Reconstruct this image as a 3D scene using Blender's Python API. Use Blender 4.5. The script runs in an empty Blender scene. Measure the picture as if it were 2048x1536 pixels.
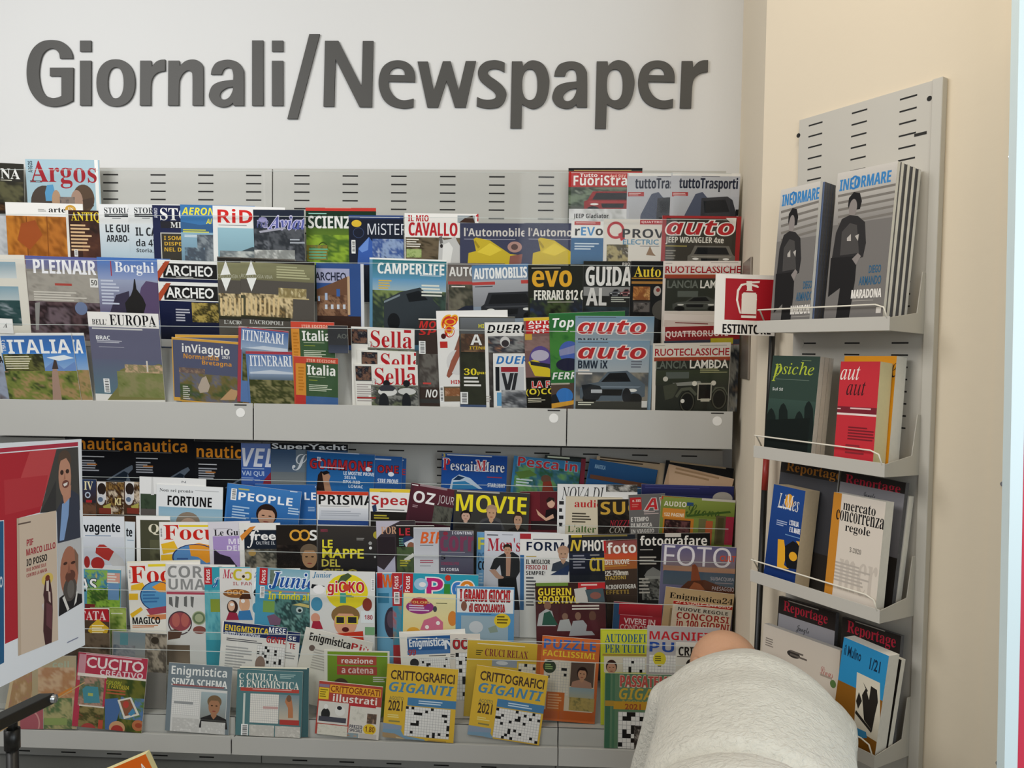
import bpy, bmesh, math, random
from mathutils import Vector, Matrix
random.seed(7)
S = bpy.context.scene
COL = S.collection

# ------------------------------------------------------------------ camera, light, exposure
F = 1539.0                       # focal length in pixels of the 2048-wide frame
EYE = Vector((0, 0, 1.6))
YAW, PITCH, ROLL = math.radians(2.2), math.radians(2.3), 0.0145
_f0 = Vector((-math.sin(YAW), math.cos(YAW), 0))
_r0 = Vector((math.cos(YAW), math.sin(YAW), 0))
FW = _f0 * math.cos(PITCH) - Vector((0, 0, 1)) * math.sin(PITCH)
_u0 = _r0.cross(FW)
RT = _r0 * math.cos(ROLL) + _u0 * math.sin(ROLL)
UP = _u0 * math.cos(ROLL) - _r0 * math.sin(ROLL)
cam = bpy.data.cameras.new('camera')
cam.sensor_width = 36.0
cam.lens = 36.0 * F / 2048
cam.clip_start = 0.05
cam_o = bpy.data.objects.new('camera', cam)
cam_o.matrix_world = Matrix(((RT.x, UP.x, -FW.x, EYE.x), (RT.y, UP.y, -FW.y, EYE.y), (RT.z, UP.z, -FW.z, EYE.z), (0, 0, 0, 1)))
COL.objects.link(cam_o)
S.camera = cam_o

S.view_settings.view_transform = 'Standard'
S.view_settings.look = 'None'
S.view_settings.exposure = -0.13
S.view_settings.gamma = 1.0
S.view_settings.use_curve_mapping = False
S.cycles.transparent_max_bounces = 32
S.cycles.max_bounces = 8

W = bpy.data.worlds.new('world')
S.world = W
W.use_nodes = True
W.node_tree.nodes['Background'].inputs[0].default_value = (0.97, 0.98, 1.0, 1)
W.node_tree.nodes['Background'].inputs[1].default_value = 0.22

def area_light(name, loc, aim, sx, sy, power, col):
    l = bpy.data.lights.new(name, 'AREA')
    l.shape = 'RECTANGLE'; l.size = sx; l.size_y = sy; l.energy = power; l.color = col
    o = bpy.data.objects.new(name, l)
    o.location = loc
    d = Vector(aim) - Vector(loc)
    o.rotation_euler = d.to_track_quat('-Z', 'Y').to_euler()
    COL.objects.link(o)
    return o
area_light('ceiling_panel_light', (-1.85, 0.6, 2.8), (-0.2, 2.2, 1.3), 1.4, 1.0, 41, (1.0, 0.99, 0.975))
area_light('warm_ceiling_spot', (0.30, 0.85, 3.15), (0.25, 1.7, 0.9), 0.7, 0.5, 11, (1.0, 0.86, 0.66))
area_light('page_edge_fill', (0.42, -1.4, 2.1), (0.5, 1.6, 1.1), 1.2, 1.4, 15, (0.92, 0.96, 1.0))  # added fill light that brightens the page edges on the side rack
area_light('shop_window_daylight', (1.75, -0.45, 1.75), (-0.7, 1.5, 1.1), 1.0, 1.6, 32, (0.84, 0.93, 1.0))

# ------------------------------------------------------------------ pixels to the place
def ray(x, y):
    return FW + RT * ((x - 1024) / F) - UP * ((y - 768) / F)
def at_depth(x, y, Z):
    return EYE + ray(x, y) * Z
def on_Y(x, y, Y):
    d = ray(x, y); return EYE + d * (Y / d.y)
def on_plane(x, y, p, n):
    d = ray(x, y); return EYE + d * ((p - EYE).dot(n) / d.dot(n))

# ------------------------------------------------------------------ colours and materials
def hexc(h):
    if len(h) == 3: h = ''.join(c * 2 for c in h)
    r = []
    for i in (0, 2, 4):
        v = int(h[i:i + 2], 16) / 255
        r.append(v / 12.92 if v <= 0.04045 else ((v + 0.055) / 1.055) ** 2.4)
    return (r[0], r[1], r[2], 1.0)
def mat(name, col, rough=0.5, metal=0.0, spec=0.5, bump=None, noise=None):
    m = bpy.data.materials.new(name); m.use_nodes = True
    nt = m.node_tree; b = nt.nodes['Principled BSDF']
    c = hexc(col)
    b.inputs['Base Color'].default_value = c
    b.inputs['Roughness'].default_value = rough
    b.inputs['Metallic'].default_value = metal
    b.inputs['Specular IOR Level'].default_value = spec
    tc = nt.nodes.new('ShaderNodeTexCoord')
    if noise:
        sc, amt = noise
        n = nt.nodes.new('ShaderNodeTexNoise'); n.inputs['Scale'].default_value = sc; n.inputs['Detail'].default_value = 4
        nt.links.new(tc.outputs['Object'], n.inputs['Vector'])
        mx = nt.nodes.new('ShaderNodeMix'); mx.data_type = 'RGBA'
        mx.inputs['A'].default_value = tuple(v * (1 - amt) for v in c[:3]) + (1,)
        mx.inputs['B'].default_value = tuple(min(1, v * (1 + amt)) for v in c[:3]) + (1,)
        nt.links.new(n.outputs['Fac'], mx.inputs['Factor']); nt.links.new(mx.outputs['Result'], b.inputs['Base Color'])
    if bump:
        sc, st = bump
        n = nt.nodes.new('ShaderNodeTexNoise'); n.inputs['Scale'].default_value = sc; n.inputs['Detail'].default_value = 6
        nt.links.new(tc.outputs['Object'], n.inputs['Vector'])
        bp = nt.nodes.new('ShaderNodeBump'); bp.inputs['Strength'].default_value = st; bp.inputs['Distance'].default_value = 0.01
        nt.links.new(n.outputs['Fac'], bp.inputs['Height']); nt.links.new(bp.outputs['Normal'], b.inputs['Normal'])
    return m
def print_mat(name, rough, spec):
    m = bpy.data.materials.new(name); m.use_nodes = True
    nt = m.node_tree; b = nt.nodes['Principled BSDF']
    a = nt.nodes.new('ShaderNodeAttribute'); a.attribute_name = 'ink'
    nt.links.new(a.outputs['Color'], b.inputs['Base Color'])
    b.inputs['Roughness'].default_value = rough; b.inputs['Specular IOR Level'].default_value = spec
    return m
def clear_mat(name, tint, refl):
    m = bpy.data.materials.new(name); m.use_nodes = True
    nt = m.node_tree; nt.nodes.remove(nt.nodes['Principled BSDF'])
    out = nt.nodes['Material Output']
    t = nt.nodes.new('ShaderNodeBsdfTransparent'); t.inputs[0].default_value = tint
    g = nt.nodes.new('ShaderNodeBsdfGlossy'); g.inputs['Roughness'].default_value = 0.04
    lw = nt.nodes.new('ShaderNodeLayerWeight')
    pw = nt.nodes.new('ShaderNodeMath'); pw.operation = 'POWER'; pw.inputs[1].default_value = 5
    fr = nt.nodes.new('ShaderNodeMath'); fr.operation = 'MULTIPLY_ADD'; fr.inputs[1].default_value = 0.35; fr.inputs[2].default_value = refl
    nt.links.new(lw.outputs['Facing'], pw.inputs[0]); nt.links.new(pw.outputs[0], fr.inputs[0])
    mx = nt.nodes.new('ShaderNodeMixShader')
    nt.links.new(fr.outputs[0], mx.inputs[0]); nt.links.new(t.outputs[0], mx.inputs[1]); nt.links.new(g.outputs[0], mx.inputs[2])
    nt.links.new(mx.outputs[0], out.inputs['Surface'])
    return m
PRINT = print_mat('printed_cover', 0.45, 0.13)
MATTE = print_mat('printed_matte', 0.6, 0.3)
M_PAGE = mat('page_edges', 'efece2', 0.8, noise=(90, 0.06))
M_METAL = mat('grey_painted_metal', 'b6b5af', 0.42, spec=0.4, noise=(6, 0.02))
M_SLOT = mat('slot_dark', '1b1a18', 0.8)
M_GAP = mat('dark_slot_and_label', '24221f', 0.8)  # dark colour of the lip slots and the maker label
M_DISC = mat('white_disc', 'e6e5e0', 0.4)
M_WALL = mat('off_white_plaster', 'd6d6d4', 0.75, spec=0.25, bump=(55, 0.05), noise=(2.2, 0.015))
M_WALLR = mat('cream_plaster', 'e3d6bf', 0.7, spec=0.25, bump=(50, 0.05), noise=(2.5, 0.02))
M_CLEAR = clear_mat('clear_acrylic', (0.985, 0.988, 0.985, 1), 0.011)
M_EDGE = mat('acrylic_edge', 'c9cfca', 0.25)
M_LETTER = mat('dark_grey_letter', '4b4a47', 0.5, spec=0.3)
M_BLACK = mat('black_plastic', '14130f', 0.4)
M_STEEL = mat('steel', 'c5c9cc', 0.25, metal=1.0)
M_WIRE = mat('cream_wire', 'e8e2d2', 0.4)
M_SIDE = mat('side_rack_metal', 'c4c0b6', 0.42, spec=0.4, noise=(6, 0.02))

# ------------------------------------------------------------------ objects
def tag(o, label, cat, group=None, kind=None):
    if label: o['label'] = label
    if cat: o['category'] = cat
    if group: o['group'] = group
    if kind: o['kind'] = kind
    return o
def empty(name, loc, label=None, cat=None, group=None):
    o = bpy.data.objects.new(name, None); o.location = loc; o.empty_display_size = 0.05
    COL.objects.link(o)
    return tag(o, label, cat, group)
def mesh_obj(name, verts, faces, m, parent=None, cols=None, smooth=False):
    me = bpy.data.meshes.new(name)
    if parent is not None:
        off = parent_world(parent)
        verts = [Vector(v) - off for v in verts]
    me.from_pydata([tuple(v) for v in verts], [], faces)
    if cols:
        a = me.color_attributes.new('ink', 'FLOAT_COLOR', 'POINT')
        flat = [c for col in cols for c in col]
        a.data.foreach_set('color', flat)
    me.materials.append(m)
    if smooth:
        me.polygons.foreach_set('use_smooth', [True] * len(me.polygons))
    o = bpy.data.objects.new(name, me)
    COL.objects.link(o)
    if parent is not None: o.parent = parent
    return o
def parent_world(p):
    v = Vector((0, 0, 0))
    while p is not None:
        v = v + p.location; p = p.parent
    return v
class MB:
    """Collects boxes, plates and tubes in world coordinates, then links them as one mesh."""
    def __init__(s): s.v = []; s.f = []
    def box8(s, P):
        k = len(s.v); s.v += [Vector(p) for p in P]
        s.f += [tuple(k + i for i in q) for q in ((0, 3, 2, 1), (4, 5, 6, 7), (0, 1, 5, 4), (1, 2, 6, 5), (2, 3, 7, 6), (3, 0, 4, 7))]
        return s
    def box(s, x0, x1, y0, y1, z0, z1):
        return s.box8([(x0, y0, z0), (x1, y0, z0), (x1, y1, z0), (x0, y1, z0), (x0, y0, z1), (x1, y0, z1), (x1, y1, z1), (x0, y1, z1)])
    def slab(s, O, ex, ey, ez, w, h, d):
        O = Vector(O)
        P = [O, O + ex * w, O + ex * w + ey * h, O + ey * h]
        return s.box8(P + [p + ez * d for p in P])
    def tube(s, pts, r, n=8):
        pts = [Vector(p) for p in pts]; k0 = len(s.v)
        e1 = None
        for i, p in enumerate(pts):
            a = pts[max(0, i - 1)]; b = pts[min(len(pts) - 1, i + 1)]
            t = (b - a).normalized()
            if e1 is None: e1 = t.cross(Vector((0, 0, 1)) if abs(t.z) < 0.9 else Vector((1, 0, 0)))
            e1 = (e1 - t * e1.dot(t)).normalized(); e2 = t.cross(e1)
            rr = r[i] if isinstance(r, (list, tuple)) else r
            for j in range(n):
                a_ = 2 * math.pi * j / n
                s.v.append(p + e1 * (math.cos(a_) * rr) + e2 * (math.sin(a_) * rr))
        for i in range(len(pts) - 1):
            for j in range(n):
                a = k0 + i * n + j; b = k0 + i * n + (j + 1) % n
                s.f.append((a, b, b + n, a + n))
        s.f.append(tuple(k0 + j for j in range(n - 1, -1, -1)))
        e = k0 + (len(pts) - 1) * n
        s.f.append(tuple(e + j for j in range(n)))
        return s
    def disc(s, c, e1, e2, n_, r, d, k=24):
        c = Vector(c); k0 = len(s.v)
        for q in (0, 1):
            for j in range(k):
                a = 2 * math.pi * j / k
                s.v.append(c + e1 * (math.cos(a) * r) + e2 * (math.sin(a) * r) + n_ * (d * q))
        s.f.append(tuple(k0 + j for j in range(k - 1, -1, -1))); s.f.append(tuple(k0 + k + j for j in range(k)))
        for j in range(k):
            b = (j + 1) % k; s.f.append((k0 + j, k0 + b, k0 + k + b, k0 + k + j))
        return s
    def prism(s, poly, d):
        """poly: world points in order; extruded by vector d"""
        k = len(poly); k0 = len(s.v)
        s.v += [Vector(p) for p in poly] + [Vector(p) + d for p in poly]
        s.f.append(tuple(k0 + j for j in range(k))); s.f.append(tuple(k0 + k + j for j in range(k - 1, -1, -1)))
        for j in range(k):
            b = (j + 1) % k; s.f.append((k0 + b, k0 + j, k0 + k + j, k0 + k + b))
        return s
    def build(s, name, m, parent=None, smooth=False, bevel=0):
        o = mesh_obj(name, s.v, s.f, m, parent, smooth=smooth)
        bm = bmesh.new(); bm.from_mesh(o.data); bmesh.ops.recalc_face_normals(bm, faces=bm.faces[:]); bm.to_mesh(o.data); bm.free()
        if bevel:
            b = o.modifiers.new('bevel', 'BEVEL'); b.width = bevel; b.segments = 2; b.limit_method = 'ANGLE'
        return o

# ------------------------------------------------------------------ lettering
STY = {'s': (0x1D5D4, 0x1D5EE, 0x1D7EC), 'r': (0x1D400, 0x1D41A, 0x1D7CE), 'i': (0x1D63C, 0x1D656, 0x1D7EC),
       'y': (0x1D434, 0x1D44E, 0x1D7CE), 'k': (0x1D468, 0x1D482, 0x1D7CE), 'h': (0x1D4D0, 0x1D4EA, 0x1D7CE), 'm': (0x1D5A0, 0x1D5BA, 0x1D7E2)}
def styled(t, st):
    if st not in STY: return t
    u, l, d = STY[st]; o = ''
    for c in t:
        if 'A' <= c <= 'Z': o += chr(u + ord(c) - 65)
        elif 'a' <= c <= 'z':
            o += '\u210e' if (st == 'y' and c == 'h') else chr(l + ord(c) - 97)
        elif '0' <= c <= '9': o += chr(d + ord(c) - 48)
        else: o += c
    return o
_tc = {}
def text_mesh(t, st, fat=0.0):
    key = (t, st, fat)
    if key in _tc: return _tc[key]
    c = bpy.data.curves.new('lettering', 'FONT')
    c.body = styled(t, st); c.size = 1; c.resolution_u = 2; c.offset = fat
    o = bpy.data.objects.new('lettering', c)
    me = o.to_mesh()
    V = [(v.co.x, v.co.y) for v in me.vertices]; Fs = [tuple(p.vertices) for p in me.polygons]
    o.to_mesh_clear()
    bpy.data.objects.remove(o); bpy.data.curves.remove(c)
    if not V: V = [(0, 0), (1, 0), (1, 1)]; Fs = []
    x0 = min(v[0] for v in V); x1 = max(v[0] for v in V); y0 = min(v[1] for v in V); y1 = max(v[1] for v in V)
    _tc[key] = (V, Fs, (x0, y0, x1, y1))
    return _tc[key]

# ------------------------------------------------------------------ printed sheets
def clip_poly(P, w, h):
    for ax, lim, sg in ((0, 0, 1), (0, w, -1), (1, 0, 1), (1, h, -1)):
        Q = []
        for i in range(len(P)):
            a = P[i]; b = P[(i + 1) % len(P)]
            ia = (a[ax] - lim) * sg >= 0; ib = (b[ax] - lim) * sg >= 0
            if ia: Q.append(a)
            if ia != ib:
                k = (lim - a[ax]) / (b[ax] - a[ax])
                Q.append((a[0] + (b[0] - a[0]) * k, a[1] + (b[1] - a[1]) * k) + tuple(a[2:]))
        P = Q
        if len(P) < 3: return []
    return P
class Sheet:
    """A printed rectangle: O top-left corner, ex to the right, ey downwards, n out of the paper; w, h in metres."""
    def __init__(s, O, ex, ey, w, h, bow=0.0, curl=0.0):
        s.O = Vector(O); s.ex = ex.normalized(); s.ey = ey.normalized(); s.w = w; s.h = h
        s.n = s.ey.cross(s.ex).normalized()
        if s.n.dot(EYE - s.O) < 0: s.n = -s.n
        s.bow = bow; s.curl = curl; s.k = 0
        s.parts = {}
    def uv(s, x, y):
        p = on_plane(x, y, s.O, s.n) - s.O
        return p.dot(s.ex), p.dot(s.ey)
    def box_uv(s, x0, y0, x1, y1):
        xc, yc = (x0 + x1) / 2, (y0 + y1) / 2
        u, v = s.uv(xc, yc); a = s.uv(xc + 1, yc); b = s.uv(xc, yc + 1)
        j00, j10, j01, j11 = a[0] - u, a[1] - v, b[0] - u, b[1] - v
        det = j00 * j11 - j01 * j10
        i00, i11 = j11 / det, j00 / det
        hw = (x1 - x0) / 2 / i00; hh = (y1 - y0) / 2 / i11
        return u - hw, v - hh, u + hw, v + hh
    def off(s, u, v):
        t = min(1, max(0, u / s.w)); q = 1 - min(1, max(0, v / s.h))
        return s.bow * 4 * t * (1 - t) + s.curl * q * q
    def pt(s, u, v, lift):
        return s.O + s.ex * u + s.ey * v + s.n * (s.off(u, v) + lift)
    def poly(s, part, P, col, lift=None):
        """P: list of (u, v) or (u, v, colour)"""
        lift = s.k * 0.000018 if lift is None else lift
        if any(p[0] < -1e-6 or p[0] > s.w + 1e-6 or p[1] < -1e-6 or p[1] > s.h + 1e-6 for p in P):
            P = clip_poly(P, s.w, s.h)
            if not P: return
        V, Fc, C = s.parts.setdefault(part, ([], [], []))
        k = len(V)
        for p in P:
            V.append(s.pt(p[0], p[1], lift)); C.append(p[2] if len(p) > 2 else col)
        Fc.append(tuple(range(k, k + len(P))))
    def grid(s, part, u0, v0, u1, v1, nu, nv, fn):
        u0 = max(0, u0); v0 = max(0, v0); u1 = min(s.w, u1); v1 = min(s.h, v1)
        if u1 - u0 < 1e-5 or v1 - v0 < 1e-5: return
        V, Fc, C = s.parts.setdefault(part, ([], [], [])); k = len(V)
        for j in range(nv + 1):
            for i in range(nu + 1):
                a, b = i / nu, j / nv
                V.append(s.pt(u0 + (u1 - u0) * a, v0 + (v1 - v0) * b, s.k * 0.000018)); C.append(fn(a, b))
        for j in range(nv):
            for i in range(nu):
                q = k + j * (nu + 1) + i
                Fc.append((q, q + 1, q + nu + 2, q + nu + 1))
    def rect(s, part, u0, v0, u1, v1, col):
        s.grid(part, u0, v0, u1, v1, 6, 2, lambda a, b: col)
    def ell(s, part, u0, v0, u1, v1, col, n=22):
        cu, cv, ru, rv = (u0 + u1) / 2, (v0 + v1) / 2, (u1 - u0) / 2, (v1 - v0) / 2
        s.poly(part, [(cu + ru * math.cos(2 * math.pi * i / n), cv + rv * math.sin(2 * math.pi * i / n)) for i in range(n)], col)
    def text(s, part, t, st, u0, v0, u1, v1, col, fat=0.0):
        V, Fs, (a, b, c, d) = text_mesh(t, st, 0.0)
        V2, Fs2 = V, Fs
        if st == 'n' and not fat: fat = 0.022
        if fat: V2, Fs2, _ = text_mesh(t, st, fat)
        su = (u1 - u0) / max(1e-6, c - a); sv = (v1 - v0) / max(1e-6, d - b)
        Q = [(u0 + (x - a) * su, v1 - (y - b) * sv) for x, y in V2]
        for f in Fs2: s.poly(part, [Q[i] for i in f], col)
        if st == 's' and not fat and su < 0.86 * sv:      # condensed heavy lettering: thicken the upright strokes
            d_ = min(0.030, 0.05 * (1 - su / sv) + 0.008) * sv
            for f in Fs2: s.poly(part, [(Q[i][0] + d_, Q[i][1]) for i in f], col, s.k * 0.000018 + 0.000006)
    def draw(s, els):
        first = True
        for e in els:
            k = e[0]; s.k += 1
            if k == 't':
                _, t, x0, y0, x1, y1, c, st, oc, rot = e
                b = s.box_uv(x0, y0, x1, y1)
                part = 'title' if first else 'headline#%d' % s.k
                first = False
                if rot:                       # text running up the page
                    cu, cv = (b[0] + b[2]) / 2, (b[1] + b[3]) / 2
                    V, Fs, (a, bb, cc, d) = text_mesh(t, st)
                    su = (b[3] - b[1]) / max(1e-6, cc - a); sv = (b[2] - b[0]) / max(1e-6, d - bb)
                    Q = [(b[2] - (y - bb) * sv if False else b[0] + (d - y) * sv, b[3] - (x - a) * su) for x, y in V]
                    for f in Fs: s.poly(part, [Q[i] for i in f], hexc(c))
                    continue
                if oc:
                    s.text(part, t, st, *b, hexc(oc), 0.045); s.k += 1
                s.text(part, t, st, *b, hexc(c))
            elif k == 'r': s.rect('cover_picture', *s.box_uv(*e[1:5]), hexc(e[5]))
            elif k == 'g':
                c0, c1 = hexc(e[5]), hexc(e[6])
                s.grid('cover_picture', *s.box_uv(*e[1:5]), 6, 8, lambda a, b: tuple(c0[i] + (c1[i] - c0[i]) * b for i in range(4)))
            elif k == 'e': s.ell('cover_picture', *s.box_uv(*e[1:5]), hexc(e[5]))
            elif k == 'o':                    # ring
                u0, v0, u1, v1 = s.box_uv(*e[1:5]); c = hexc(e[5]); tk = e[6]; n = 28
                cu, cv, ru, rv = (u0 + u1) / 2, (v0 + v1) / 2, (u1 - u0) / 2, (v1 - v0) / 2
                for i in range(n):
                    a, b = 2 * math.pi * i / n, 2 * math.pi * (i + 1) / n
                    s.poly('cover_picture', [(cu + ru * q * math.cos(w_), cv + rv * q * math.sin(w_)) for q, w_ in ((1, a), (1, b), (1 - tk, b), (1 - tk, a))], c)
            elif k == 'p':
                xy = e[2]; s.poly('cover_picture', [s.uv(xy[i], xy[i + 1]) for i in range(0, len(xy), 2)], hexc(e[1]))
            elif k == 'l':
                u0, v0, u1, v1 = s.box_uv(*e[1:5]); n = e[5]; rnd = random.Random(int(e[1] * 7 + e[2])); c = hexc(e[6]); st = (v1 - v0) / n
                for i in range(n):
                    ln = rnd.uniform(0.6, 1.0)
                    s.rect('text_lines#%d' % s.k, u0, v0 + i * st, u0 + (u1 - u0) * ln, v0 + i * st + st * 0.5, c)
            elif k == 'b':
                u0, v0, u1, v1 = s.box_uv(*e[1:5]); s.rect('barcode', u0, v0, u1, v1, hexc('f2f2f0')); s.k += 1
                rnd = random.Random(int(e[1])); tall = (v1 - v0) > (u1 - u0); x = 0.08
                while x < 0.9:
                    w_ = rnd.choice((0.02, 0.03, 0.05))
                    if tall: s.poly('barcode', [(u0 + (u1 - u0) * 0.2, v0 + (v1 - v0) * x), (u0 + (u1 - u0) * 0.85, v0 + (v1 - v0) * x), (u0 + (u1 - u0) * 0.85, v0 + (v1 - v0) * (x + w_)), (u0 + (u1 - u0) * 0.2, v0 + (v1 - v0) * (x + w_))], hexc('222'))
                    else: s.poly('barcode', [(u0 + (u1 - u0) * x, v0 + (v1 - v0) * 0.1), (u0 + (u1 - u0) * (x + w_), v0 + (v1 - v0) * 0.1), (u0 + (u1 - u0) * (x + w_), v0 + (v1 - v0) * 0.85), (u0 + (u1 - u0) * x, v0 + (v1 - v0) * 0.85)], hexc('222'))
                    x += w_ + rnd.choice((0.02, 0.03, 0.05))
            elif k == 'x':                    # crossword
                u0, v0, u1, v1 = s.box_uv(*e[1:5]); nx, ny, dens = e[5:8]; bgc = hexc(e[8])
                s.rect('cover_picture', u0, v0, u1, v1, bgc); s.k += 1
                rnd = random.Random(int(e[1] + e[2])); gc = hexc('a9a8a8'); cw, ch = (u1 - u0) / nx, (v1 - v0) / ny
                for i in range(nx + 1): s.rect('cover_picture', u0 + i * cw - cw * 0.05, v0, u0 + i * cw + cw * 0.05, v1, gc)
                s.k += 1
                for j in range(ny + 1): s.rect('cover_picture', u0, v0 + j * ch - ch * 0.05, u1, v0 + j * ch + ch * 0.05, gc)
                s.k += 1
                for i in range(nx):
                    for j in range(ny):
                        if rnd.random() < dens: s.rect('cover_picture', u0 + i * cw, v0 + j * ch, u0 + i * cw + cw, v0 + j * ch + ch, hexc('1a1a1a'))
            elif k == 'n':                    # soft photographic blotches from a palette
                b = s.box_uv(*e[1:5]); pal = [hexc(q) for q in e[5]]; fx, fy = e[6]; rnd = random.Random(int(e[1] * 3 + e[2] * 5 + len(pal)))
                g = {}
                def val(i, j):
                    if (i, j) not in g: g[(i, j)] = rnd.random()
                    return g[(i, j)]
                def sm(a, c):
                    x, y = a * fx, c * fy; i, j = int(x), int(y); p, q = x - i, y - j
                    p = p * p * (3 - 2 * p); q = q * q * (3 - 2 * q)
                    return (val(i, j) * (1 - p) + val(i + 1, j) * p) * (1 - q) + (val(i, j + 1) * (1 - p) + val(i + 1, j + 1) * p) * q
                def fn(a, c):
                    t = sm(a, c) * 0.75 + rnd.random() * 0.25
                    t = min(0.999, max(0, t)) * (len(pal) - 1); i = int(t); t -= i
                    t = min(1, max(0, (t - 0.25) * 2))
                    return tuple(pal[i][q] + (pal[min(i + 1, len(pal) - 1)][q] - pal[i][q]) * t for q in range(4))
                s.grid('cover_picture', *b, int(min(34, fx * 4)), int(min(34, fy * 4)), fn)
            elif k == 'f':                    # a portrait: hair, face, eyes, mouth, shoulders
                u0, v0, u1, v1 = s.box_uv(*e[1:5]); sk, hr, cl = hexc(e[5]), hexc(e[6]), (hexc(e[7]) if e[7] else None)
                w_, h_ = u1 - u0, v1 - v0; P = 'cover_picture'
                if cl:
                    s.poly(P, [(u0 - w_ * 0.75, v1 + h_ * 0.75), (u0 - w_ * 0.6, v1 + h_ * 0.2), (u0 + w_ * 0.25, v1 - h_ * 0.02), (u1 - w_ * 0.25, v1 - h_ * 0.02), (u1 + w_ * 0.6, v1 + h_ * 0.2), (u1 + w_ * 0.75, v1 + h_ * 0.75)], cl); s.k += 1
                    s.poly(P, [(u0 + w_ * 0.3, v1 - h_ * 0.2), (u1 - w_ * 0.3, v1 - h_ * 0.2), (u1 - w_ * 0.25, v1 + h_ * 0.05), (u0 + w_ * 0.5, v1 + h_ * 0.25), (u0 + w_ * 0.25, v1 + h_ * 0.05)], sk); s.k += 1
                s.ell(P, u0 - w_ * 0.12, v0 - h_ * 0.1, u1 + w_ * 0.12, v0 + h_ * (0.95 if e[8] else 0.62), hr); s.k += 1
                s.ell(P, u0, v0 + h_ * 0.06, u1, v1, sk); s.k += 1
                s.poly(P, [(u0 + w_ * 0.02, v0 + h_ * 0.36), (u0 + w_ * 0.2, v0 + h_ * 0.2), (u1 - w_ * 0.2, v0 + h_ * 0.2), (u1 - w_ * 0.02, v0 + h_ * 0.36), (u1 - w_ * 0.1, v0 + h_ * 0.06), (u0 + w_ * 0.5, v0 - h_ * 0.04), (u0 + w_ * 0.1, v0 + h_ * 0.06)], hr); s.k += 1
                dk = hexc('2a1c16')
                for q in (0.3, 0.7):
                    s.ell(P, u0 + w_ * (q - 0.1), v0 + h_ * 0.46, u0 + w_ * (q + 0.1), v0 + h_ * 0.52, dk, 10)
                s.ell(P, u0 + w_ * 0.33, v0 + h_ * 0.76, u0 + w_ * 0.67, v0 + h_ * 0.82, hexc('8c3f3a'), 10)
            elif k == 'c':                    # a car seen from the front corner
                u0, v0, u1, v1 = s.box_uv(*e[1:5]); c = hexc(e[5]); P = 'cover_picture'; w_, h_ = u1 - u0, v1 - v0
                q = lambda *xy: [(u0 + w_ * xy[i], v0 + h_ * xy[i + 1]) for i in range(0, len(xy), 2)]
                dk = hexc('17181a'); hi = tuple(min(1, v * 1.6 + 0.02) for v in c[:3]) + (1,)
                if e[6] == 'box': body = q(0, .95, 0, .5, .06, .42, .14, .02, .86, .02, .95, .42, 1, .5, 1, .95); glass = q(.13, .42, .2, .09, .8, .09, .88, .42)
                else: body = q(0, .9, 0, .58, .1, .45, .28, .38, .42, .06, .72, .02, .9, .3, 1, .45, 1, .82, .8, .95, .2, .98); glass = q(.32, .38, .45, .1, .7, .08, .78, .36)
                s.poly(P, body, c); s.k += 1
                s.poly(P, glass, dk); s.k += 1
                s.poly(P, q(.06, .5, .94, .5, .9, .55, .1, .55), hi); s.k += 1
                s.poly(P, q(.28, .6, .66, .6, .64, .8, .3, .8), dk); s.k += 1
                for x in (.1, .74):
                    s.ell(P, u0 + w_ * x, v0 + h_ * .58, u0 + w_ * (x + .14), v0 + h_ * .68, hexc('e6e6e0'), 12)
                s.k += 1
                for x in (.04, .74):
                    s.ell(P, u0 + w_ * x, v0 + h_ * .72, u0 + w_ * (x + .22), v0 + h_ * 1.08, hexc('101010'), 16)
    def emit(s, parent, m):
        for part, (V, Fc, C) in s.parts.items():
            if Fc: mesh_obj(part.split('#')[0], V, Fc, m, parent, cols=C)

# element shorthands (coordinates are where the print shows on the photograph)
def T(t, x0, y0, x1, y1, c, st='s', oc=None, rot=False): return ('t', t, x0, y0, x1, y1, c, st, oc, rot)
def R(*a): return ('r',) + a
def G(*a): return ('g',) + a
def EL(*a): return ('e',) + a
def O(x0, y0, x1, y1, c, tk=0.3): return ('o', x0, y0, x1, y1, c, tk)
def P(c, *xy): return ('p', c, xy)
def L(x0, y0, x1, y1, n, c): return ('l', x0, y0, x1, y1, n, c)
def B(*a): return ('b',) + a
def X(x0, y0, x1, y1, nx, ny, dens=0.14, bg='e8e6e2'): return ('x', x0, y0, x1, y1, nx, ny, dens, bg)
def N(x0, y0, x1, y1, pal, fx=5, fy=5): return ('n', x0, y0, x1, y1, pal.split(), (fx, fy))
def FA(x0, y0, x1, y1, skin='c99a7c', hair='2b1d15', cl=None, long=False): return ('f', x0, y0, x1, y1, skin, hair, cl, long)
def CAR(x0, y0, x1, y1, c, kind='car'): return ('c', x0, y0, x1, y1, c, kind)

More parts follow.
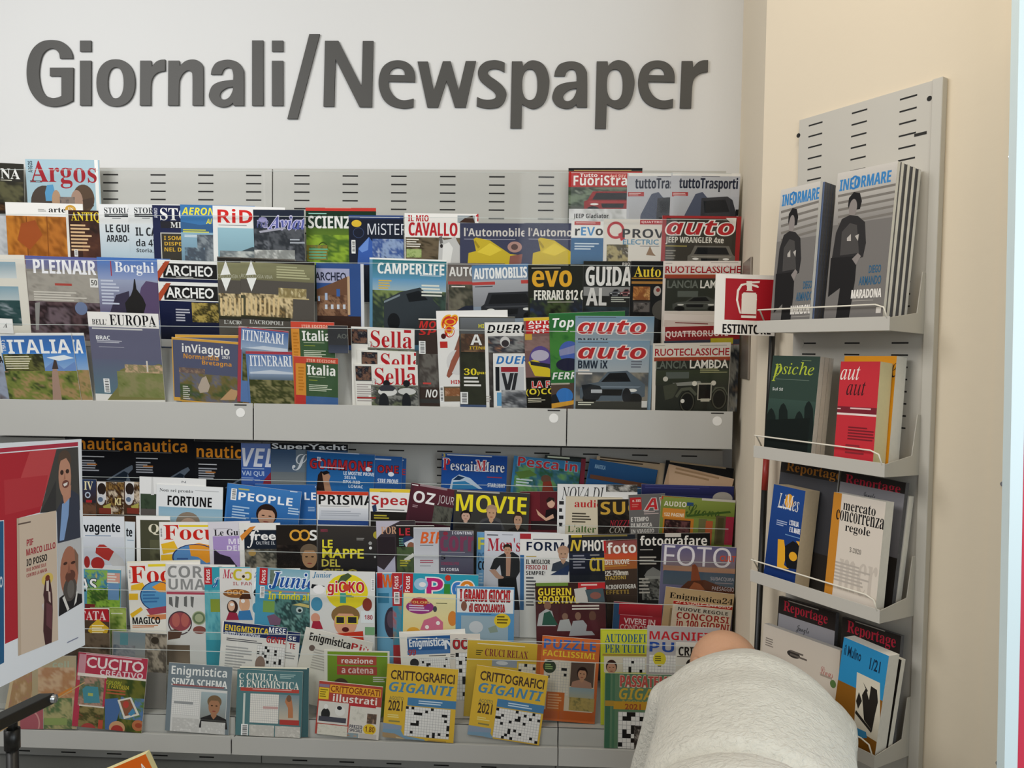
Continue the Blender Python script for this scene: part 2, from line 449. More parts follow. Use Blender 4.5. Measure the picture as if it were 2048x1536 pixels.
# ------------------------------------------------------------------ rows of magazines
class Row:
    def __init__(s, P0, axis, base_z, lean, group, step=0.0029, th=0.0022):
        """P0: a point of the front face of the rearmost layer at floor level; lean>0 tips the top towards the viewer"""
        s.P0 = Vector((P0.x, P0.y, base_z)); s.t = axis.normalized()
        n = s.t.cross(Vector((0, 0, 1)))
        if n.y > 0: n = -n
        a = math.radians(lean)
        s.up = Vector((0, 0, 1)) * math.cos(a) + n * math.sin(a)
        s.n = n * math.cos(a) - Vector((0, 0, 1)) * math.sin(a)
        s.used = []; s.group = group; s.step = step; s.th = th; s.base = base_z
rows = {}
count = {'mags': 0}
def M(row, lay, x0, yL, x1, yR, base, label, els, th=None, cat='magazine', name='magazine', page=None, ybot=None, curl=None, fix=None, back=0.0, sx=0.0):
    rw = rows[row]; th0 = rw.th; th = th or th0
    need = (th - th0) / rw.step
    if fix is None:
        sl = (yR - yL) / (x1 - x0) - 0.0145; X0 = min(x0, x0 - sl * 195); X1 = max(x1, x1 - sl * 195)
        lay = max([q[2] for q in rw.used if q[0] < X1 + 1 and q[1] > X0 - 1], default=-1) + 1 + need   # stand in front of what it overlaps
        rw.used.append((X0, X1, lay))
    else: lay = fix / rw.step
    p = rw.P0 + rw.n * (lay * rw.step)
    a = on_plane(x0, yL, p, rw.n); b = on_plane(x1, yR, p, rw.n)
    sft = rw.t * sx - rw.n * back; a = a + sft; b = b + sft; p = p + sft
    ex = (b - a); w = ex.length; ex = ex / w
    ey = -(rw.up - ex * rw.up.dot(ex)).normalized()
    # foot of the lower corner rests on the tier floor
    def height(c): return (c.z - rw.base - max(0.0, rw.n.z) * (th + 0.001) - 0.0012) / max(0.2, -ey.z)
    h = min(height(a), height(b))
    if ybot is not None:
        c = on_plane(x0, ybot, p, rw.n); h = min(h, (c - a).dot(ey))
    sh = Sheet(a, ex, ey, w, h, bow=0.0, curl=0.0)
    root = empty(name, a + ex * (w / 2) + ey * h - rw.n * (th / 2), label, cat, rw.group)
    # page block: sides and back, following the cover
    nb = 8; V = []; Fc = []
    for q in (0, 1):
        for j in range(nb + 1):
            for i in range(nb + 1):
                u, v = w * i / nb, h * j / nb
                V.append(sh.pt(u, v, -0.0002 if q == 0 else -th))
    K = (nb + 1) * (nb + 1)
    for q in (0, 1):
        for j in range(nb):
            for i in range(nb):
                k = q * K + j * (nb + 1) + i
                f = (k, k + nb + 1, k + nb + 2, k + 1)
                Fc.append(f if q == 0 else f[::-1])
    ring = [i for i in range(nb + 1)] + [j * (nb + 1) + nb for j in range(1, nb + 1)] + [nb * (nb + 1) + i for i in range(nb - 1, -1, -1)] + [j * (nb + 1) for j in range(nb - 1, 0, -1)]
    for i in range(len(ring)):
        r0, r1 = ring[i], ring[(i + 1) % len(ring)]
        Fc.append((r0, r1, r1 + K, r0 + K))
    mesh_obj('page_block', V, Fc, page or M_PAGE, root)
    c = hexc(base)
    sh.grid('front_cover', 0, 0, w, h, 8, 8, lambda q, r: c)
    sh.draw(els)
    sh.emit(root, PRINT)
    count['mags'] += 1
    return root
# ------------------------------------------------------------------ the room
Y_WALL, Y_PANEL, Y_LIP, Y_LIP2 = 2.43, 2.385, 2.229, 2.147
X_AX = Vector((1, 0, 0)); Z_AX = Vector((0, 0, 1)); TO_ROOM = Vector((0, -1, 0))
xc = on_Y(1480, 300, Y_WALL).x                    # where the back wall ends
# the angled side wall, from two measured points of the rack's slots
A1 = at_depth(1631, 717, 1.79); A2 = at_depth(1815, 717, 1.60)
SD = Vector((A2.x - A1.x, A2.y - A1.y, 0)).normalized()      # along the wall, towards the viewer
SN = Vector((SD.y, -SD.x, 0))
if SN.x > 0: SN = -SN                                        # off the wall, into the room
SP0 = Vector((A1.x, A1.y, 0)) - SN * 0.012                    # wall surface behind the panel
def on_side(x, y, d=0.012): return on_plane(x, y, SP0 + SN * d, SN)
cA = on_side(1515, 700, 0); cB = on_side(2036, 700, 0); cE = on_side(2120, 700, 0)
def wallpoly(name, poly, z0, z1, m):
    b = MB(); b.prism([Vector((p[0], p[1], z0)) for p in poly], Vector((0, 0, z1 - z0)))
    return tag(b.build(name, m), None, None, kind='structure')
H = 3.3
wallpoly('wall_back', [(-3.2, Y_WALL), (xc, Y_WALL), (xc, Y_WALL + 0.15), (-3.2, Y_WALL + 0.15)], 0, H, M_WALL)
_th = -SN * 0.12
wallpoly('wall_corner', [(xc, Y_WALL), (cA.x, cA.y), (cA.x + 0.3, cA.y + 0.15), (xc + 0.3, Y_WALL + 0.15)], 0, H, M_WALLR)
wallpoly('wall_right', [(cA.x, cA.y), (cE.x, cE.y), (cE.x + _th.x, cE.y + _th.y), (cA.x + _th.x, cA.y + _th.y)], 0, H, M_WALLR)
M_FLOOR = mat('grey_floor_tile', '8d8a84', 0.35, noise=(3, 0.06))
M_CEIL = mat('white_ceiling', 'e8e6e0', 0.9)
tag(MB().box(-3.2, 2.6, -2.5, Y_WALL + 0.15, -0.08, 0).build('floor', M_FLOOR), None, None, kind='structure')
# vertical seam strip at the edge of the cream wall, and the four screws beside it
q0 = on_side(1992, 700, 0); q1 = cB
seam = MB(); seam.prism([Vector((q0.x, q0.y, 0)), Vector((q1.x, q1.y, 0)), Vector((q1.x, q1.y, 0)) + SN * 0.004, Vector((q0.x, q0.y, 0)) + SN * 0.004], Vector((0, 0, H)))
tag(seam.build('trim_1', M_WALLR), None, None, kind='structure')
for lab, (x, y) in (('round steel screw in the cream wall, level with the top shelf magazines', (2023, 313)), ('round steel screw in the cream wall, level with the white book', (2007, 968)), ('round steel screw in the cream wall, lowest of the three', (1998, 1527))):
    p = on_side(x, y, 0.004)
    o = MB().disc(p, SD, Z_AX, SN, 0.0052, 0.003, 20).build('wall_screw', M_STEEL, bevel=0.001)
    tag(o, lab, 'screw', 'screws along the wall edge')

# ------------------------------------------------------------------ wall lettering "Giornali/Newspaper"
def smooth_path(pts, n=6):
    """pts: (x, y) smooth or (x, y, 1) corner; closed"""
    N_ = len(pts); out = []
    for i in range(N_):
        p0, p1, p2, p3 = pts[i - 1], pts[i], pts[(i + 1) % N_], pts[(i + 2) % N_]
        c1, c2 = len(p1) > 2, len(p2) > 2
        out.append((p1[0], p1[1]))
        if c1 and c2: continue
        t1 = ((p2[0] - p0[0]) / 2, (p2[1] - p0[1]) / 2) if not c1 else ((p2[0] - p1[0]), (p2[1] - p1[1]))
        t2 = ((p3[0] - p1[0]) / 2, (p3[1] - p1[1]) / 2) if not c2 else ((p2[0] - p1[0]), (p2[1] - p1[1]))
        for k in range(1, n):
            t = k / n; h0 = 2 * t**3 - 3 * t**2 + 1; h1 = t**3 - 2 * t**2 + t; h2 = -2 * t**3 + 3 * t**2; h3 = t**3 - t**2
            out.append(tuple(h0 * p1[q] + h1 * t1[q] + h2 * p2[q] + h3 * t2[q] for q in (0, 1)))
    return out
def sup(cx, cy, rx, ry, e=2.25, n=40):
    o = []
    for i in range(n):
        a = 2 * math.pi * i / n; c, s_ = math.cos(a), math.sin(a)
        o.append((cx + rx * math.copysign(abs(c) ** (2 / e), c), cy + ry * math.copysign(abs(s_) ** (2 / e), s_)))
    return o
def q4(x0, y0, x1, y1): return [(x0, y0), (x1, y0), (x1, y1), (x0, y1)]
C1 = 1
g_G = [smooth_path([(600, 380, 1), (457, 380, 1), (445, 320), (400, 275), (350, 266), (285, 300), (240, 380), (216, 540), (235, 690), (285, 795), (365, 832), (430, 826), (474, 808, 1), (474, 580, 1), (343, 580, 1), (343, 488, 1), (606, 488, 1), (602, 862, 1), (500, 908), (370, 926), (240, 890), (150, 800), (95, 680), (78, 540), (95, 390), (150, 270), (240, 195), (350, 173), (470, 190), (550, 250), (590, 320)])]
g_i = [q4(685, 180, 808, 300), q4(685, 408, 808, 913)]
g_o = [sup(1090, 658, 218, 266), sup(1090, 658, 92, 178)[::-1]]
g_r = [smooth_path([(1370, 408, 1), (1490, 408, 1), (1500, 480, 1), (1545, 425), (1595, 400), (1650, 395, 1), (1650, 520, 1), (1570, 540), (1515, 590), (1490, 680), (1487, 913, 1), (1366, 913, 1)])]
def sh(c, dx, dy=0): return [[(x + dx, y + dy) for x, y in k] for k in c]
g_n = [smooth_path([(1690, 408, 1), (1810, 408, 1), (1818, 470, 1), (1880, 415), (1950, 395), (2020, 405), (2070, 450), (2084, 530), (2084, 913, 1), (1965, 913, 1), (1965, 590), (1950, 535), (1912, 515), (1860, 545), (1820, 610), (1808, 680), (1805, 913, 1), (1686, 913, 1)])]
# the letters of the second crop are offset by (340 px) against the first
K2 = 5.689
g_a = [smooth_path([(240, 562, 1), (255, 495), (310, 425), (430, 397), (540, 425), (600, 500), (612, 580), (612, 916, 1), (500, 916, 1), (490, 882, 1), (440, 920), (360, 932), (270, 900), (222, 830), (222, 770), (260, 690), (350, 645), (494, 625, 1), (494, 560), (475, 500), (430, 484), (385, 505), (357, 562, 1)]), smooth_path([(494, 700, 1), (420, 715), (360, 755), (338, 800), (355, 840), (400, 850), (450, 820), (485, 755)])]
g_l = [q4(709, 178, 832, 916)]
g_i2 = [q4(935, 180, 1058, 300), q4(935, 409, 1058, 916)]
g_s = [[(1360, 105), (1475, 105), (1222, 1066), (1110, 1066)]]
g_N = [[(1538, 182), (1688, 182), (1955, 710), (1968, 184), (2085, 184), (2068, 932), (1928, 930), (1653, 380), (1638, 925), (1521, 925)]]
g_e = [smooth_path([(625, 648, 1), (322, 642, 1), (335, 720), (380, 800), (440, 845), (500, 858), (560, 852), (608, 840, 1), (605, 930, 1), (545, 944), (470, 946), (350, 915), (265, 840), (220, 720), (218, 600), (255, 490), (330, 425), (430, 403), (530, 425), (600, 490), (625, 570)]), smooth_path([(328, 570, 1), (350, 520), (390, 490), (430, 484), (475, 495), (505, 530), (513, 573, 1)])]
g_w = [[(657, 418), (772, 418), (840, 755), (945, 414), (1030, 414), (1125, 750), (1205, 412), (1318, 412), (1202, 935), (1080, 935), (985, 625), (888, 935), (768, 935)]]
g_s2 = [smooth_path([(1645, 430, 1), (1643, 535, 1), (1580, 505), (1525, 497), (1470, 510), (1452, 545), (1480, 585), (1560, 640), (1630, 705), (1665, 780), (1640, 870), (1580, 930), (1480, 948), (1400, 942), (1330, 922, 1), (1335, 822, 1), (1400, 848), (1480, 852), (1535, 835), (1547, 800), (1520, 755), (1440, 695), (1370, 630), (1343, 550), (1365, 475), (1430, 420), (1520, 402), (1590, 410)])]
g_p = [smooth_path([(1730, 416, 1), (1845, 416, 1), (1855, 470, 1), (1910, 420), (1975, 404), (2060, 430), (2120, 500), (2150, 600), (2152, 690), (2130, 810), (2080, 900), (2000, 948), (1930, 945), (1842, 898, 1), (1836, 1172, 1), (1713, 1172, 1)]), sup(1932, 678, 88, 178, 2.4)[::-1]]
g_p2 = [smooth_path([(705, 416, 1), (825, 416, 1), (830, 470, 1), (885, 420), (955, 402), (1040, 430), (1100, 510), (1128, 610), (1130, 690), (1105, 810), (1055, 905), (980, 950), (905, 945), (815, 898, 1), (806, 1176, 1), (685, 1176, 1)]), sup(908, 680, 92, 178, 2.4)[::-1]]
g_r2 = [smooth_path([(1672, 412, 1), (1792, 412, 1), (1800, 485, 1), (1850, 430), (1905, 405), (1968, 402, 1), (1965, 530, 1), (1890, 545), (1825, 590), (1790, 680), (1775, 944, 1), (1650, 944, 1)])]
letters = [('G', g_G, 40), ('i', g_i, 40), ('o', g_o, 40), ('r', g_r, 40), ('n', g_n, 40), ('a', g_a, 380), ('l', g_l, 380), ('i', g_i2, 380), ('slash', g_s, 380), ('N', g_N, 380), ('e', g_e, 720), ('w', g_w, 720), ('s', g_s2, 720), ('p', g_p, 720), ('a', sh(g_a, -19, 18), 1070), ('p', g_p2, 1070), ('e', sh(g_e, 962, 2), 1070), ('r', g_r2, 1070)]
LT = 0.005
order = ['first', 'second', 'third']
names = {'G': 'capital G that opens', 'i': 'letter i', 'o': 'letter o', 'r': 'letter r', 'n': 'letter n', 'a': 'letter a', 'l': 'letter l', 'slash': 'slash between the two words of', 'N': 'capital N of', 'e': 'letter e', 'w': 'letter w', 's': 'letter s', 'p': 'letter p'}
words = ['Giornali'] * 8 + [None] + ['Newspaper'] * 9
nb_ = {}
lab_letter = {0: 'big dark grey capital G at the left start of the wall sign', 1: 'dark grey letter i right after the capital G on the wall', 2: 'dark grey letter o of the wall sign', 3: 'dark grey letter r between the o and the n on the wall',
 4: 'dark grey letter n of the wall sign', 5: 'dark grey letter a left of the letter l on the wall', 6: 'tall dark grey letter l of the wall sign', 7: 'dark grey letter i just left of the slash on the wall',
 8: 'tall dark grey slash in the middle of the wall sign', 9: 'big dark grey capital N right of the slash on the wall', 10: 'dark grey letter e between capital N and w on the wall', 11: 'dark grey letter w of the wall sign',
 12: 'dark grey letter s of the wall sign', 13: 'dark grey letter p right after the s on the wall', 14: 'dark grey letter a between the two p letters on the wall', 15: 'dark grey letter p left of the last e on the wall', 16: 'dark grey letter e left of the final r on the wall', 17: 'dark grey letter r at the right end of the wall sign'}
for i, (nm, cs, ox) in enumerate(letters):
    cu = bpy.data.curves.new('wall_letter', 'CURVE'); cu.dimensions = '2D'; cu.fill_mode = 'BOTH'; cu.extrude = LT / 2; cu.bevel_depth = 0.0006
    pts3 = []
    for c in cs:
        P3 = [on_Y(ox + x / K2, 50 + y / K2, Y_WALL - 0.001 - LT) for x, y in c]
        pts3.append(P3)
    cx_ = sum(p.x for p in pts3[0]) / len(pts3[0]); cz_ = min(p.z for p in pts3[0])
    for P3 in pts3:
        sp = cu.splines.new('POLY'); sp.points.add(len(P3) - 1); sp.use_cyclic_u = True
        for k, p in enumerate(P3): sp.points[k].co = (p.x - cx_, p.z - cz_, 0, 1)
    o = bpy.data.objects.new('wall_letter', cu)
    me = None
    COL.objects.link(o)
    o.rotation_euler = (math.radians(90), 0, 0); o.location = (cx_, Y_WALL - 0.0016 - LT / 2, cz_)
    dg = bpy.context.evaluated_depsgraph_get(); me = bpy.data.meshes.new_from_object(o.evaluated_get(dg))
    mo = bpy.data.objects.new('wall_letter', me); mo.rotation_euler = o.rotation_euler; mo.location = o.location
    bpy.data.objects.remove(o); COL.objects.link(mo); me.materials.clear(); me.materials.append(M_LETTER)
    tag(mo, lab_letter[i], 'letter', 'letters of the wall sign')

# ------------------------------------------------------------------ the wall rack: upper and lower units in three modules
WMOD = 0.9097
xj1 = on_Y(507, 810, Y_LIP).x; xj2 = on_Y(1134, 820, Y_LIP).x; xend = on_Y(1458, 830, Y_LIP).x
X_END = xend + 0.012
pz = on_Y(700, 338, Y_PANEL).z                     # top of the back panel
slot_x0 = on_Y(700.5, 371, Y_PANEL).x
slot_z = [on_Y(700, y, Y_PANEL).z for y in (352, 368.5, 385, 401)]
lz_top = on_Y(820, 812, Y_LIP).z; lz_bot = on_Y(820, 886, Y_LIP).z
l2_top = on_Y(760, 1483, Y_LIP2).z; l2_bot = on_Y(760, 1519, Y_LIP2).z
mods = [(xj1 - WMOD, xj1, 'left'), (xj1, xj2, 'middle'), (xj2, X_END, 'right')]
UP_T = {'A': (2.362, 1.883, 5.0), 'B': (2.334, 1.747, 5.5), 'C': (2.302, 1.600, 8.0), 'D': (2.268, lz_top - 0.012, 11.5)}
LO_T = {'E': (2.356, 1.01, 3.0), 'F': (2.321, 0.858, 1.5), 'G': (2.286, 0.745, 0.5), 'H': (2.248, 0.628, 0.0), 'I': (2.214, 0.524, 0.0), 'J': (2.171, l2_top - 0.010, -3.0)}
lower_mods = [(on_Y(463, 1480, Y_LIP2).x - WMOD, on_Y(463, 1480, Y_LIP2).x, 'left'), (on_Y(463, 1480, Y_LIP2).x, on_Y(1116, 1505, Y_LIP2).x, 'middle'), (on_Y(1116, 1505, Y_LIP2).x, on_Y(1472, 1505, Y_LIP2).x, 'right')]
G_ = 0.0016
OFF = {'A': 0.031, 'B': 0.031, 'C': 0.031, 'D': 0.0335, 'E': 0.031, 'F': 0.029, 'G': 0.031, 'H': 0.031, 'I': 0.0265, 'J': 0.0225}
def acrylic(root, x0, x1, Yb, zb, lean, hgt, off):
    a = math.radians(lean); up = Vector((0, -math.sin(a), math.cos(a))); n = Vector((0, -math.cos(a), -math.sin(a)))
    b = MB(); b.slab(Vector((x0 + 0.003, Yb, zb)) + n * off, X_AX, up, -n, x1 - x0 - 0.006, hgt, 0.0022)
    o = b.build('acrylic_front', M_CLEAR, root)
    e = MB(); e.slab(Vector((x0 + 0.003, Yb, zb)) + n * off + up * hgt, X_AX, up, -n, x1 - x0 - 0.006, 0.0012, 0.0022)
    eo = e.build('polished_edge', M_EDGE, root); eo.parent = o; eo.location = (0, 0, 0)
def fix_sub(o, parent):        # keep a mesh built against the root where it is when it hangs one level deeper
    o.parent = parent
_sm = MB().box(-0.024, 0.024, -0.0004, 0.002, -0.0022, 0.0022)
_slot_mesh = bpy.data.meshes.new('slot'); _slot_mesh.from_pydata([tuple(v) for v in _sm.v], [], _sm.f); _slot_mesh.materials.append(M_SLOT)
def slot_at(p, root):
    o = bpy.data.objects.new('slot', _slot_mesh); COL.objects.link(o); o.parent = root; o.location = p - parent_world(root)
def rack(mods_, tiers, yl, z_top, z_bot, ptop, pbot, which, hts):
    for i, (x0, x1, side) in enumerate(mods_):
        vis = {'left': 'left', 'middle': 'middle', 'right': 'right'}[side]
        root = empty('display_rack_unit', (x0 + (x1 - x0) / 2, Y_PANEL, pbot),
                     '%s %s unit of the grey metal magazine rack against the back wall' % (which, vis), 'magazine rack', 'units of the wall rack')
        pn = MB().box(x0 + G_, x1 - G_, Y_PANEL, Y_PANEL + 0.02, pbot, ptop).build('back_panel', M_METAL, root, bevel=0.0008)
        k0 = math.ceil((x0 + 0.03 - slot_x0) / 0.1516); x = slot_x0 + k0 * 0.1516
        zs = [slot_z[0] - 0.02535 * q for q in range(8)] if which == 'upper' else [1.29 - 0.02535 * q for q in range(5)] + [on_Y(181, 1506, Y_PANEL).z - 0.02535 * q for q in range(3)]
        while x < x1 - 0.03:
            for z in zs:
                if z > 0.285: slot_at(Vector((x, Y_PANEL, z)), root)
            x += 0.1516
        # stepped tiers: riser and floor of each
        seq = list(tiers.items())
        for k, (nm, (Yb, zb, ln)) in enumerate(seq):
            front = yl if k == len(seq) - 1 else Yb - OFF[nm] - 0.0005
            st = MB()
            rear = seq[k - 1][1][0] if False else Yb + 0.0038
            st.box(x0 + G_, x1 - G_, front, rear, zb - 0.003, zb - 0.0005)
            if k < len(seq) - 1:
                Yn, zn, ln2 = seq[k + 1][1]; ry_ = Yn + 0.0036 + max(0.0, -math.sin(math.radians(ln2))) * (zb - zn + 0.01)
                st.box(x0 + G_, x1 - G_, ry_, ry_ + 0.0012, seq[k + 1][1][1] - 0.003, zb - 0.0008)
            st.build('tier_step', M_METAL, root)
            acrylic(root, x0, x1, Yb, zb, ln, hts[k], OFF[nm]) if hts[k] else None
        lp = MB().box(x0 + G_, x1 - G_, yl - 0.0016, yl + 0.0002, z_bot, z_top)
        lp.box(x0 + G_, x1 - G_, yl, Y_PANEL, z_bot, z_bot + 0.002)
        lip = lp.build('front_lip', M_METAL, root, bevel=0.0006)
        if which == 'upper':
            dx = x1 - 0.038 if side != 'right' else on_Y(1434, 848, yl).x
            d = MB().disc((dx, yl - 0.0016, z_top - 0.028), X_AX, Z_AX, TO_ROOM, 0.0135, 0.0008).build('white_disc', M_DISC, root); d.parent = root
            MB().box(dx - 0.018, dx + 0.018, yl - 0.0024, yl - 0.001, z_top - 0.0072, z_top - 0.0038).build('lip_slot', M_GAP, root)
rack(mods, UP_T, Y_LIP, lz_top, lz_bot, pz, lz_bot - 0.02, 'upper', (0.257, 0.253, 0.262, 0.245))
rack(lower_mods, LO_T, Y_LIP2, l2_top, l2_bot, lz_bot - 0.024, 0.275, 'lower', (0.19, 0.23, 0.25, 0.25, 0.245, 0.25))
# dark gap behind the joints
plinth = MB().box(lower_mods[0][0], 0.44, 1.84, Y_PANEL + 0.02, 0.0, 0.27).build('rack_plinth', M_METAL, bevel=0.003)
tag(plinth, 'long low grey metal plinth under the magazine rack', 'plinth')
gl = {'A': 'magazines in the top tier of the upper rack', 'B': 'magazines in the second tier of the upper rack', 'C': 'magazines in the third tier of the upper rack', 'D': 'magazines in the front tier of the upper rack',
      'E': 'magazines in the rear tier of the lower rack', 'F': 'magazines in the second tier of the lower rack', 'G': 'magazines in the third tier of the lower rack', 'H': 'magazines in the fourth tier of the lower rack', 'I': 'magazines in the fifth tier of the lower rack', 'J': 'magazines in the front tier of the lower rack'}
for d_ in (UP_T, LO_T):
    for k, (Yb, zb, ln) in d_.items():
        rows[k] = Row(Vector((0, Yb, 0)), X_AX, zb, ln, gl[k])

# ------------------------------------------------------------------ the side rack on the cream wall
def side_pt(s_, d, z):     # s along the wall from the panel's far edge
    p = SPa + SD * s_ + SN * d
    return Vector((p.x, p.y, z))
pL = on_side(1591, 500); pR = on_side(1863, 300)
SPa = SP0 + SD * ((pL - SP0).dot(SD))
SWID = (pR - pL).dot(SD)
zt = (on_side(1593, 238).z + on_side(1863, 166).z) / 2
root = empty('side_display_rack', side_pt(SWID / 2, 0.006, 0.42), 'beige metal display rack with four wire-railed shelves on the cream side wall', 'display rack')
pb = MB(); pb.slab(side_pt(0, 0.0008, 0.42), SD, Z_AX, SN, SWID, zt - 0.42, 0.0112); pb.build('back_panel', M_SIDE, root, bevel=0.001)
fl = MB(); fl.slab(side_pt(SWID, 0.0008, 0.42), SD, Z_AX, SN, 0.022, zt - 0.42, 0.018); fl.build('side_flange', M_SIDE, root, bevel=0.002)
sx = [(on_side((a + b) / 2, 240) - SPa).dot(SD) for a, b in ((1618, 1645), (1704, 1733), (1798, 1833))]
zz = on_side(1816, 195).z
for s_ in sx:
    for k in range(44):
        z = zz - 0.0254 * k
        if z > 1.48 or k in (26, 27): MB().slab(side_pt(s_ - 0.0185, 0.0118, z - 0.0016), SD, Z_AX, SN, 0.037, 0.0034, 0.0006).build('slot', M_SLOT, root)
for (x, y) in ((1597, 271), (1859, 197)):
    p = on_side(x, y); MB().disc(p - SN * 0.0004, SD, Z_AX, SN, 0.0052, 0.001).build('fixing_hole', M_SLOT, root)
p = on_side(1599, 687); MB().disc(p - SN * 0.0002, SD, Z_AX, SN, 0.0125, 0.0008).build('white_disc', M_SIDE, root)
p = on_side(1841, 268); lab_ = MB(); lab_.slab(p - SD * 0.013 - Z_AX * 0.003, SD, Z_AX, SN, 0.026, 0.006, 0.0006); lab_.build('maker_label', M_GAP, root)
SHD = 0.135
shelf_z = []
for (ytop) in (634, 931, 1231, 1534):
    c = at_depth(1768, ytop, 1.497); shelf_z.append(c.z)
for i, zl in enumerate(shelf_z):
    sb = MB()
    sb.slab(side_pt(0, 0.012, zl - 0.024), SD, SN, Z_AX, SWID, SHD - 0.012, 0.002)           # floor
    sb.slab(side_pt(-0.002, SHD, zl - 0.026), SD, Z_AX, SN, SWID + 0.004, 0.028, 0.0016)      # front lip
    # right cheek, tall against the panel and low in front
    ck = [side_pt(SWID, 0.012, zl - 0.03), side_pt(SWID, SHD, zl - 0.026), side_pt(SWID, SHD, zl), side_pt(SWID, 0.045, zl + 0.012), side_pt(SWID, 0.03, zl + 0.095), side_pt(SWID, 0.012, zl + 0.095)]
    sb.prism(ck, SD * 0.0016)
    ck = [side_pt(-0.002, SHD - 0.012, zl - 0.026), side_pt(-0.002, SHD, zl - 0.026), side_pt(-0.002, SHD, zl), side_pt(-0.002, SHD - 0.012, zl - 0.006)]
    sb.prism(ck, SD * 0.0016)
    so = sb.build('shelf', M_SIDE, root, bevel=0.0006)
    w = MB()
    zr = zl + (0.024 if i else 0.026)
    w.tube([side_pt(-0.0045, SHD - 0.028, zl - 0.001), side_pt(-0.0045, SHD - 0.010, zr), side_pt(-0.001, SHD + 0.0005, zr + 0.001), side_pt(0.004, SHD + 0.001, zr + 0.001), side_pt(SWID - 0.03, SHD + 0.001, zr), side_pt(SWID - 0.012, SHD + 0.001, zr - 0.006), side_pt(SWID - 0.004, SHD + 0.0005, zl - 0.002)], 0.0017, 8)
    wo = w.build('wire_rail', M_WIRE, root, smooth=True); wo.parent = so; wo.location = -so.location + Vector((0, 0, 0))
def side_row(key, d, zl, lean, group): rows[key] = Row(SPa + SN * d, SD, zl - 0.0215, lean, group)
# ------------------------------------------------------------------ upper rack, top tier
WH, BK, RED, YEL = 'efeeea', '1a1a1a', 'c02a2a', 'f0c92c'
M('A', 0, -75, 322, 47, 328, '2f2d26', 'dark olive magazine with cut-off white capitals at the left edge of the top tier', [
  N(-70, 362, 47, 420, '3c3a2a 5d5a3e 2b291f 6d6446', 5, 3), T('NA', 1, 337, 40, 358, WH, 'r'), L(1, 360, 38, 363, 1, 'cfcab8'), N(-70, 404, 47, 425, '4a2f18 221a12 5a3c20', 5, 2)])
M('A', 1, 50, 318, 198, 320, 'a8c4cf', 'light blue magazine with big red title and two faces nose to nose, top tier', [
  R(48, 316, 53, 520, WH), R(193, 316, 200, 520, WH), T('Argos', 60, 322, 193, 377, 'a5232d', 'r'), L(60, 361, 92, 366, 2, '54585a'), T('ARGOS', 56, 322, 65, 345, '22323c', 's', None, True),
  EL(62, 371, 118, 440, '4d423a'), P('5b9ac4', 94, 370, 106, 369, 110, 385, 104, 402, 92, 402, 90, 385), EL(104, 380, 122, 420, 'b59274'), EL(146, 369, 189, 425, '5a4636'), EL(142, 380, 166, 425, 'a98a78'), N(120, 394, 150, 420, '5a5a62 8a7a70 40404a', 4, 3), P('4a3a30', 165, 400, 185, 395, 188, 412, 170, 420)])
M('A', 0, 1137, 336, 1285, 336, '4d5148', 'magazine with red title band and a red pickup on snow, top tier', [
  R(1135, 335, 1290, 341, '17171a'), L(1148, 340, 1280, 343, 1, 'c9a860'), R(1137, 343, 1290, 374, 'b3231f'), N(1137, 375, 1290, 412, '3f4f37 71806a 2e3a2c 98a090', 7, 4), T('FuoriStrada', 1147, 350, 1284, 371, WH, 's'), T('Tutto', 1160, 347, 1195, 354, WH, 's'), T('4x4 SUV', 1220, 349, 1252, 355, 'e9b9a8', 's'),
  CAR(1168, 382, 1290, 424, '8e2322', 'box'), N(1137, 418, 1290, 520, 'b9babb d9dadb a8aaa8', 6, 4), T('JEEP Gladiator', 1147, 427, 1217, 439, '22211f', 's'), L(1147, 443, 1200, 450, 2, '4c4c48')])
TRUCK = lambda x: [R(x + 2, 346, x + 140, 352, 'e3e1dc'), T('tuttoTrasporti', x + 15, 355, x + 132, 384, '1c2133', 's', None), L(x + 60, 353, x + 120, 355, 1, '4c4c55'), R(x + 1, 384, x + 33, 393, 'a93b3b'), L(x + 3, 386, x + 31, 392, 2, 'd9c0bb'),
  G(x + 2, 393, x + 146, 520, 'b3b6bd', 'a09c98'), P('4d5366', x + 26, 430, x + 48, 388, x + 62, 384, x + 72, 396, x + 70, 520, x + 20, 520), P('34353a', x + 60, 396, x + 112, 393, x + 122, 400, x + 130, 430, x + 132, 520, x + 52, 520), P('191b20', x + 64, 402, x + 108, 399, x + 116, 424, x + 66, 426), R(x + 128, 419, x + 138, 432, '17181a')]
M('A', 1, 1255, 346, 1400, 346, 'b7b9bf', 'half hidden pale grey truck magazine behind its twin, top tier', TRUCK(1255))
M('A', 2, 1343, 345, 1481, 347, 'b7b9bf', 'pale grey truck magazine in full view at the right end of the top tier', TRUCK(1343))

# ------------------------------------------------------------------ second tier
M('B', 0, -80, 424, 14, 428, '9fa2a5', 'grey magazine sliver at the far left of the second tier', [R(-80, 418, 14, 428, '23221e'), N(-80, 430, 14, 520, '9da0a4 c3c5c8 888c92', 4, 4), T('no', 0, 419, 8, 427, YEL, 's')])
M('B', 1, 10, 404, 165, 408, 'e9e7e2', 'white magazine with an orange wooden cupboard photo, second tier', [
  N(13, 433, 165, 530, 'a8641f c47c2c 8e5218 b8702a 9c4a1a', 6, 3), R(54, 433, 56, 530, '7d4415'), R(95, 433, 97, 530, '8a4d18'), P('a04f22', 42, 447, 70, 440, 85, 470, 60, 500, 35, 480), T('arte', 97, 415, 131, 425, BK, 'r'), EL(130, 410, 152, 428, 'c99a3c'), T('IN', 136, 415, 147, 422, 'e9e0cc', 'r'), L(76, 418, 94, 424, 3, '8f8f8a')])
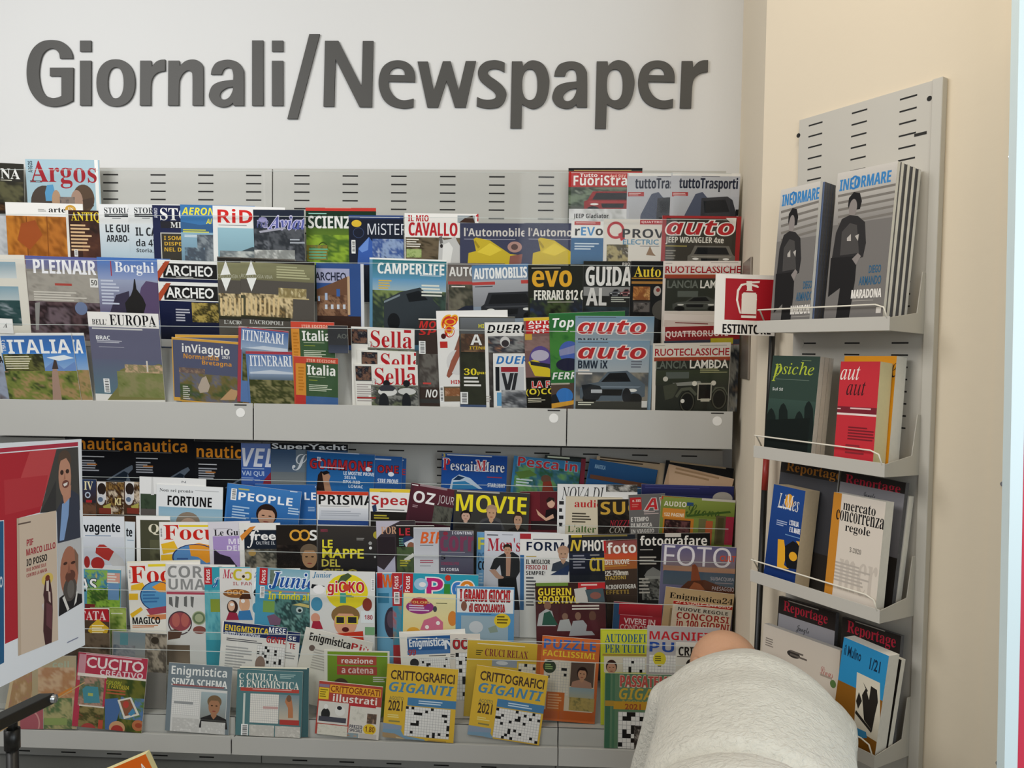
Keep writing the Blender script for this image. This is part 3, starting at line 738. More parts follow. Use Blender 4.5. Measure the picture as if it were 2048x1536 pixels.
M('B', 2, 131, 420, 275, 423, '3a231c', 'dark brown antiques magazine with narrow yellow capitals, second tier', [
  R(129, 418, 139, 530, 'e2ded6'), N(165, 445, 275, 530, '2b1c17 4a2c22 5e3a2a', 5, 5), T('ANTIQUARI', 142, 425, 246, 446, 'ecd03a', 'r'), L(142, 449, 185, 505, 8, 'd9b48a'), B(149, 499, 156, 513)])
STOR = lambda x, h: [G(x + 3, 448, x + 150, 530, 'd8dde0', 'a9bfcd'), R(x, 406, x + 3, 530, 'c3c5c4'), T('STORIA', x + 12, 415, x + 66, 427, '2a2d31', 'r'), R(x + 13, 428, x + 60, 434, '22252a'), L(x + 22, 430, x + 52, 433, 1, 'c9cbcc'), L(x + 28, 436, x + 50, 438, 1, '55585c')] + h
M('B', 3, 196, 408, 340, 409, 'e3e4e3', 'white history magazine with two heavy black headline rows, left of its twin', STOR(196, [T('LE GUERRE', 211, 449, 290, 465, '23262b', 's'), T('ARABO-', 213, 470, 258, 484, '23262b', 's')]))
M('B', 4, 256, 408, 400, 410, 'dcdedd', 'white history magazine with three black headline rows, right of its twin', STOR(256, [T('IL CASO', 271, 455, 335, 472, '23262b', 's'), T('da 47', 272, 478, 315, 493, '23262b', 's'), T('Storia, vita', 273, 497, 330, 506, '23262b', 's')]))
M('B', 5, 304, 410, 440, 412, '1c2348', 'navy blue magazine with big white serif letters and gold headlines, second tier', [
  T('STO', 320, 416, 380, 441, WH, 'r'), R(321, 443, 440, 457, '23222a'), T('MIS', 341, 444, 372, 456, 'dcdcdc', 'r'), R(322, 466, 440, 530, 'c9c6be'), R(324, 468, 440, 530, '3b372f'), T('I SOM', 328, 472, 362, 480, 'dcae3a', 's'), T('DISPE', 329, 484, 363, 491, 'dcae3a', 's'), T('NEL D', 329, 495, 363, 503, 'dcae3a', 's'), T('ANNO', 308, 416, 315, 436, 'c9cbd8', 's', None, True)])
M('B', 6, 360, 409, 510, 412, '3c76ae', 'blue aviation magazine with yellow slanted title, second tier', [
  T('AERON', 363, 415, 430, 430, 'efe23c', 'i'), P('35608f', 362, 443, 400, 450, 440, 446, 440, 470, 362, 470), G(362, 466, 510, 530, '8fb2c6', '6f8ea0'), L(366, 459, 420, 467, 2, 'e3dc3a'), L(369, 470, 415, 476, 2, 'dfe6ea'), N(395, 470, 460, 530, '3a3f45 8a9298 59616a 20242a', 5, 5), N(370, 495, 410, 530, '7fa2b8 4c5560 a7bac4', 3, 3), T('Al', 412, 437, 424, 448, 'efe23c', 'i')])
M('B', 7, 425, 411, 570, 415, 'ecebe8', 'white defence magazine with thick red letters and a pale sky photo, second tier', [
  T('RiD', 435, 418, 505, 446, 'd12420', 's'), L(437, 450, 503, 453, 1, '8b8d8e'), G(436, 457, 570, 530, '9cc2cf', '7fa0ae'), P('3f4a50', 478, 504, 505, 494, 570, 500, 570, 512, 480, 508), N(440, 503, 570, 530, 'a9b0b0 6c7478 c4c8c4', 6, 2)])
M('B', 8, 506, 419, 608, 420, '1d2535', 'dark navy magazine with outlined lilac blackletter title, second tier', [
  N(508, 458, 640, 530, '3f434a 55585e 2c3036 70737a', 7, 5), T('Aviat', 536, 432, 612, 459, '5c63a8', 'k', 'c9c4e6'), T('PER', 513, 441, 536, 455, '4a4f86', 'k', 'c9c4e6'), EL(517, 434, 534, 444, '9b97c4'), P('a9a8b6', 518, 462, 570, 454, 572, 458, 520, 466), L(580, 478, 612, 490, 2, 'a8adb6'), N(506, 500, 590, 530, 'c3c5c2 8d8f8c e0e0dc', 6, 2)])
M('B', 9, 611, 415, 752, 416, '16301f', 'dark green science magazine with a red top band and white capitals, second tier', [
  R(606, 412, 755, 422, 'c23a30'), L(650, 415, 720, 418, 1, 'e9a89a'), G(612, 455, 752, 530, '4d6a25', '86a02c'), N(612, 470, 752, 530, '6f8d28 8fae34 4a6a24 a8c044', 6, 4), T('SCIENZE', 616, 432, 713, 457, 'eeeeea', 's'), L(617, 426, 655, 430, 1, '9ad0c0'), O(636, 484, 656, 508, '3a4f1a', .2), N(608, 490, 655, 520, '2f6b4a 8a7a30 1f5a44', 4, 4), L(618, 497, 660, 520, 4, '67b08a')])
M('B', 10, 697, 430, 807, 431, '171d2e', 'midnight blue mystery magazine with blue crystals and thin white title, second tier', [
  G(697, 430, 840, 438, '365089', '20305a'), L(720, 434, 800, 437, 1, 'c9cfe0'), T('MiSTERI', 735, 447, 822, 470, 'e0e2ea', 'm'), EL(703, 440, 723, 454, 'e6c03a'), O(706, 455, 728, 476, '3a4a70', .1), B(703, 480, 711, 507), P('3a5fae', 717, 496, 738, 474, 750, 490, 745, 530, 715, 530), P('6d92d8', 717, 498, 738, 474, 736, 500, 724, 505), N(745, 478, 808, 530, '2a3a62 8fa4c8 3f5a98 c4cfe0', 5, 4)])
M('B', 11, 809, 426, 957, 428, 'eae8e3', 'white horse magazine with red block title and a grey horse head, second tier', [
  T('CAVALLO', 817, 445, 914, 472, 'b8222a', 's'), T('IL MIO', 816, 430, 857, 443, 'b8222a', 's'), N(811, 475, 925, 530, '4a4032 6b5d48 38301f 86755a', 5, 5), R(915, 431, 950, 446, '9aa3a8'), P('3f2a20', 918, 445, 930, 436, 945, 431, 950, 446), T('1', 951, 428, 957, 443, 'b8222a', 's'), L(813, 478, 842, 496, 4, 'e4ded2'), N(813, 498, 843, 515, '6a8a3a a8b878 3f5a24', 4, 3), P('c3c2c0', 876, 530, 878, 482, 882, 474, 888, 480, 902, 478, 910, 472, 914, 482, 925, 500, 925, 530), P('e3e2df', 884, 530, 886, 490, 898, 484, 906, 496, 900, 530), EL(880, 488, 886, 496, '2a2624'), P('6a6866', 878, 474, 884, 472, 886, 486, 880, 488)])
ACAR = lambda x: [T('l’Automobile' if False else "l'Automobile", x + 8, 456, x + 132, 473, 'd2cdc6', 's'), L(x + 8, 478, x + 120, 480, 1, 'a4a4b0'), P('c9b02e', x + 15, 530, x + 17, 506, x + 32, 502, x + 27, 478, x + 32, 475, x + 60, 481, x + 85, 498, x + 100, 508, x + 118, 510, x + 110, 530), P('e0c840', x + 34, 504, x + 60, 486, x + 84, 500, x + 60, 512), P('a08a20', x + 30, 480, x + 40, 494, x + 36, 497, x + 28, 484), EL(x + 95, 483, x + 124, 505, 'b08a80'), EL(x + 102, 488, x + 116, 500, '5e4a48'), P('8d5a50', x + 100, 512, x + 125, 508, x + 122, 530, x + 98, 530)]
M('B', 12, 920, 446, 1066, 447, '3e4159', 'slate blue magazine with a yellow car under a cover, left of its twin', ACAR(920))
M('B', 13, 1049, 446, 1195, 447, '3e4159', 'slate blue magazine with a yellow car under a cover, right of its twin', ACAR(1049))
M('B', 14, 1143, 442, 1240, 443, '36648f', 'blue supplement with white header and black and blue letters, second tier', [
  R(1142, 440, 1240, 476, 'e6e5e1'), T('EV', 1162, 454, 1190, 471, '3f86bf', 's'), T('r', 1150, 457, 1160, 471, BK, 's'), T('o', 1191, 457, 1206, 471, BK, 's'), R(1149, 443, 1201, 450, 'b8423f'), L(1152, 445, 1198, 448, 1, 'e9d0ca'), L(1149, 486, 1200, 502, 3, 'c3d2de'), G(1143, 505, 1240, 530, '3a6a94', '2d587c')])
M('B', 15, 1208, 438, 1355, 439, 'd8d3ca', 'cream magazine with a red ring letter and black capitals, second tier', [
  O(1214, 443, 1249, 478, 'b3262c', .3), P('b3262c', 1236, 468, 1244, 464, 1250, 478, 1242, 482), T('PROVE', 1245, 458, 1345, 476, '1e1c1b', 's'), T('ELECTRIC', 1246, 479, 1317, 489, '4b84a6', 'n'), R(1280, 440, 1345, 449, 'b3262c'), T('QUATTRO', 1283, 442, 1325, 447, 'ecd9d4', 's'), N(1213, 489, 1256, 530, '6a5a2e a89a6a 3f361c d2ccc0', 5, 5), P('8a6a4a', 1292, 510, 1300, 492, 1306, 506, 1312, 512), L(1280, 492, 1330, 494, 1, '4a4845')])
M('B', 16, 1325, 431, 1483, 433, '9a2c2c', 'magazine with red border, red slanted title and a boxy jeep, second tier', [
  R(1331, 437, 1471, 530, '3b372f'), T('auto', 1333, 441, 1468, 470, 'b32226', 'i', 'eceae4'), P('d8d4cc', 1452, 436, 1473, 436, 1471, 456), L(1342, 438, 1420, 440, 1, 'b8b0a4'), T('JEEP WRANGLER 4xe', 1331, 474, 1447, 489, 'd8d4ca', 's'), L(1331, 491, 1380, 495, 1, 'a89a50'), L(1331, 500, 1352, 520, 4, '8a857a'), CAR(1375, 491, 1470, 534, '6d6a62', 'box')])

# ------------------------------------------------------------------ third tier
M('C', 0, -110, 508, 48, 510, 'd9d4c8', 'cream framed magazine with two misty mountain photos, far left of the third tier', [
  G(-100, 523, 32, 556, '86a2b0', 'c9cfce'), G(-100, 572, 38, 605, '7f9fae', 'b9c2c2'), N(-100, 600, 42, 650, '9aa4aa 2e4a4a 1f3a3c 4a6466', 5, 4)])
M('C', 1, 50, 511, 200, 516, '8b857d', 'mauve camping magazine with big white capitals and painted grey plastic glare, third tier', [
  G(48, 510, 202, 540, '565c98', '7d7c92'), N(56, 545, 202, 606, '8f8a82 a09a90 7c766e', 6, 4), N(56, 604, 202, 680, '3a2a2a 5a4548 2a1e20 6a5a60 4a3a34', 6, 4), T('PLEINAIR', 66, 520, 191, 548, 'eeedf0', 's'), R(180, 557, 196, 575, 'e3e1dc'), T('50', 182, 560, 194, 571, '5c5a56', 's'), L(110, 567, 150, 576, 1, 'a8453c'), L(68, 584, 190, 604, 4, 'c9c3b8'), EL(150, 604, 175, 630, '6c7a9a'), P('8c8a86', 70, 606, 80, 604, 78, 660, 72, 660)])  # grey blotches paint the glare of the clear front onto the cover
M('C', 2, 193, 514, 340, 518, '6a7fae', 'blue magazine with a dark church dome before purple mountains, third tier', [
  G(193, 514, 340, 560, '3f6eb4', '8f9cc0'), G(193, 560, 340, 625, '98a0b8', '6a6480'), P('5a4a6a', 272, 625, 282, 575, 292, 562, 340, 570, 340, 640, 272, 640), P('3a3448', 215, 640, 232, 590, 258, 582, 262, 640), T('Borghi', 229, 524, 308, 551, 'eef0f6', 'r'), R(221, 522, 223, 552, 'a83a44'), P('22201f', 268, 558, 270, 558, 273, 578, 286, 596, 292, 610, 284, 640, 256, 640, 250, 606, 262, 590, 266, 578), L(203, 560, 240, 612, 8, 'c3c8d8')])
ARCH = lambda x, y: [R(x + 14, y + 8, x + 122, y + 37, '1d1c1c'), T('ARCHEO', x + 19, y + 12, x + 113, y + 32, 'f0efec', 'n'), L(x + 40, y + 34, x + 85, y + 36, 1, 'd0d0cc'), P('b04a2c', x - 2, y + 30, x + 18, y + 2, x + 28, y + 2, x + 2, y + 46), B(x + 122, y + 9, x + 130, y + 34)]
M('C', 3, 314, 519, 452, 524, 'e9e8e4', 'white framed archaeology magazine peeking out above its twin, third tier', ARCH(312, 520) + [R(318, 558, 440, 600, '1a2040')])
M('C', 4, 316, 563, 454, 567, 'e9e8e4', 'white framed navy archaeology magazine with golden finds, in front of its twin', ARCH(314, 564) + [G(320, 603, 444, 680, '141c40', '0d1228'), N(384, 606, 440, 645, '8a7a3a 3a3418 b09a50 2a2612', 5, 4), L(352, 618, 382, 645, 5, 'b9b9c4')])
AV = lambda x: [R(x - 4, 518, x + 150, 526, '26231f'), G(x, 527, x + 150, 562, '8d8b68', '726f52'), T('ARCHEOLOGIA VIVA', x - 4, 549, x + 64, 556, 'b9b8a4', 'm'), P('eeeeea', x + 11, 550, x + 21, 521, x + 31, 549), P('eeeeea', x + 12, 556, x + 32, 556, x + 22, 583), L(x + 72, 534, x + 140, 560, 5, 'b4b28c'), N(x - 3, 588, x + 105, 634, 'c4a878 6a5a3c d8c296 4f4530 a88a58', 12, 3), R(x - 2, 590, x + 10, 632, '4a4a38'), N(x + 76, 577, x + 132, 597, 'e0d2a8 8a7a50 c8b888', 8, 2), L(x + 70, 596, x + 140, 600, 1, 'c8b484'), T("L'ACROPOLI", x + 18, 641, x + 86, 649, 'cfcfca', 'r'), G(x - 4, 633, x + 100, 640, '38361f', '2a2a26')] + [R(x + 2 + 9 * q, 596, x + 6 + 9 * q, 630, 'd8be8c') for q in range(9)]
M('C', 0, 434, 513, 590, 519, '55504a', 'olive magazine with a floodlit temple, mostly hidden behind its twin', AV(430))
M('C', 1, 481, 516, 629, 524, '55504a', 'olive magazine with a floodlit temple colonnade and white triangles, third tier', AV(481))
M('C', 0, 632, 526, 727, 528, '31508a', 'blue magazine with a ruined brick facade and thin dark capitals, third tier', [
  R(722, 524, 730, 690, 'd9dbe0'), R(628, 537, 699, 566, 'a9abc8'), T('ARCHEO', 630, 545, 692, 561, '22263a', 'n'), P('6d4c38', 628, 645, 630, 580, 660, 568, 695, 553, 697, 640), N(632, 590, 694, 648, '7a5840 5a3c2c 8e6a50 4a3226', 6, 5), R(673, 578, 680, 593, '3a5fa0'), R(650, 586, 655, 600, 'a9b9d4'), R(636, 592, 640, 602, 'a9b9d4')] + [R(650 + 12 * q, 609, 655 + 12 * q, 618, 'c9cfd8') for q in range(4)] + [R(628, 632, 722, 690, '38241c'), R(695, 553, 700, 630, 'c4a684')])
M('C', 1, 739, 515, 893, 520, '5f8fae', 'teal topped magazine with a dark camper van on a lake shore, third tier', [
  R(737, 512, 895, 521, 'e9e9e4'), G(745, 521, 893, 560, '2b6d74', '5d97b8'), N(745, 580, 893, 690, '6a7a5a 40544a 2c3a34 7a8a50 3c4c40', 6, 5), G(745, 558, 893, 582, '5f97c0', '9cb4be'), T('CAMPERLIFE', 755, 527, 888, 549, 'f0f1ee', 's'), P('343b40', 768, 600, 800, 584, 840, 575, 862, 595, 880, 615, 884, 690, 768, 690), P('15191c', 812, 588, 838, 581, 856, 600, 818, 604), P('7d8a90', 768, 602, 800, 588, 800, 592, 768, 606), EL(775, 626, 800, 660, '15171a'), L(843, 570, 886, 596, 4, 'dfe0d4'), L(757, 560, 785, 580, 4, 'd8b44a'), L(840, 551, 886, 554, 1, 'dfe4e6')])
M('C', 0, 895, 526, 1010, 527, '6b625d', 'dull brown car magazine mostly hidden behind a blue one, third tier', [
  G(895, 526, 1010, 580, '5c5450', '8a827c'), N(898, 570, 1010, 690, '5d5a4a 37382e 716c5c 26282a', 5, 6), T('AUTOMO', 898, 534, 985, 553, 'e3e0dc', 's'), R(896, 563, 960, 569, 'b04440'), L(903, 572, 940, 577, 1, 'd8d0c8'), P('262b3a', 910, 622, 930, 612, 1010, 606, 1010, 690, 910, 690)])
M('C', 1, 943, 531, 1057, 527, '8b98a8', 'pale blue car magazine with a dark off-roader and white capitals, third tier', [
  G(943, 527, 1060, 560, '4a7aa6', '8d9cae'), G(943, 560, 1060, 612, 'a9abb0', '8b8c90'), T('AUTOMOBILIS', 947, 535, 1053, 557, 'f2f2f0', 's'), R(943, 564, 990, 570, 'b8443f'), L(950, 572, 996, 576, 1, '4a4c52'), R(1042, 560, 1060, 567, 'b8443f'), CAR(962, 583, 1075, 640, '2a2c30', 'box')])
M('C', 2, 1056, 529, 1190, 528, '20221a', 'black car magazine with fat yellow letters and white headline, third tier', [
  N(1060, 596, 1190, 690, '2c3a1e 16180f 41502a 22262c 2a3a5a', 6, 4), T('evo', 1064, 541, 1143, 574, 'e2a92c', 's'), L(1063, 535, 1142, 539, 1, 'b8b4a6'), T('FERRARI 812 GTS', 1068, 580, 1186, 600, 'e9e6dc', 's'), L(1095, 603, 1160, 607, 1, 'a8a496')])
M('C', 3, 1167, 522, 1320, 523, '22231f', 'black buyer guide magazine with tall white letters over grey cars, third tier', [
  R(1167, 574, 1300, 592, '8a8a88'), CAR(1218, 578, 1242, 592, '5a5c60'), CAR(1240, 578, 1262, 592, '7a4a4a'), T('GUIDA', 1171, 533, 1263, 572, 'e6e4e0', 's'), T('AL', 1172, 576, 1212, 611, 'd8d6d2', 's'), R(1244, 525, 1300, 531, '22231f'), T('RUO', 1245, 525, 1260, 531, 'd6d3cc', 's'), L(1222, 594, 1262, 606, 3, 'b0b2a8'), N(1167, 614, 1300, 690, '1a1b1c 2e3a40 101214', 5, 3)])
M('C', 4, 1262, 522, 1400, 523, '141414', 'black classic car magazine with yellow serif title and small photos, third tier', [
  T('Auto', 1268, 532, 1322, 554, 'efd23c', 'r'), R(1263, 556, 1400, 558, 'c08a30'), R(1263, 563, 1400, 568, 'a87838'), R(1266, 573, 1300, 600, 'b8763c'), N(1266, 573, 1300, 600, 'c98a48 8a5228 d8a868', 4, 3), R(1266, 603, 1300, 624, '4a4644'), N(1268, 606, 1298, 624, '2a2624 6a6460 8a8480', 4, 2), EL(1307, 572, 1322, 592, 'b0a8a0'), EL(1312, 576, 1320, 584, '8a3a34'), EL(1304, 600, 1345, 640, '4f4c46')])
RUO = lambda x, y, w: [T('RUOTECLASSICHE', x + 4, y + 10, x + w - 4, y + 24, 'a8232b', 'n'), L(x + 4, y + 4, x + 26, y + 6, 1, '8a8680'), L(x + w * .6, y + 3, x + w - 8, y + 5, 1, '8a8680'), G(x + 2, y + 27, x + w - 2, y + 35, 'a84a24', '8c3a32')]
M('C', 5, 1327, 522, 1482, 522, 'e3dad2', 'white and red classic car magazine behind the fire extinguisher sign, third tier', RUO(1327, 522, 158) + [
  R(1330, 557, 1480, 622, '2f332c'), T('LANCIA', 1335, 561, 1396, 576, '6a7068', 'n'), T('LAMBDA', 1401, 561, 1468, 576, 'e6e4dc', 'n'), CAR(1345, 592, 1440, 620, '4c4f4a'), R(1355, 582, 1396, 594, '5a605a'), L(1332, 627, 1440, 632, 2, '4a4642'), R(1328, 624, 1480, 700, 'ddd3ca')])

# ------------------------------------------------------------------ front tier
M('D', 1, -95, 672, 8, 672, 'b0b4c0', 'magazine sliver with grey cover at the far left of the front tier', [R(-95, 672, 8, 720, 'd9d9d6'), N(-95, 720, 30, 800, '5a4a44 9aa2b4 3a3430', 4, 4), T('A', -2, 712, 5, 726, BK, 's')])
ITA = lambda x: [G(x + 5, 671, x + 180, 705, '3f6aa8', '3f78c0'), G(x + 5, 705, x + 190, 750, '4a86cc', '9cb8d8'), T('ITALIA', x + 17, 679, x + 142, 707, 'f2f2f0', 's'), T("THAT'S", x + 3, 680, x + 13, 703, 'e8e8ea', 's', None, True), P('6f8ec4', x + 85, 742, x + 110, 722, x + 130, 738, x + 150, 724, x + 190, 736, x + 190, 760, x + 85, 758), N(x + 10, 708, x + 90, 745, '4a4a2c 6a6a3a 32331e 8a9a70', 5, 3), N(x + 15, 742, x + 190, 800, '5a6a34 a88a60 78823e 3c4a24 c49a78', 8, 4), P('a88a7a', x + 108, 800, x + 106, 745, x + 112, 722, x + 118, 745, x + 126, 800), P('4a3c38', x + 106, 738, x + 110, 720, x + 112, 714, x + 115, 722, x + 119, 738), L(x + 13, 712, x + 75, 740, 6, 'ddd6b8'), P('e8eef2', x + 95, 715, x + 130, 710, x + 150, 716, x + 120, 722)]
M('D', 1, 20, 666, 167, 666, 'e4e4e0', 'blue travel magazine with a bell tower, the right and rear one of two twins', [T('IA', 143, 679, 164, 707, 'f2f2f0', 's')] + ITA(22)[:2] + [T('IA', 143, 679, 164, 707, 'f2f2f0', 's'), N(100, 740, 190, 800, '5a6a34 a88a60 78823e 3c4a24', 5, 4)], ybot=820)
M('D', 2, -4, 667, 142, 666, 'e4e4e0', 'blue travel magazine with a bell tower and town, the front one of two twins', ITA(-2))
M('D', 0, -60, 634, 24, 638, 'e6e5e1', 'white tilted card with a small black arrow mark at the left edge', [T('A', 6, 646, 14, 655, BK, 'k')], ybot=663)
M('D', 3, 174, 623, 316, 628, 'e6e3dd', 'tall slate grey travel magazine with a fortified island hill, front tier', [
  R(174, 656, 345, 790, '64647a'), G(180, 720, 345, 790, '62667c', '5f7a86'), P('7d7a4a', 240, 740, 262, 730, 290, 736, 318, 728, 345, 740, 345, 800, 215, 800, 235, 775), N(236, 744, 340, 795, '5f6a34 7f8450 8f8a60 4a5a2c', 6, 4), N(250, 730, 325, 746, 'b89878 8a8460 c8a888 5f6a40', 7, 2), R(293, 722, 296, 744, 'd8d0c4'), T('EUROPA', 219, 630, 312, 653, '1d1c1e', 'r'), T("BELL'", 184, 638, 213, 649, '1d1c1e', 'r'), L(184, 657, 316, 663, 1, 'c9c9c6'), T('BRAC', 192, 671, 220, 679, 'f0f0f0', 's'), L(194, 681, 245, 687, 2, 'c3c3cc'), L(198, 694, 280, 697, 1, '9a9aa8'), B(208, 757, 220, 785)])
INV = lambda x, y: [R(x + 5, y + 9, x + 150, 800, '565a72'), T('inViaggio', x + 22, y + 14, x + 117, y + 37, 'eeece8', 's'), T('Normandia', x + 25, y + 33, x + 95, y + 43, 'd9963a', 's'), T('Bretagna', x + 62, y + 47, x + 121, y + 58, 'd9963a', 's'), T('2021', x + 102, y + 36, x + 117, y + 42, 'eeece8', 's')]
M('D', 1, 350, 669, 494, 671, 'd9a548', 'yellow edged travel magazine behind its matching copy, front tier', [R(356, 676, 500, 800, '565a72')])
M('D', 2, 343, 674, 484, 685, 'd9a548', 'yellow framed travel magazine with a rocky abbey island, front tier', INV(342, 676) + [
  N(358, 736, 410, 750, '9a8068 6a5a58 b89a7c', 6, 2), N(360, 750, 495, 805, '5a5a5c 4a5a34 74683f 6a6a78 8a7a50', 7, 4), P('b8a898', 396, 775, 404, 756, 412, 752, 420, 772, 416, 784, 400, 786), P('c09a70', 440, 800, 462, 778, 478, 782, 470, 800), L(366, 772, 382, 800, 7, 'c9c6ba')])
ITI = lambda x, y: [R(x + 5, y + 6, x + 96, y + 200, '5d7cae'), G(x + 5, y + 6, x + 100, y + 48, '4a6ca6', '9fb2c8'), T('ITINERARI', x + 7, y + 7, x + 91, y + 29, 'eceef2', 'r'), P('c9d2de', x + 8, y + 40, x + 50, y + 36, x + 98, y + 42, x + 98, y + 46, x + 8, y + 46), N(x + 8, y + 50, x + 100, y + 110, '5a5c34 77754a 3f4424 8a845a 4a5a5a', 5, 5), G(x + 7, y + 44, x + 100, y + 56, '8a9cb4', '5c6c7c')]
M('D', 0, 477, 652, 577, 663, 'a8424e', 'red framed travel booklet with white capitals, the rear and higher of two twins', ITI(477, 656))
M('D', 1, 491, 702, 590, 704, 'a8424e', 'red framed travel booklet with a river plain, the front and lower of two twins', ITI(492, 704))
ITR = lambda x, y: [R(x + 2, y + 2, x + 92, y + 14, 'c84a38'), T('ITER EDIZIONI', x + 22, y + 5, x + 80, y + 11, 'f0c0a8', 's'), R(x + 2, y + 14, x + 22, y + 200, 'd9913a'), R(x + 22, y + 14, x + 92, y + 200, '3f5a3c'), T('Italia', x + 23, y + 16, x + 79, y + 37, 'f0efe8', 's'), L(x + 26, y + 40, x + 80, y + 42, 1, 'b8c4a8'), L(x + 27, y + 46, x + 50, y + 48, 1, 'a8b038'), L(x + 27, y + 56, x + 74, y + 70, 4, 'c9d0b8'), L(x + 6, y + 20, x + 18, y + 70, 8, 'c07a28')]
M('D', 2, 581, 643, 668, 645, 'c84a38', 'red, orange and green Italy guide with white title, higher and behind its twin', ITR(581, 645))
M('D', 3, 587, 712, 676, 717, 'c84a38', 'red, orange and green Italy guide with a blue foot, lower and in front', ITR(591, 714) + [R(612, 794, 690, 830, '46689a'), R(592, 790, 612, 830, 'c23a34')])
M('D', 1, 655, 651, 695, 652, '3a3b3d', 'dark grey magazine with faint letters behind clear plastic, front tier', [T('AOS', 674, 668, 699, 677, '6a6d66', 'n'), G(655, 690, 706, 706, '3a3f4a', '4a5060')], ybot=706)
SEL = lambda x, y: [R(x + 1, y + 2, x + 33, y + 32, '4a4a48'), N(x + 2, y + 3, x + 32, y + 30, '3a3a3a 7a5a4a 22222a 8a8680', 4, 4), T('Sella', x + 39, y + 6, x + 122, y + 40, 'b8222a', 'r'), T('in', x + 34, y + 26, x + 44, y + 37, 'c9c8c4', 'k'), R(x + 106, y + 4, x + 120, y + 10, 'b8222a'), R(x + 34, y + 41, x + 128, y + 160, '6f7064'), N(x + 34, y + 44, x + 128, y + 110, '55584c 8a8a84 3a3c3a 6a7058 a8a8a6', 6, 4)]
M('D', 0, 702, 653, 829, 658, 'e9e6de', 'white motorcycle magazine with red title, rearmost and highest of three', SEL(702, 656))
M('D', 1, 714, 699, 832, 704, 'e9e6de', 'white motorcycle magazine with red title, middle one of three', SEL(722, 702))
M('D', 2, 709, 728, 835, 730, 'e9e6de', 'white motorcycle magazine with two white motorbikes, front and lowest of three', SEL(710, 730) + [
  L(714, 768, 750, 805, 8, 'b0a8a4'), R(714, 794, 752, 797, 'a82a2a'), EL(756, 775, 794, 792, 'dddcd8'), EL(758, 786, 778, 825, '24262a'), EL(796, 776, 832, 790, 'd0d0cc'), EL(804, 786, 822, 825, '24262a'), EL(766, 760, 780, 774, '1e2024'), EL(806, 760, 820, 774, '1e2024'), P('3a3c42', 756, 776, 766, 770, 782, 770, 792, 776, 786, 782, 762, 782)])
M('D', 0, 837, 637, 890, 638, '3c302b', 'dark brown motorbike magazine with red slanted capitals, front tier', [
  R(825, 635, 890, 640, 'dad6cc'), T('MO', 838, 642, 872, 656, 'c22f2c', 'i'), T('SP', 838, 657, 872, 670, 'c22f2c', 'i'), B(838, 682, 851, 708), N(830, 708, 890, 775, '2a2624 4a4440 6a6660 3a302c', 4, 4), L(846, 765, 868, 772, 1, 'c24a44'), T('NO', 851, 779, 875, 795, 'eeece8', 'i'), R(840, 798, 880, 806, '3a3a38')])
M('D', 1, 872, 622, 1015, 620, 'e9e7e3', 'white cycling magazine with red and yellow swirling title and a running leg, front tier', [
  T('C', 884, 632, 915, 675, 'c9382a', 'h', 'eab02c'), EL(887, 634, 914, 652, 'c9382a'), O(889, 637, 912, 650, 'eab02c', .3), EL(890, 650, 905, 666, 'c9382a'), O(890, 651, 906, 667, 'eab02c', .3), EL(882, 667, 892, 678, '4a1c1c'), R(880, 683, 895, 696, 'c0302c'), P('8a5a4a', 900, 725, 912, 690, 922, 660, 926, 690, 912, 740, 898, 756, 893, 752), EL(893, 700, 935, 750, 'd8d6d4'), P('9a5a48', 902, 722, 918, 690, 925, 700, 906, 742, 897, 756, 894, 750), T('HIM', 902, 760, 925, 768, 'c0302c', 's'), R(888, 773, 925, 803, '6a5a44'), N(890, 776, 925, 792, 'b88a68 8a5a3a c8a080', 4, 2), B(880, 772, 887, 804)])
M('D', 2, 918, 633, 1030, 634, '3a3a34', 'dark magazine with rocky peaks and a large yellow number, front tier', [
  R(916, 630, 1040, 634, 'dedcd4'), G(920, 636, 1040, 680, '6a6e72', '4c4c48'), N(922, 668, 1040, 710, '6a4a38 4a3a30 7c6048 38302a', 6, 3), N(922, 705, 1040, 830, '2a2a22 34362a 22241e', 4, 4), T('A', 941, 669, 964, 690, 'e9e8e4', 's'), T('ITINERARI', 939, 693, 1003, 699, 'c9a830', 's'), T('HI', 957, 648, 968, 656, 'd8d030', 's'), T('30', 928, 737, 953, 750, 'ead630', 'r'), L(928, 754, 968, 776, 3, 'e4e2dc'), T('passi', 954, 742, 985, 750, 'ead630', 'r'), B(921, 784, 936, 808), R(920, 810, 1040, 818, '4a5a7a')])
DUE = lambda x, y, c: [T('DUERUOTE', x + 8, y + 8, x + 158, y + 24, c, 'i')]
M('D', 3, 969, 645, 1110, 644, 'e6e4df', 'white motorcycle magazine with black slanted title and helmeted rider, rear of two', [
  T('DUERUOTE', 974, 649, 1108, 666, '17171a', 'i'), N(976, 672, 1110, 705, '6a3a3a 8a8a88 3a3a40 a8785a', 6, 3), EL(1000, 673, 1020, 695, 'd0cecb'), EL(1003, 680, 1018, 694, '3a3436'), N(978, 705, 1110, 820, '5a5450 3a3634 8a8480', 5, 5), L(972, 792, 984, 806, 3, 'b8b0a8')])
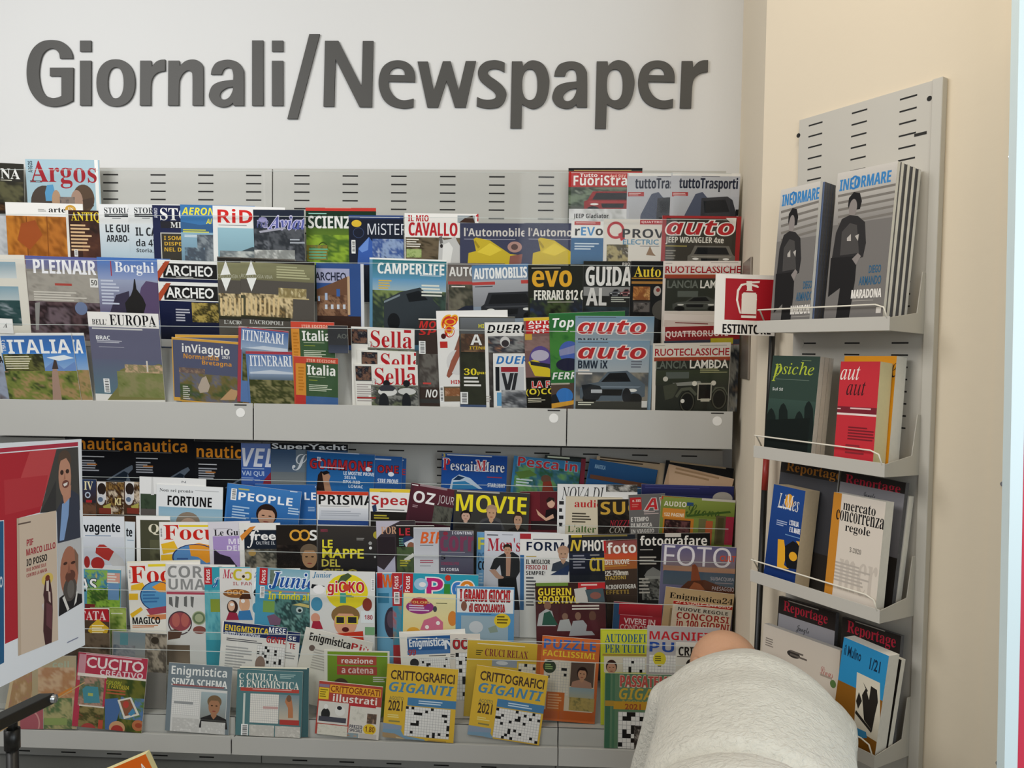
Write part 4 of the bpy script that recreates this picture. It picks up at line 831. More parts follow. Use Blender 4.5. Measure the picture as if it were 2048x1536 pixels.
M('D', 4, 986, 707, 1125, 707, 'e8e6e2', 'white motorcycle magazine with blue slanted title, in front of the black titled one', [
  T('DUERUOTE', 992, 712, 1124, 728, '2f74b8', 'i'), R(1000, 734, 1048, 780, 'c3c5c8'), R(1002, 734, 1036, 744, '9a2a34'), P('2a2c30', 1003, 746, 1010, 746, 1018, 780, 1011, 780), P('2a2c30', 1020, 746, 1028, 746, 1020, 780, 1013, 780), P('2a2c30', 1029, 746, 1036, 746, 1030, 780, 1023, 780), R(991, 734, 999, 782, '1e2024'), R(994, 785, 1003, 812, '6aa4cc'), N(1003, 780, 1125, 822, 'a8aaac 4a4c50 7a7c80 c8c8c8', 6, 4)])
M('D', 5, 1047, 636, 1160, 632, '7a5c58', 'brown motorsport magazine with red title box and a purple and yellow helmet, front tier', [
  R(1045, 632, 1160, 640, 'd9b83a'), R(1052, 641, 1098, 667, 'b8262a'), T('AUTO', 1056, 641, 1110, 648, 'f0eeea', 's'), T('SPRI', 1057, 650, 1108, 657, 'f0eeea', 's'), T('NT', 1066, 659, 1092, 666, 'f0eeea', 's'), N(1047, 672, 1160, 700, '7a6058 8c706a 6a504c', 5, 3), R(1050, 668, 1064, 680, 'c9a040'), EL(1058, 692, 1104, 752, '5a4a8a'), P('d9c02c', 1056, 724, 1070, 718, 1100, 738, 1100, 754, 1070, 752), EL(1062, 700, 1098, 722, 'b8b0c4'), P('2a2a34', 1060, 722, 1100, 728, 1100, 736, 1062, 730), R(1047, 754, 1160, 830, '17150f'), T('LA F.1', 1064, 762, 1112, 775, 'd8322c', 's', 'f0eee8'), T('(O)CO', 1052, 777, 1110, 792, 'e9d53a', 's'), L(1056, 796, 1096, 806, 3, 'd8d2b8')])
M('D', 6, 1098, 627, 1250, 622, '2f6b38', 'green car magazine with white slanted title and a blue helmeted driver, front tier', [
  R(1096, 620, 1180, 628, '2f7a44'), N(1100, 660, 1180, 745, '2f6a30 45823a 24522a', 5, 6), T('Top', 1105, 636, 1148, 661, 'f0f0ee', 'i'), EL(1118, 682, 1160, 726, '4a62ac'), EL(1112, 716, 1160, 742, '23243a'), P('8a8cb0', 1118, 700, 1150, 690, 1150, 706, 1120, 712), T('FERRARI', 1104, 744, 1190, 758, 'eeece8', 'i'), R(1100, 766, 1180, 830, '55443a'), EL(1112, 776, 1146, 808, '3a78c0'), P('1e2228', 1100, 806, 1104, 790, 1112, 788, 1120, 806), L(1100, 766, 1140, 772, 1, 'b8b0a0'), P('d9a03a', 1098, 808, 1150, 800, 1150, 808, 1098, 818)])
AUT = lambda x, y, w: [T('auto', x + 4, y + 9, x + 140, y + 36, 'b92c2e', 'i', 'ecdcd6'), L(x + 4, y + 2, x + 100, y + 5, 1, '56606c')]
M('D', 7, 1151, 632, 1309, 633, '7f98aa', 'grey blue car magazine with red outlined title, higher and behind its twin', [G(1151, 632, 1310, 690, '6f8fa6', 'a4adb2')] + AUT(1152, 632, 150) + [T('BMW iX', 1156, 676, 1215, 690, '28303c', 's')])
M('D', 8, 1151, 680, 1300, 681, '8c9ba6', 'grey blue car magazine with a big dark grille, lower and in front of its twin', [G(1151, 681, 1300, 745, '7d9ab0', 'a9b0b4'), N(1151, 745, 1300, 830, '6a6a5a 8a8478 55585a 7a7a70', 6, 4)] + AUT(1152, 682, 150) + [
  T('BMW iX', 1156, 720, 1215, 737, '2a3340', 's'), L(1156, 739, 1192, 752, 2, 'e4dcd4'), L(1262, 722, 1292, 738, 3, '6a6e78'), CAR(1160, 740, 1290, 804, '58646e'), P('22262a', 1163, 770, 1180, 768, 1200, 772, 1206, 784, 1196, 800, 1168, 798), R(1182, 779, 1204, 786, 'b8bcc0'), EL(1244, 776, 1262, 806, '1c1e22'), R(1151, 803, 1300, 830, '3a3a34'), L(1156, 804, 1190, 812, 2, 'd4d4c0'), R(1283, 802, 1294, 815, 'd8d6d0')])
M('D', 7, 1328, 628, 1478, 634, 'd9cfc6', 'white magazine edge with red corner above the red banner magazine, front tier', [R(1330, 641, 1345, 650, 'a82a30'), R(1328, 643, 1478, 660, 'c9bab0'), L(1350, 646, 1440, 650, 1, '7a3a3a')])
M('D', 8, 1324, 654, 1480, 650, '8c2528', 'magazine with red banner, white capitals and yellow strip under the extinguisher sign', [
  R(1320, 648, 1329, 830, 'ddd5cc'), T('QUATTRORUOTE', 1331, 661, 1456, 676, 'efd8d0', 's'), R(1328, 680, 1480, 690, '3c4250'), R(1421, 676, 1466, 688, 'bcae2c'), N(1440, 690, 1480, 830, '4a5a74 8a8a84 2a3038 6a5a4a', 3, 6)])
M('D', 10, 1306, 687, 1462, 685, 'e0d8cc', 'white framed classic car magazine with an old dark open car, front right corner', RUO(1306, 687, 156) + [
  R(1311, 722, 1457, 830, '2c2f28'), T('LANCIA', 1312, 722, 1374, 737, '656c62', 'n'), T('LAMBDA', 1380, 720, 1456, 736, 'e9e6dc', 'n'), G(1311, 740, 1457, 770, '39402f', '30342a'), R(1332, 744, 1378, 757, '59605a'), P('8a8c84', 1345, 766, 1400, 762, 1406, 770, 1350, 772), EL(1326, 753, 1336, 763, 'c9c6ba'), EL(1384, 762, 1394, 772, 'dcd8ca'), EL(1422, 761, 1432, 771, 'cfcabc'), R(1395, 766, 1423, 800, 'b0ac9c'), R(1397, 769, 1421, 798, '1a1a18'), P('46493c', 1326, 772, 1352, 766, 1356, 776, 1346, 796, 1330, 800), P('55584a', 1350, 792, 1362, 776, 1382, 774, 1394, 788, 1390, 792, 1378, 780, 1364, 782, 1354, 796), P('55584a', 1422, 788, 1430, 774, 1448, 774, 1456, 790, 1450, 792, 1440, 780, 1430, 782), EL(1358, 782, 1390, 826, '141412'), O(1360, 784, 1388, 824, '4a4a3e', .14), EL(1422, 776, 1454, 820, '161613'), O(1424, 778, 1452, 818, '4a4a3e', .14), EL(1361, 798, 1369, 806, 'e4e2da'), R(1401, 797, 1419, 803, 'b8b4a4'), L(1400, 737, 1455, 747, 3, '9a9a70')])
# ------------------------------------------------------------------ lower rack, rear tier
NAU = lambda x, y: [T('nautica', x + 4, y + 5, x + 110, y + 30, 'e8932a', 's'), L(x + 4, y + 31, x + 110, y + 33, 1, '9a9a98'), L(x + 8, y + 42, x + 60, y + 46, 1, 'c9cacc'), L(x + 8, y + 50, x + 46, y + 74, 5, 'a8aab0'), R(x + 22, y + 57, x + 42, y + 60, 'a86a30'), P('5a6470', x + 60, y + 90, x + 100, y + 66, x + 112, y + 60, x + 116, y + 66, x + 104, y + 78, x + 110, y + 95), P('1a2430', x + 66, y + 90, x + 96, y + 72, x + 104, y + 76, x + 100, y + 92)]
M('E', 0, 130, 872, 265, 875, '15161a', 'black yachting magazine with orange title, nearest the poster', NAU(152, 870))
M('E', 1, 264, 875, 388, 878, '15161a', 'black yachting magazine with orange title, middle one of three', NAU(264, 874))
M('E', 2, 388, 882, 510, 886, '17181b', 'black yachting magazine with orange title, rightmost of three', NAU(389, 886))
M('E', 3, 482, 886, 585, 889, '5a78b4', 'blue sailing magazine with large white slanted letters, rear tier', [G(482, 885, 585, 935, '6a80b8', '4a6aae'), T('VELA', 484, 897, 575, 934, 'e8eaf2', 'i'), R(482, 935, 585, 1000, '3a5ca4'), L(484, 936, 530, 940, 1, '9ab0d4'), T('VAI QUI', 484, 942, 528, 953, 'b8cae4', 'n'), L(482, 955, 520, 962, 2, '8aa2cc'), P('8a2a3a', 528, 960, 542, 944, 585, 940, 585, 970, 526, 968)])
M('E', 4, 541, 886, 696, 889, '3a4c62', 'steel blue yacht magazine with wide white lettering, rear tier', [R(541, 885, 700, 900, '17191d'), T('SuperYacht', 544, 888, 692, 902, 'dfe2e4', 'n'), G(541, 900, 700, 950, '3a5270', '5a6a7c'), R(592, 900, 624, 950, '66747f'), T('S', 584, 908, 616, 941, 'd8dce0', 'h'), G(541, 945, 700, 1000, '6a7276', '8a8c88')])
GOM = lambda x, y: [R(x, y + 2, x + 150, y + 8, '4a6a9a'), L(x + 4, y + 5, x + 126, y + 8, 1, 'c3cfe0'), T('GOMMONE', x + 4, y + 20, x + 128, y + 40, 'b02a30', 's', '2a1a2a'), T('IL', x + 18, y + 14, x + 28, y + 22, 'e8e8ec', 's'), L(x + 24, y + 35, x + 94, y + 39, 1, 'd4dae4'), EL(x + 115, y + 34, x + 126, y + 43, 'e4e6ea')]
M('E', 5, 700, 911, 813, 917, '24508c', 'blue dinghy magazine edge, rearmost of three', [L(790, 919, 812, 924, 1, 'c3cfe0'), T('E', 803, 938, 811, 950, 'b02a30', 's')])
M('E', 6, 685, 908, 805, 914, '285896', 'blue dinghy magazine with red letters, middle one of three', [L(750, 918, 800, 923, 1, 'c3cfe0'), T('ONE', 755, 931, 797, 946, 'b02a30', 's', '2a1a2a'), EL(776, 944, 788, 953, 'e4e6ea'), T('STRE PROVE', 755, 958, 796, 967, 'd8dee8', 's')])
M('E', 7, 614, 901, 750, 909, '1f5790', 'blue dinghy magazine with red title and a dark haired woman, front of three', [G(614, 901, 750, 1000, '1f5a94', '2a6aa8')] + GOM(616, 900) + [T('LE MOSTRE PROVE', 687, 944, 748, 951, 'dfe6ee', 's'), T('SELVA', 689, 952, 712, 958, 'dfe6ee', 's'), T('SPX RIB', 686, 961, 720, 967, 'dfe6ee', 's'), T('LOMAC', 697, 970, 726, 976, 'dfe6ee', 's'), P('2a1a16', 632, 985, 636, 950, 642, 942, 652, 946, 654, 985), P('b08468', 644, 946, 655, 944, 661, 952, 658, 962, 664, 985, 650, 985), P('1a1414', 642, 944, 654, 941, 660, 946, 648, 950)])
M('E', 0, 884, 906, 1015, 912, '1d4a8e', 'royal blue fishing magazine with white boat bow and red and white title', [G(884, 912, 1015, 1000, '1a4590', '255aa4'), G(884, 905, 1015, 911, '5a7ab0', '3a62a4'), L(894, 911, 1010, 915, 1, 'd8dcd8'), T('escainMare', 901, 923, 1009, 943, 'e8eaee', 'r', '1a2a5a'), T('P', 886, 917, 900, 940, 'c03038', 'r', 'e8eaee'), T('M', 952, 921, 972, 942, 'c03038', 'r', 'e8eaee'), P('c3d4e2', 899, 978, 904, 958, 918, 949, 940, 956, 965, 978), P('3a86b4', 904, 978, 906, 964, 930, 962, 958, 978), P('1c3a5c', 906, 960, 916, 951, 930, 955, 920, 960), L(974, 954, 1010, 958, 1, 'b03a44'), T('STARLIGHT', 975, 967, 1010, 975, 'dfe4ea', 's'), T('3', 885, 907, 891, 914, 'e0c83a', 's')])
M('E', 0, 1090, 909, 1172, 915, '2a3230', 'dark fishing magazine peeking over a bright lake one, rear tier', [R(1100, 908, 1172, 916, '1c211e'), L(1095, 914, 1155, 920, 1, 'c9d0b8'), R(1160, 918, 1176, 990, '7a2a38')], ybot=1030)
M('E', 1, 1028, 911, 1162, 925, '3a7aa8', 'turquoise lake fishing magazine with a fisherman and red title, rear tier', [N(1028, 935, 1165, 1000, '4a7a4a 6a9a5a 3a6a80 2f5a3c 5a8aa8', 7, 4), T('Pesca in', 1036, 918, 1155, 938, 'c0343a', 's', '7ab0c4'), EL(1082, 950, 1102, 966, '6a4a38'), P('8a3a2a', 1084, 985, 1086, 964, 1102, 962, 1108, 985), L(1032, 958, 1066, 975, 3, 'c9d8d8'), P('5a7a3a', 1030, 944, 1060, 940, 1075, 950, 1040, 958)])
M('E', 0, 1194, 912, 1330, 927, 'b8a488', 'stack of beige folded newspapers with dark gaps, rear tier', [L(1200, 915, 1330, 930, 3, '3a3228')], cat='newspaper', name='newspaper')
M('E', 1, 1180, 917, 1316, 940, '2a5a88', 'dark blue broadsheet leaning in front of beige newspapers, rear tier', [G(1180, 917, 1316, 968, '2c5f92', '1c3f66'), T('NAUTICA', 1190, 930, 1211, 938, '8ab0cc', 's'), R(1313, 940, 1340, 968, '22324f'), R(1180, 960, 1316, 968, '6a4430')], cat='newspaper', name='newspaper')
M('E', 0, 1332, 920, 1468, 937, '17181a', 'black newspaper behind a salmon one at the right end of the rear tier', [L(1340, 922, 1474, 936, 2, '9a8a70')], cat='newspaper', name='newspaper')
M('E', 1, 1338, 928, 1468, 958, 'c9a888', 'salmon folded newspaper at the right end of the rear tier', [P('d8b898', 1338, 928, 1400, 946, 1474, 958, 1474, 975, 1338, 975), L(1350, 945, 1440, 960, 2, 'b0906e')], cat='newspaper', name='newspaper')

# ------------------------------------------------------------------ second tier
M('F', 0, 140, 957, 192, 959, '2a2a34', 'dark history magazine with cream letters beside the poster, second lower tier', [G(140, 957, 192, 1000, '2a3a5a', '3a2a26'), T('IV', 168, 963, 186, 980, 'e8dcb0', 'r'), T('O', 170, 984, 181, 996, 'b9c4d4', 'n'), R(172, 1000, 184, 1006, 'a82a30'), N(160, 1005, 192, 1040, '3a2c24 6a4a38 2a201c', 3, 3)], ybot=1130)
SAM = lambda x: [R(x + 2, 963, x + 26, 1000, 'd8d4d0'), EL(x + 3, 966, x + 20, 990, '2a201c'), EL(x + 2, 988, x + 18, 1010, 'c9cacc'), EL(x + 4, 994, x + 14, 1004, '5a6a80'), N(x + 20, 962, x + 56, 1030, '5a3a22 8a6a3a 3a2416 c9b8a0 6a4a2a', 4, 6), P('a8a050', x + 14, 1012, x + 30, 1006, x + 28, 1020, x + 16, 1020), R(x + 6, 1016, x + 30, 1028, '7a3428'), T('KI', x + 38, 996, x + 50, 1010, 'd8c890', 's'), R(x + 2, 1028, x + 60, 1034, '3a2a22')]
M('F', 1, 192, 963, 300, 966, '4a3222', 'brown magazine with an armoured warrior, left of its twin, second lower tier', SAM(192))
M('F', 2, 248, 963, 320, 966, '4a3222', 'brown magazine with an armoured warrior, right of its twin, second lower tier', SAM(248))
M('F', 3, 279, 953, 412, 958, 'e6e6e4', 'white magazine with a dark tree line, behind the white business magazine', [N(281, 988, 330, 1040, '2f3a2c 3c4a38 20281e', 4, 3), R(281, 1018, 330, 1040, '5a5450'), T('N', 363, 962, 372, 966, '8a8c90', 's'), P('d0d0ce', 303, 953, 306, 951, 308, 990, 302, 990)])
M('F', 4, 313, 968, 446, 975, 'e4e6e6', 'white business magazine with black capitals and a pale blue portrait', [T('FORTUNE', 335, 993, 423, 1013, '1a1a1c', 's'), T('Non sei pronto', 319, 978, 386, 986, '4a4c50', 'r'), L(390, 982, 440, 984, 1, 'a8aaac'), G(317, 1016, 446, 1060, '8ab0c4', 'b0c8d2'), EL(352, 1024, 400, 1065, '8a7c6c'), EL(358, 1036, 396, 1075, 'b89c88')])
M('F', 5, 510, 968, 632, 970, '2a5f9e', 'deep blue people magazine, the rear one behind its matching front copy', [L(630, 973, 650, 977, 1, 'd8e0ea'), T('LE', 609, 985, 632, 1000, 'eef0f4', 's'), L(616, 1014, 634, 1024, 3, 'a8c0d8')])
M('F', 6, 455, 966, 603, 984, '3a74b4', 'blue people magazine with a long haired woman, second lower tier', [G(455, 966, 610, 1060, '3f7cbc', '285e9c'), T('PEOPLE', 477, 990, 585, 1006, 'f0f2f4', 's'), L(477, 978, 510, 984, 1, 'b8b060'), B(462, 977, 473, 1000), FA(516, 1012, 550, 1052, 'c09478', '2a1c18', None, True), L(464, 1013, 498, 1040, 5, 'a8c4de'), L(576, 1017, 608, 1032, 3, 'b4cce2'), L(580, 983, 600, 986, 1, 'd8e2ee')])
M('F', 7, 634, 982, 737, 984, 'e4e3e0', 'white news magazine with heavy black capitals and red strip, second lower tier', [R(634, 981, 742, 990, 'c9402a'), T('PRISMA', 637, 990, 748, 1010, '1a1a1a', 's'), L(640, 1012, 735, 1015, 1, 'a8a8a8'), G(638, 1016, 738, 1040, 'd8dade', 'b8bcc4'), L(642, 1022, 738, 1034, 3, 'a8acb4'), R(636, 1040, 742, 1050, '2a4a88')])
M('F', 8, 739, 977, 821, 979, 'e6e4e0', 'white language magazine with yellow strip and red letters, second lower tier', [R(739, 976, 840, 985, 'e2c43a'), L(760, 983, 790, 986, 1, '9a8430'), T('Speak', 743, 991, 836, 1016, 'b0282c', 's'), R(741, 1024, 840, 1080, '24221f'), L(748, 1030, 790, 1040, 2, 'b8a83a'), P('2a3a5a', 744, 1012, 752, 1008, 754, 1022, 746, 1024), L(757, 1019, 810, 1022, 1, '4a4a4a')])
M('F', 9, 823, 965, 912, 980, '4a2530', 'maroon magazine with fat white letters and a tilted top edge, second lower tier', [G(823, 965, 915, 1060, '5a2832', '3a2028'), T('OZ', 827, 984, 870, 1007, 'eae6e4', 's'), T('JOUR', 876, 992, 908, 1012, 'c9c0c0', 'm'), L(824, 969, 838, 973, 1, 'e0d8d8'), L(840, 972, 912, 984, 1, '9a8488'), L(825, 1010, 838, 1016, 2, 'a88a90'), N(866, 1014, 912, 1050, '3a3a36 5a5a50 2c2a28', 4, 3)])
M('F', 10, 1040, 983, 1180, 983, '5a1f26', 'dark red magazine with a pale woman in black, second lower tier', [T('NG', 1063, 1009, 1076, 1020, 'e8e0dc', 's'), R(1062, 984, 1080, 1050, '6a222a'), EL(1094, 995, 1110, 1016, 'd0a890'), P('2a1c1a', 1092, 1000, 1098, 994, 1108, 996, 1110, 1006, 1104, 1000, 1094, 1006), P('1a1416', 1088, 1050, 1092, 1020, 1110, 1016, 1122, 1030, 1120, 1050), P('cfa68c', 1076, 1030, 1072, 1018, 1080, 1026, 1092, 1036, 1106, 1028, 1108, 1036, 1092, 1042), R(1062, 1042, 1180, 1060, '2a1c1e')])
M('F', 11, 909, 979, 1060, 987, '3a3936', 'charcoal cinema magazine with yellow title and three faces, second lower tier', [R(909, 977, 1062, 983, '5c5a54'), L(914, 984, 1052, 989, 1, 'b8b4aa'), T('MOVIE', 912, 991, 1053, 1026, 'ecdc2c', 's'), P('4a4a4c', 985, 1060, 958, 1044, 965, 1038, 985, 1032, 1000, 1038, 1010, 1060), FA(923, 1022, 940, 1042, 'c4a08c', '1c1614', '2c2a28', True), FA(974, 1012, 992, 1040, 'c09878', 'a88a70', '35363a'), FA(1028, 1026, 1044, 1054, 'b48e74', '3a2a1e', '26221f', True)])
M('F', 0, 1115, 968, 1275, 970, 'e0e0de', 'white magazine with thin scrawled black handwriting, second lower tier', [T('NOVA DI', 1123, 974, 1208, 1000, '1c1c1e', 'y'), N(1212, 968, 1282, 984, '6a6a66 3a3a38 a8a6a0 d0cec8', 6, 2), L(1118, 1002, 1128, 1060, 4, '2a2a2c')])
M('F', 0, 1283, 968, 1468, 973, '2a2c58', 'long indigo folded newspaper lying behind the audio magazines', [G(1283, 967, 1474, 990, '30336a', '1f2248'), L(1290, 972, 1460, 980, 2, '3f4278'), EL(1425, 984, 1465, 1010, 'a8a298')], cat='newspaper', name='newspaper')
M('F', 2, 1132, 992, 1245, 995, 'd3c8b0', 'cream magazine with small red title and green foot lettering, second lower tier', [R(1132, 986, 1260, 994, '22211f'), L(1140, 989, 1235, 992, 1, 'c9c2b0'), T('audio', 1149, 1000, 1204, 1015, 'b8282a', 'r'), L(1144, 1026, 1186, 1048, 4, '4a4438'), T("L'alter", 1135, 1050, 1192, 1065, '4a6a34', 'r')])
M('F', 3, 1195, 999, 1275, 998, '2a2520', 'dark magazine with gold letters and red script, second lower tier', [N(1196, 1030, 1260, 1070, '2a2622 1a1614 3a3228', 3, 3), T('SUO', 1201, 1003, 1285, 1029, 'c9a040', 's'), T('NOZZE', 1219, 1040, 1262, 1053, 'b8283a', 'y'), T('CON', 1219, 1054, 1252, 1066, 'c4bcb0', 'y')])
M('F', 4, 1257, 990, 1330, 987, '6a6866', 'grey music magazine with red slanted letter and red box, second lower tier', [R(1260, 995, 1283, 1020, 'b82a2c'), T('n. 333', 1265, 999, 1281, 1004, 'eadcd4', 's'), L(1264, 1008, 1280, 1016, 2, 'c86a60'), T('AV', 1289, 996, 1345, 1019, 'c22c30', 'i', 'cfc8c4'), L(1288, 1022, 1322, 1030, 2, 'b8a8a4'), T('E TEMPO', 1262, 1034, 1297, 1043, 'dcd8d2', 's'), T('DI MUSICA', 1262, 1046, 1304, 1054, 'dcd8d2', 's'), T('IN VIAGGIO', 1262, 1058, 1308, 1066, 'dcd8d2', 's')])
M('F', 5, 1323, 991, 1471, 1001, '7a8a42', 'green and red audio magazine with loudspeakers on the cover, second lower tier', [R(1320, 988, 1475, 993, 'd8d4cc'), P('b83a2c', 1324, 992, 1400, 998, 1398, 1004, 1324, 998), G(1325, 998, 1471, 1036, '8a9a4a', '6a7a30'), R(1404, 996, 1471, 1003, 'c9c4b8'), T('AUDIO', 1328, 1003, 1373, 1013, 'eae4d4', 's'), R(1374, 1005, 1387, 1012, '2a4a80'), T('Suono', 1372, 1010, 1440, 1032, '3c5422', 'h'), P('3f5a24', 1372, 1030, 1460, 1022, 1462, 1026, 1374, 1034), R(1325, 1017, 1370, 1036, 'd08a3a'), T('132 PAGINE', 1328, 1026, 1368, 1033, 'efe4cc', 's'), R(1325, 1036, 1386, 1080, 'c07a2c'), R(1328, 1040, 1380, 1075, '2a1c1c'), N(1330, 1042, 1378, 1072, '3a2424 6a4444 2a1a1a 9a7a70', 4, 3), R(1396, 1038, 1412, 1090, '6a6a44'), R(1410, 1042, 1424, 1090, 'b05a34'), R(1430, 1032, 1450, 1090, '5a5236'), R(1434, 1036, 1446, 1086, '484428'), R(1450, 1034, 1471, 1090, '9a2a40')])

# ------------------------------------------------------------------ third tier
M('G', 0, 225, 1042, 270, 1044, 'd8dfe4', 'pale blue magazine corner behind the red capsule magazine', [T('te', 252, 1057, 264, 1073, '1d2026', 's'), L(254, 1080, 270, 1082, 1, '6a8aa0')])
M('G', 1, 120, 1032, 248, 1033, 'dfe2e6', 'white consumer magazine with a big red and white capsule', [G(120, 1074, 250, 1130, 'd4d8de', 'c4cad4'), T('vagente', 167, 1047, 240, 1070, '15181e', 's'), L(170, 1071, 242, 1074, 1, '5a7a9a'), EL(168, 1112, 180, 1136, 'a02a28'), EL(182, 1114, 209, 1140, 'a82c2a'), P('b0342e', 191, 1106, 192, 1096, 199, 1089, 208, 1089, 228, 1103, 218, 1122, 208, 1118), P('c8c8c8', 228, 1103, 246, 1118, 250, 1132, 225, 1132, 218, 1122)])
M('G', 0, 272, 1032, 340, 1033, '4a4a38', 'olive magazine with white border and a single cream capital, third lower tier', [R(270, 1031, 281, 1140, WH), R(270, 1030, 345, 1040, WH), T('Q', 297, 1048, 318, 1070, 'e4ddc4', 'r'), N(300, 1080, 340, 1130, '4a4a38 5c5c44 3a3a2c', 3, 3)], ybot=1200)
FOC = lambda x, y, k=1: [T('Focus', x + 9, y + 8, x + 9 + 130 * k, y + 38, 'c8281e', 'r'), R(x + 40, y + 8, x + 110, y + 12, 'e8cf30'), P('e9b92e', x + 4, y + 46, x + 30, y + 40, x + 40, y + 60, x + 8, y + 66), P('e9b92e', x + 4, y + 68, x + 30, y + 66, x + 30, y + 78, x + 4, y + 82), EL(x + 26, y + 46, x + 120, y + 100, '5a8cc0'), P('e89a2e', x + 60, y + 48, x + 80, y + 44, x + 118, y + 52, x + 122, y + 78, x + 95, y + 84, x + 78, y + 72, x + 64, y + 70), O(x + 26, y + 46, x + 120, y + 100, '2a3a6a', .06), L(x + 36, y + 74, x + 70, y + 92, 3, '3a5a90'), B(x + 2, y + 12, x + 7, y + 34)]
M('G', 2, 318, 1044, 450, 1044, 'ece8e0', 'white science magazine with red title and brain, the upper copy, third lower tier', FOC(318, 1042) )
M('G', 3, 416, 1044, 500, 1042, 'd8d4da', 'white and lilac guide magazine, third lower tier', [R(427, 1072, 500, 1140, 'a890c4'), T('Le Guide', 428, 1058, 500, 1071, '1c1a20', 'r'), T('MEN', 457, 1077, 498, 1088, 'e4dcec', 's'), T('DEL', 454, 1091, 484, 1101, 'e4dcec', 's'), P('2a2430', 428, 1098, 440, 1108, 460, 1114, 480, 1140, 428, 1140), L(426, 1057, 480, 1058, 1, '8a8490')])
M('G', 4, 478, 1046, 560, 1046, 'e4e2dc', 'white edged night sky magazine with an orange corner ribbon, third lower tier', [R(489, 1060, 560, 1140, '1d2530'), R(489, 1048, 560, 1058, 'e6e4de'), P('d88a3a', 480, 1072, 500, 1054, 512, 1052, 484, 1082), T('freedom', 500, 1063, 610, 1080, 'eceae6', 'n'), T('f', 494, 1060, 518, 1096, 'eceae6', 'y'), T('OLTRE IL', 512, 1083, 550, 1089, 'b9bcc0', 's'), N(490, 1098, 560, 1140, '5a5448 8a8474 3a3a34 a8a290', 5, 3), EL(497, 1100, 512, 1112, 'a88a50')])
M('G', 5, 552, 1050, 633, 1050, '241f1b', 'near black space magazine with orange ring letters and an older man, third lower tier', [R(550, 1045, 652, 1049, 'e4e2dc'), O(579, 1059, 603, 1082, 'dca03a', .34), O(598, 1059, 620, 1082, 'dca03a', .34), T('S', 619, 1060, 634, 1081, 'e8e6e2', 's'), N(554, 1090, 600, 1130, '2a2420 1a1614 3a302a', 3, 3), FA(604, 1092, 634, 1136, 'a8825e', '6a5a48'), T('COSMO', 610, 1052, 640, 1056, '241f1b', 's')])
M('G', 6, 635, 1051, 765, 1053, '35322f', 'charcoal sky atlas magazine with tall yellow words, third lower tier', [R(634, 1047, 765, 1051, 'e2e0d8'), G(637, 1052, 765, 1160, '3a3632', '1a1a20'), T('MAPPE', 645, 1098, 727, 1116, 'e4d83a', 'n'), T('LE', 645, 1080, 665, 1095, 'e4d83a', 'n'), T('DEL', 644, 1119, 680, 1133, 'c9bc50', 'n'), T('CIELO', 644, 1138, 715, 1152, 'a89c48', 'n'), T('INSERTO', 641, 1058, 655, 1064, '8a3a4a', 's'), L(713, 1076, 730, 1082, 2, '8a8884'), EL(737, 1083, 744, 1090, '9a9a98'), EL(738, 1093, 744, 1099, 'e0e0de'), EL(748, 1112, 752, 1116, 'c9c9c6'), EL(746, 1062, 765, 1078, 'a89a34')])
M('G', 7, 752, 1042, 830, 1041, '3a3236', 'grey and black magazine with pale orange serif title, third lower tier', [P('b9b4c0', 752, 1042, 800, 1042, 776, 1054, 758, 1072, 752, 1080), T('FORTE', 762, 1053, 812, 1068, 'c89a7a', 'r'), P('b4b2c4', 752, 1130, 768, 1140, 790, 1112, 792, 1160, 752, 1160), R(756, 1074, 790, 1112, '2c2428')])
M('G', 8, 792, 1051, 868, 1051, '241f1e', 'black bicycle magazine with red letters and a helmeted rider, third lower tier', [R(790, 1048, 870, 1052, 'dedbd4'), T('LE CI', 798, 1056, 850, 1071, 'b8303a', 's'), EL(802, 1072, 830, 1092, '2a3a5a'), P('c9ccd4', 808, 1086, 828, 1076, 830, 1084, 812, 1094), EL(814, 1084, 830, 1106, '8a5a44'), N(794, 1094, 830, 1160, '2f3a2c 4a5a3a 1f2620', 3, 4), L(798, 1076, 808, 1094, 4, '5a8a7a'), P('d8d8d0', 808, 1118, 826, 1106, 830, 1112, 812, 1124), L(800, 1120, 822, 1135, 3, 'b0a83a')])
M('G', 9, 827, 1055, 900, 1055, 'd0d1d6', 'white magazine with large orange slanted letters, third lower tier', [R(827, 1048, 966, 1055, 'e6e4e0'), G(829, 1057, 900, 1200, 'b0b2b8', 'dcdce0'), T('BIKE', 840, 1064, 905, 1087, 'd8622c', 'i'), L(840, 1090, 875, 1093, 1, '6a6c72'), L(840, 1120, 876, 1128, 2, 'a85a6a'), L(840, 1131, 862, 1134, 1, '8a8c92')])
M('G', 10, 878, 1061, 947, 1062, '55525e', 'grey purple running magazine with dark red letters, third lower tier', [R(876, 1056, 1023, 1061, 'a8c0d4'), T('corr', 880, 1072, 948, 1103, '7a3a54', 's'), T('I CONTENUTI', 904, 1063, 952, 1069, 'e0e0e6', 's'), EL(886, 1063, 896, 1071, '8a3040'), G(880, 1106, 952, 1150, '5a5c6c', '4a4658'), T('5', 882, 1110, 891, 1119, '18161c', 's'), T('CONSIGLI PER', 882, 1124, 918, 1130, '8a3a58', 's'), T('DI CORSA', 882, 1136, 918, 1142, 'e4e2e8', 's'), L(882, 1104, 938, 1106, 1, 'a8a4b0')])
M('G', 11, 954, 1064, 990, 1065, '6a9cc4', 'blue magazine strip with yellow letter beside the fitness magazine, third lower tier', [T('F', 956, 1075, 970, 1099, 'd8d44a', 's'), T('POI', 956, 1105, 974, 1121, '4a78a0', 's'), T('CO', 956, 1122, 972, 1140, '15181e', 's'), L(957, 1146, 968, 1170, 4, 'a0bcd0')])
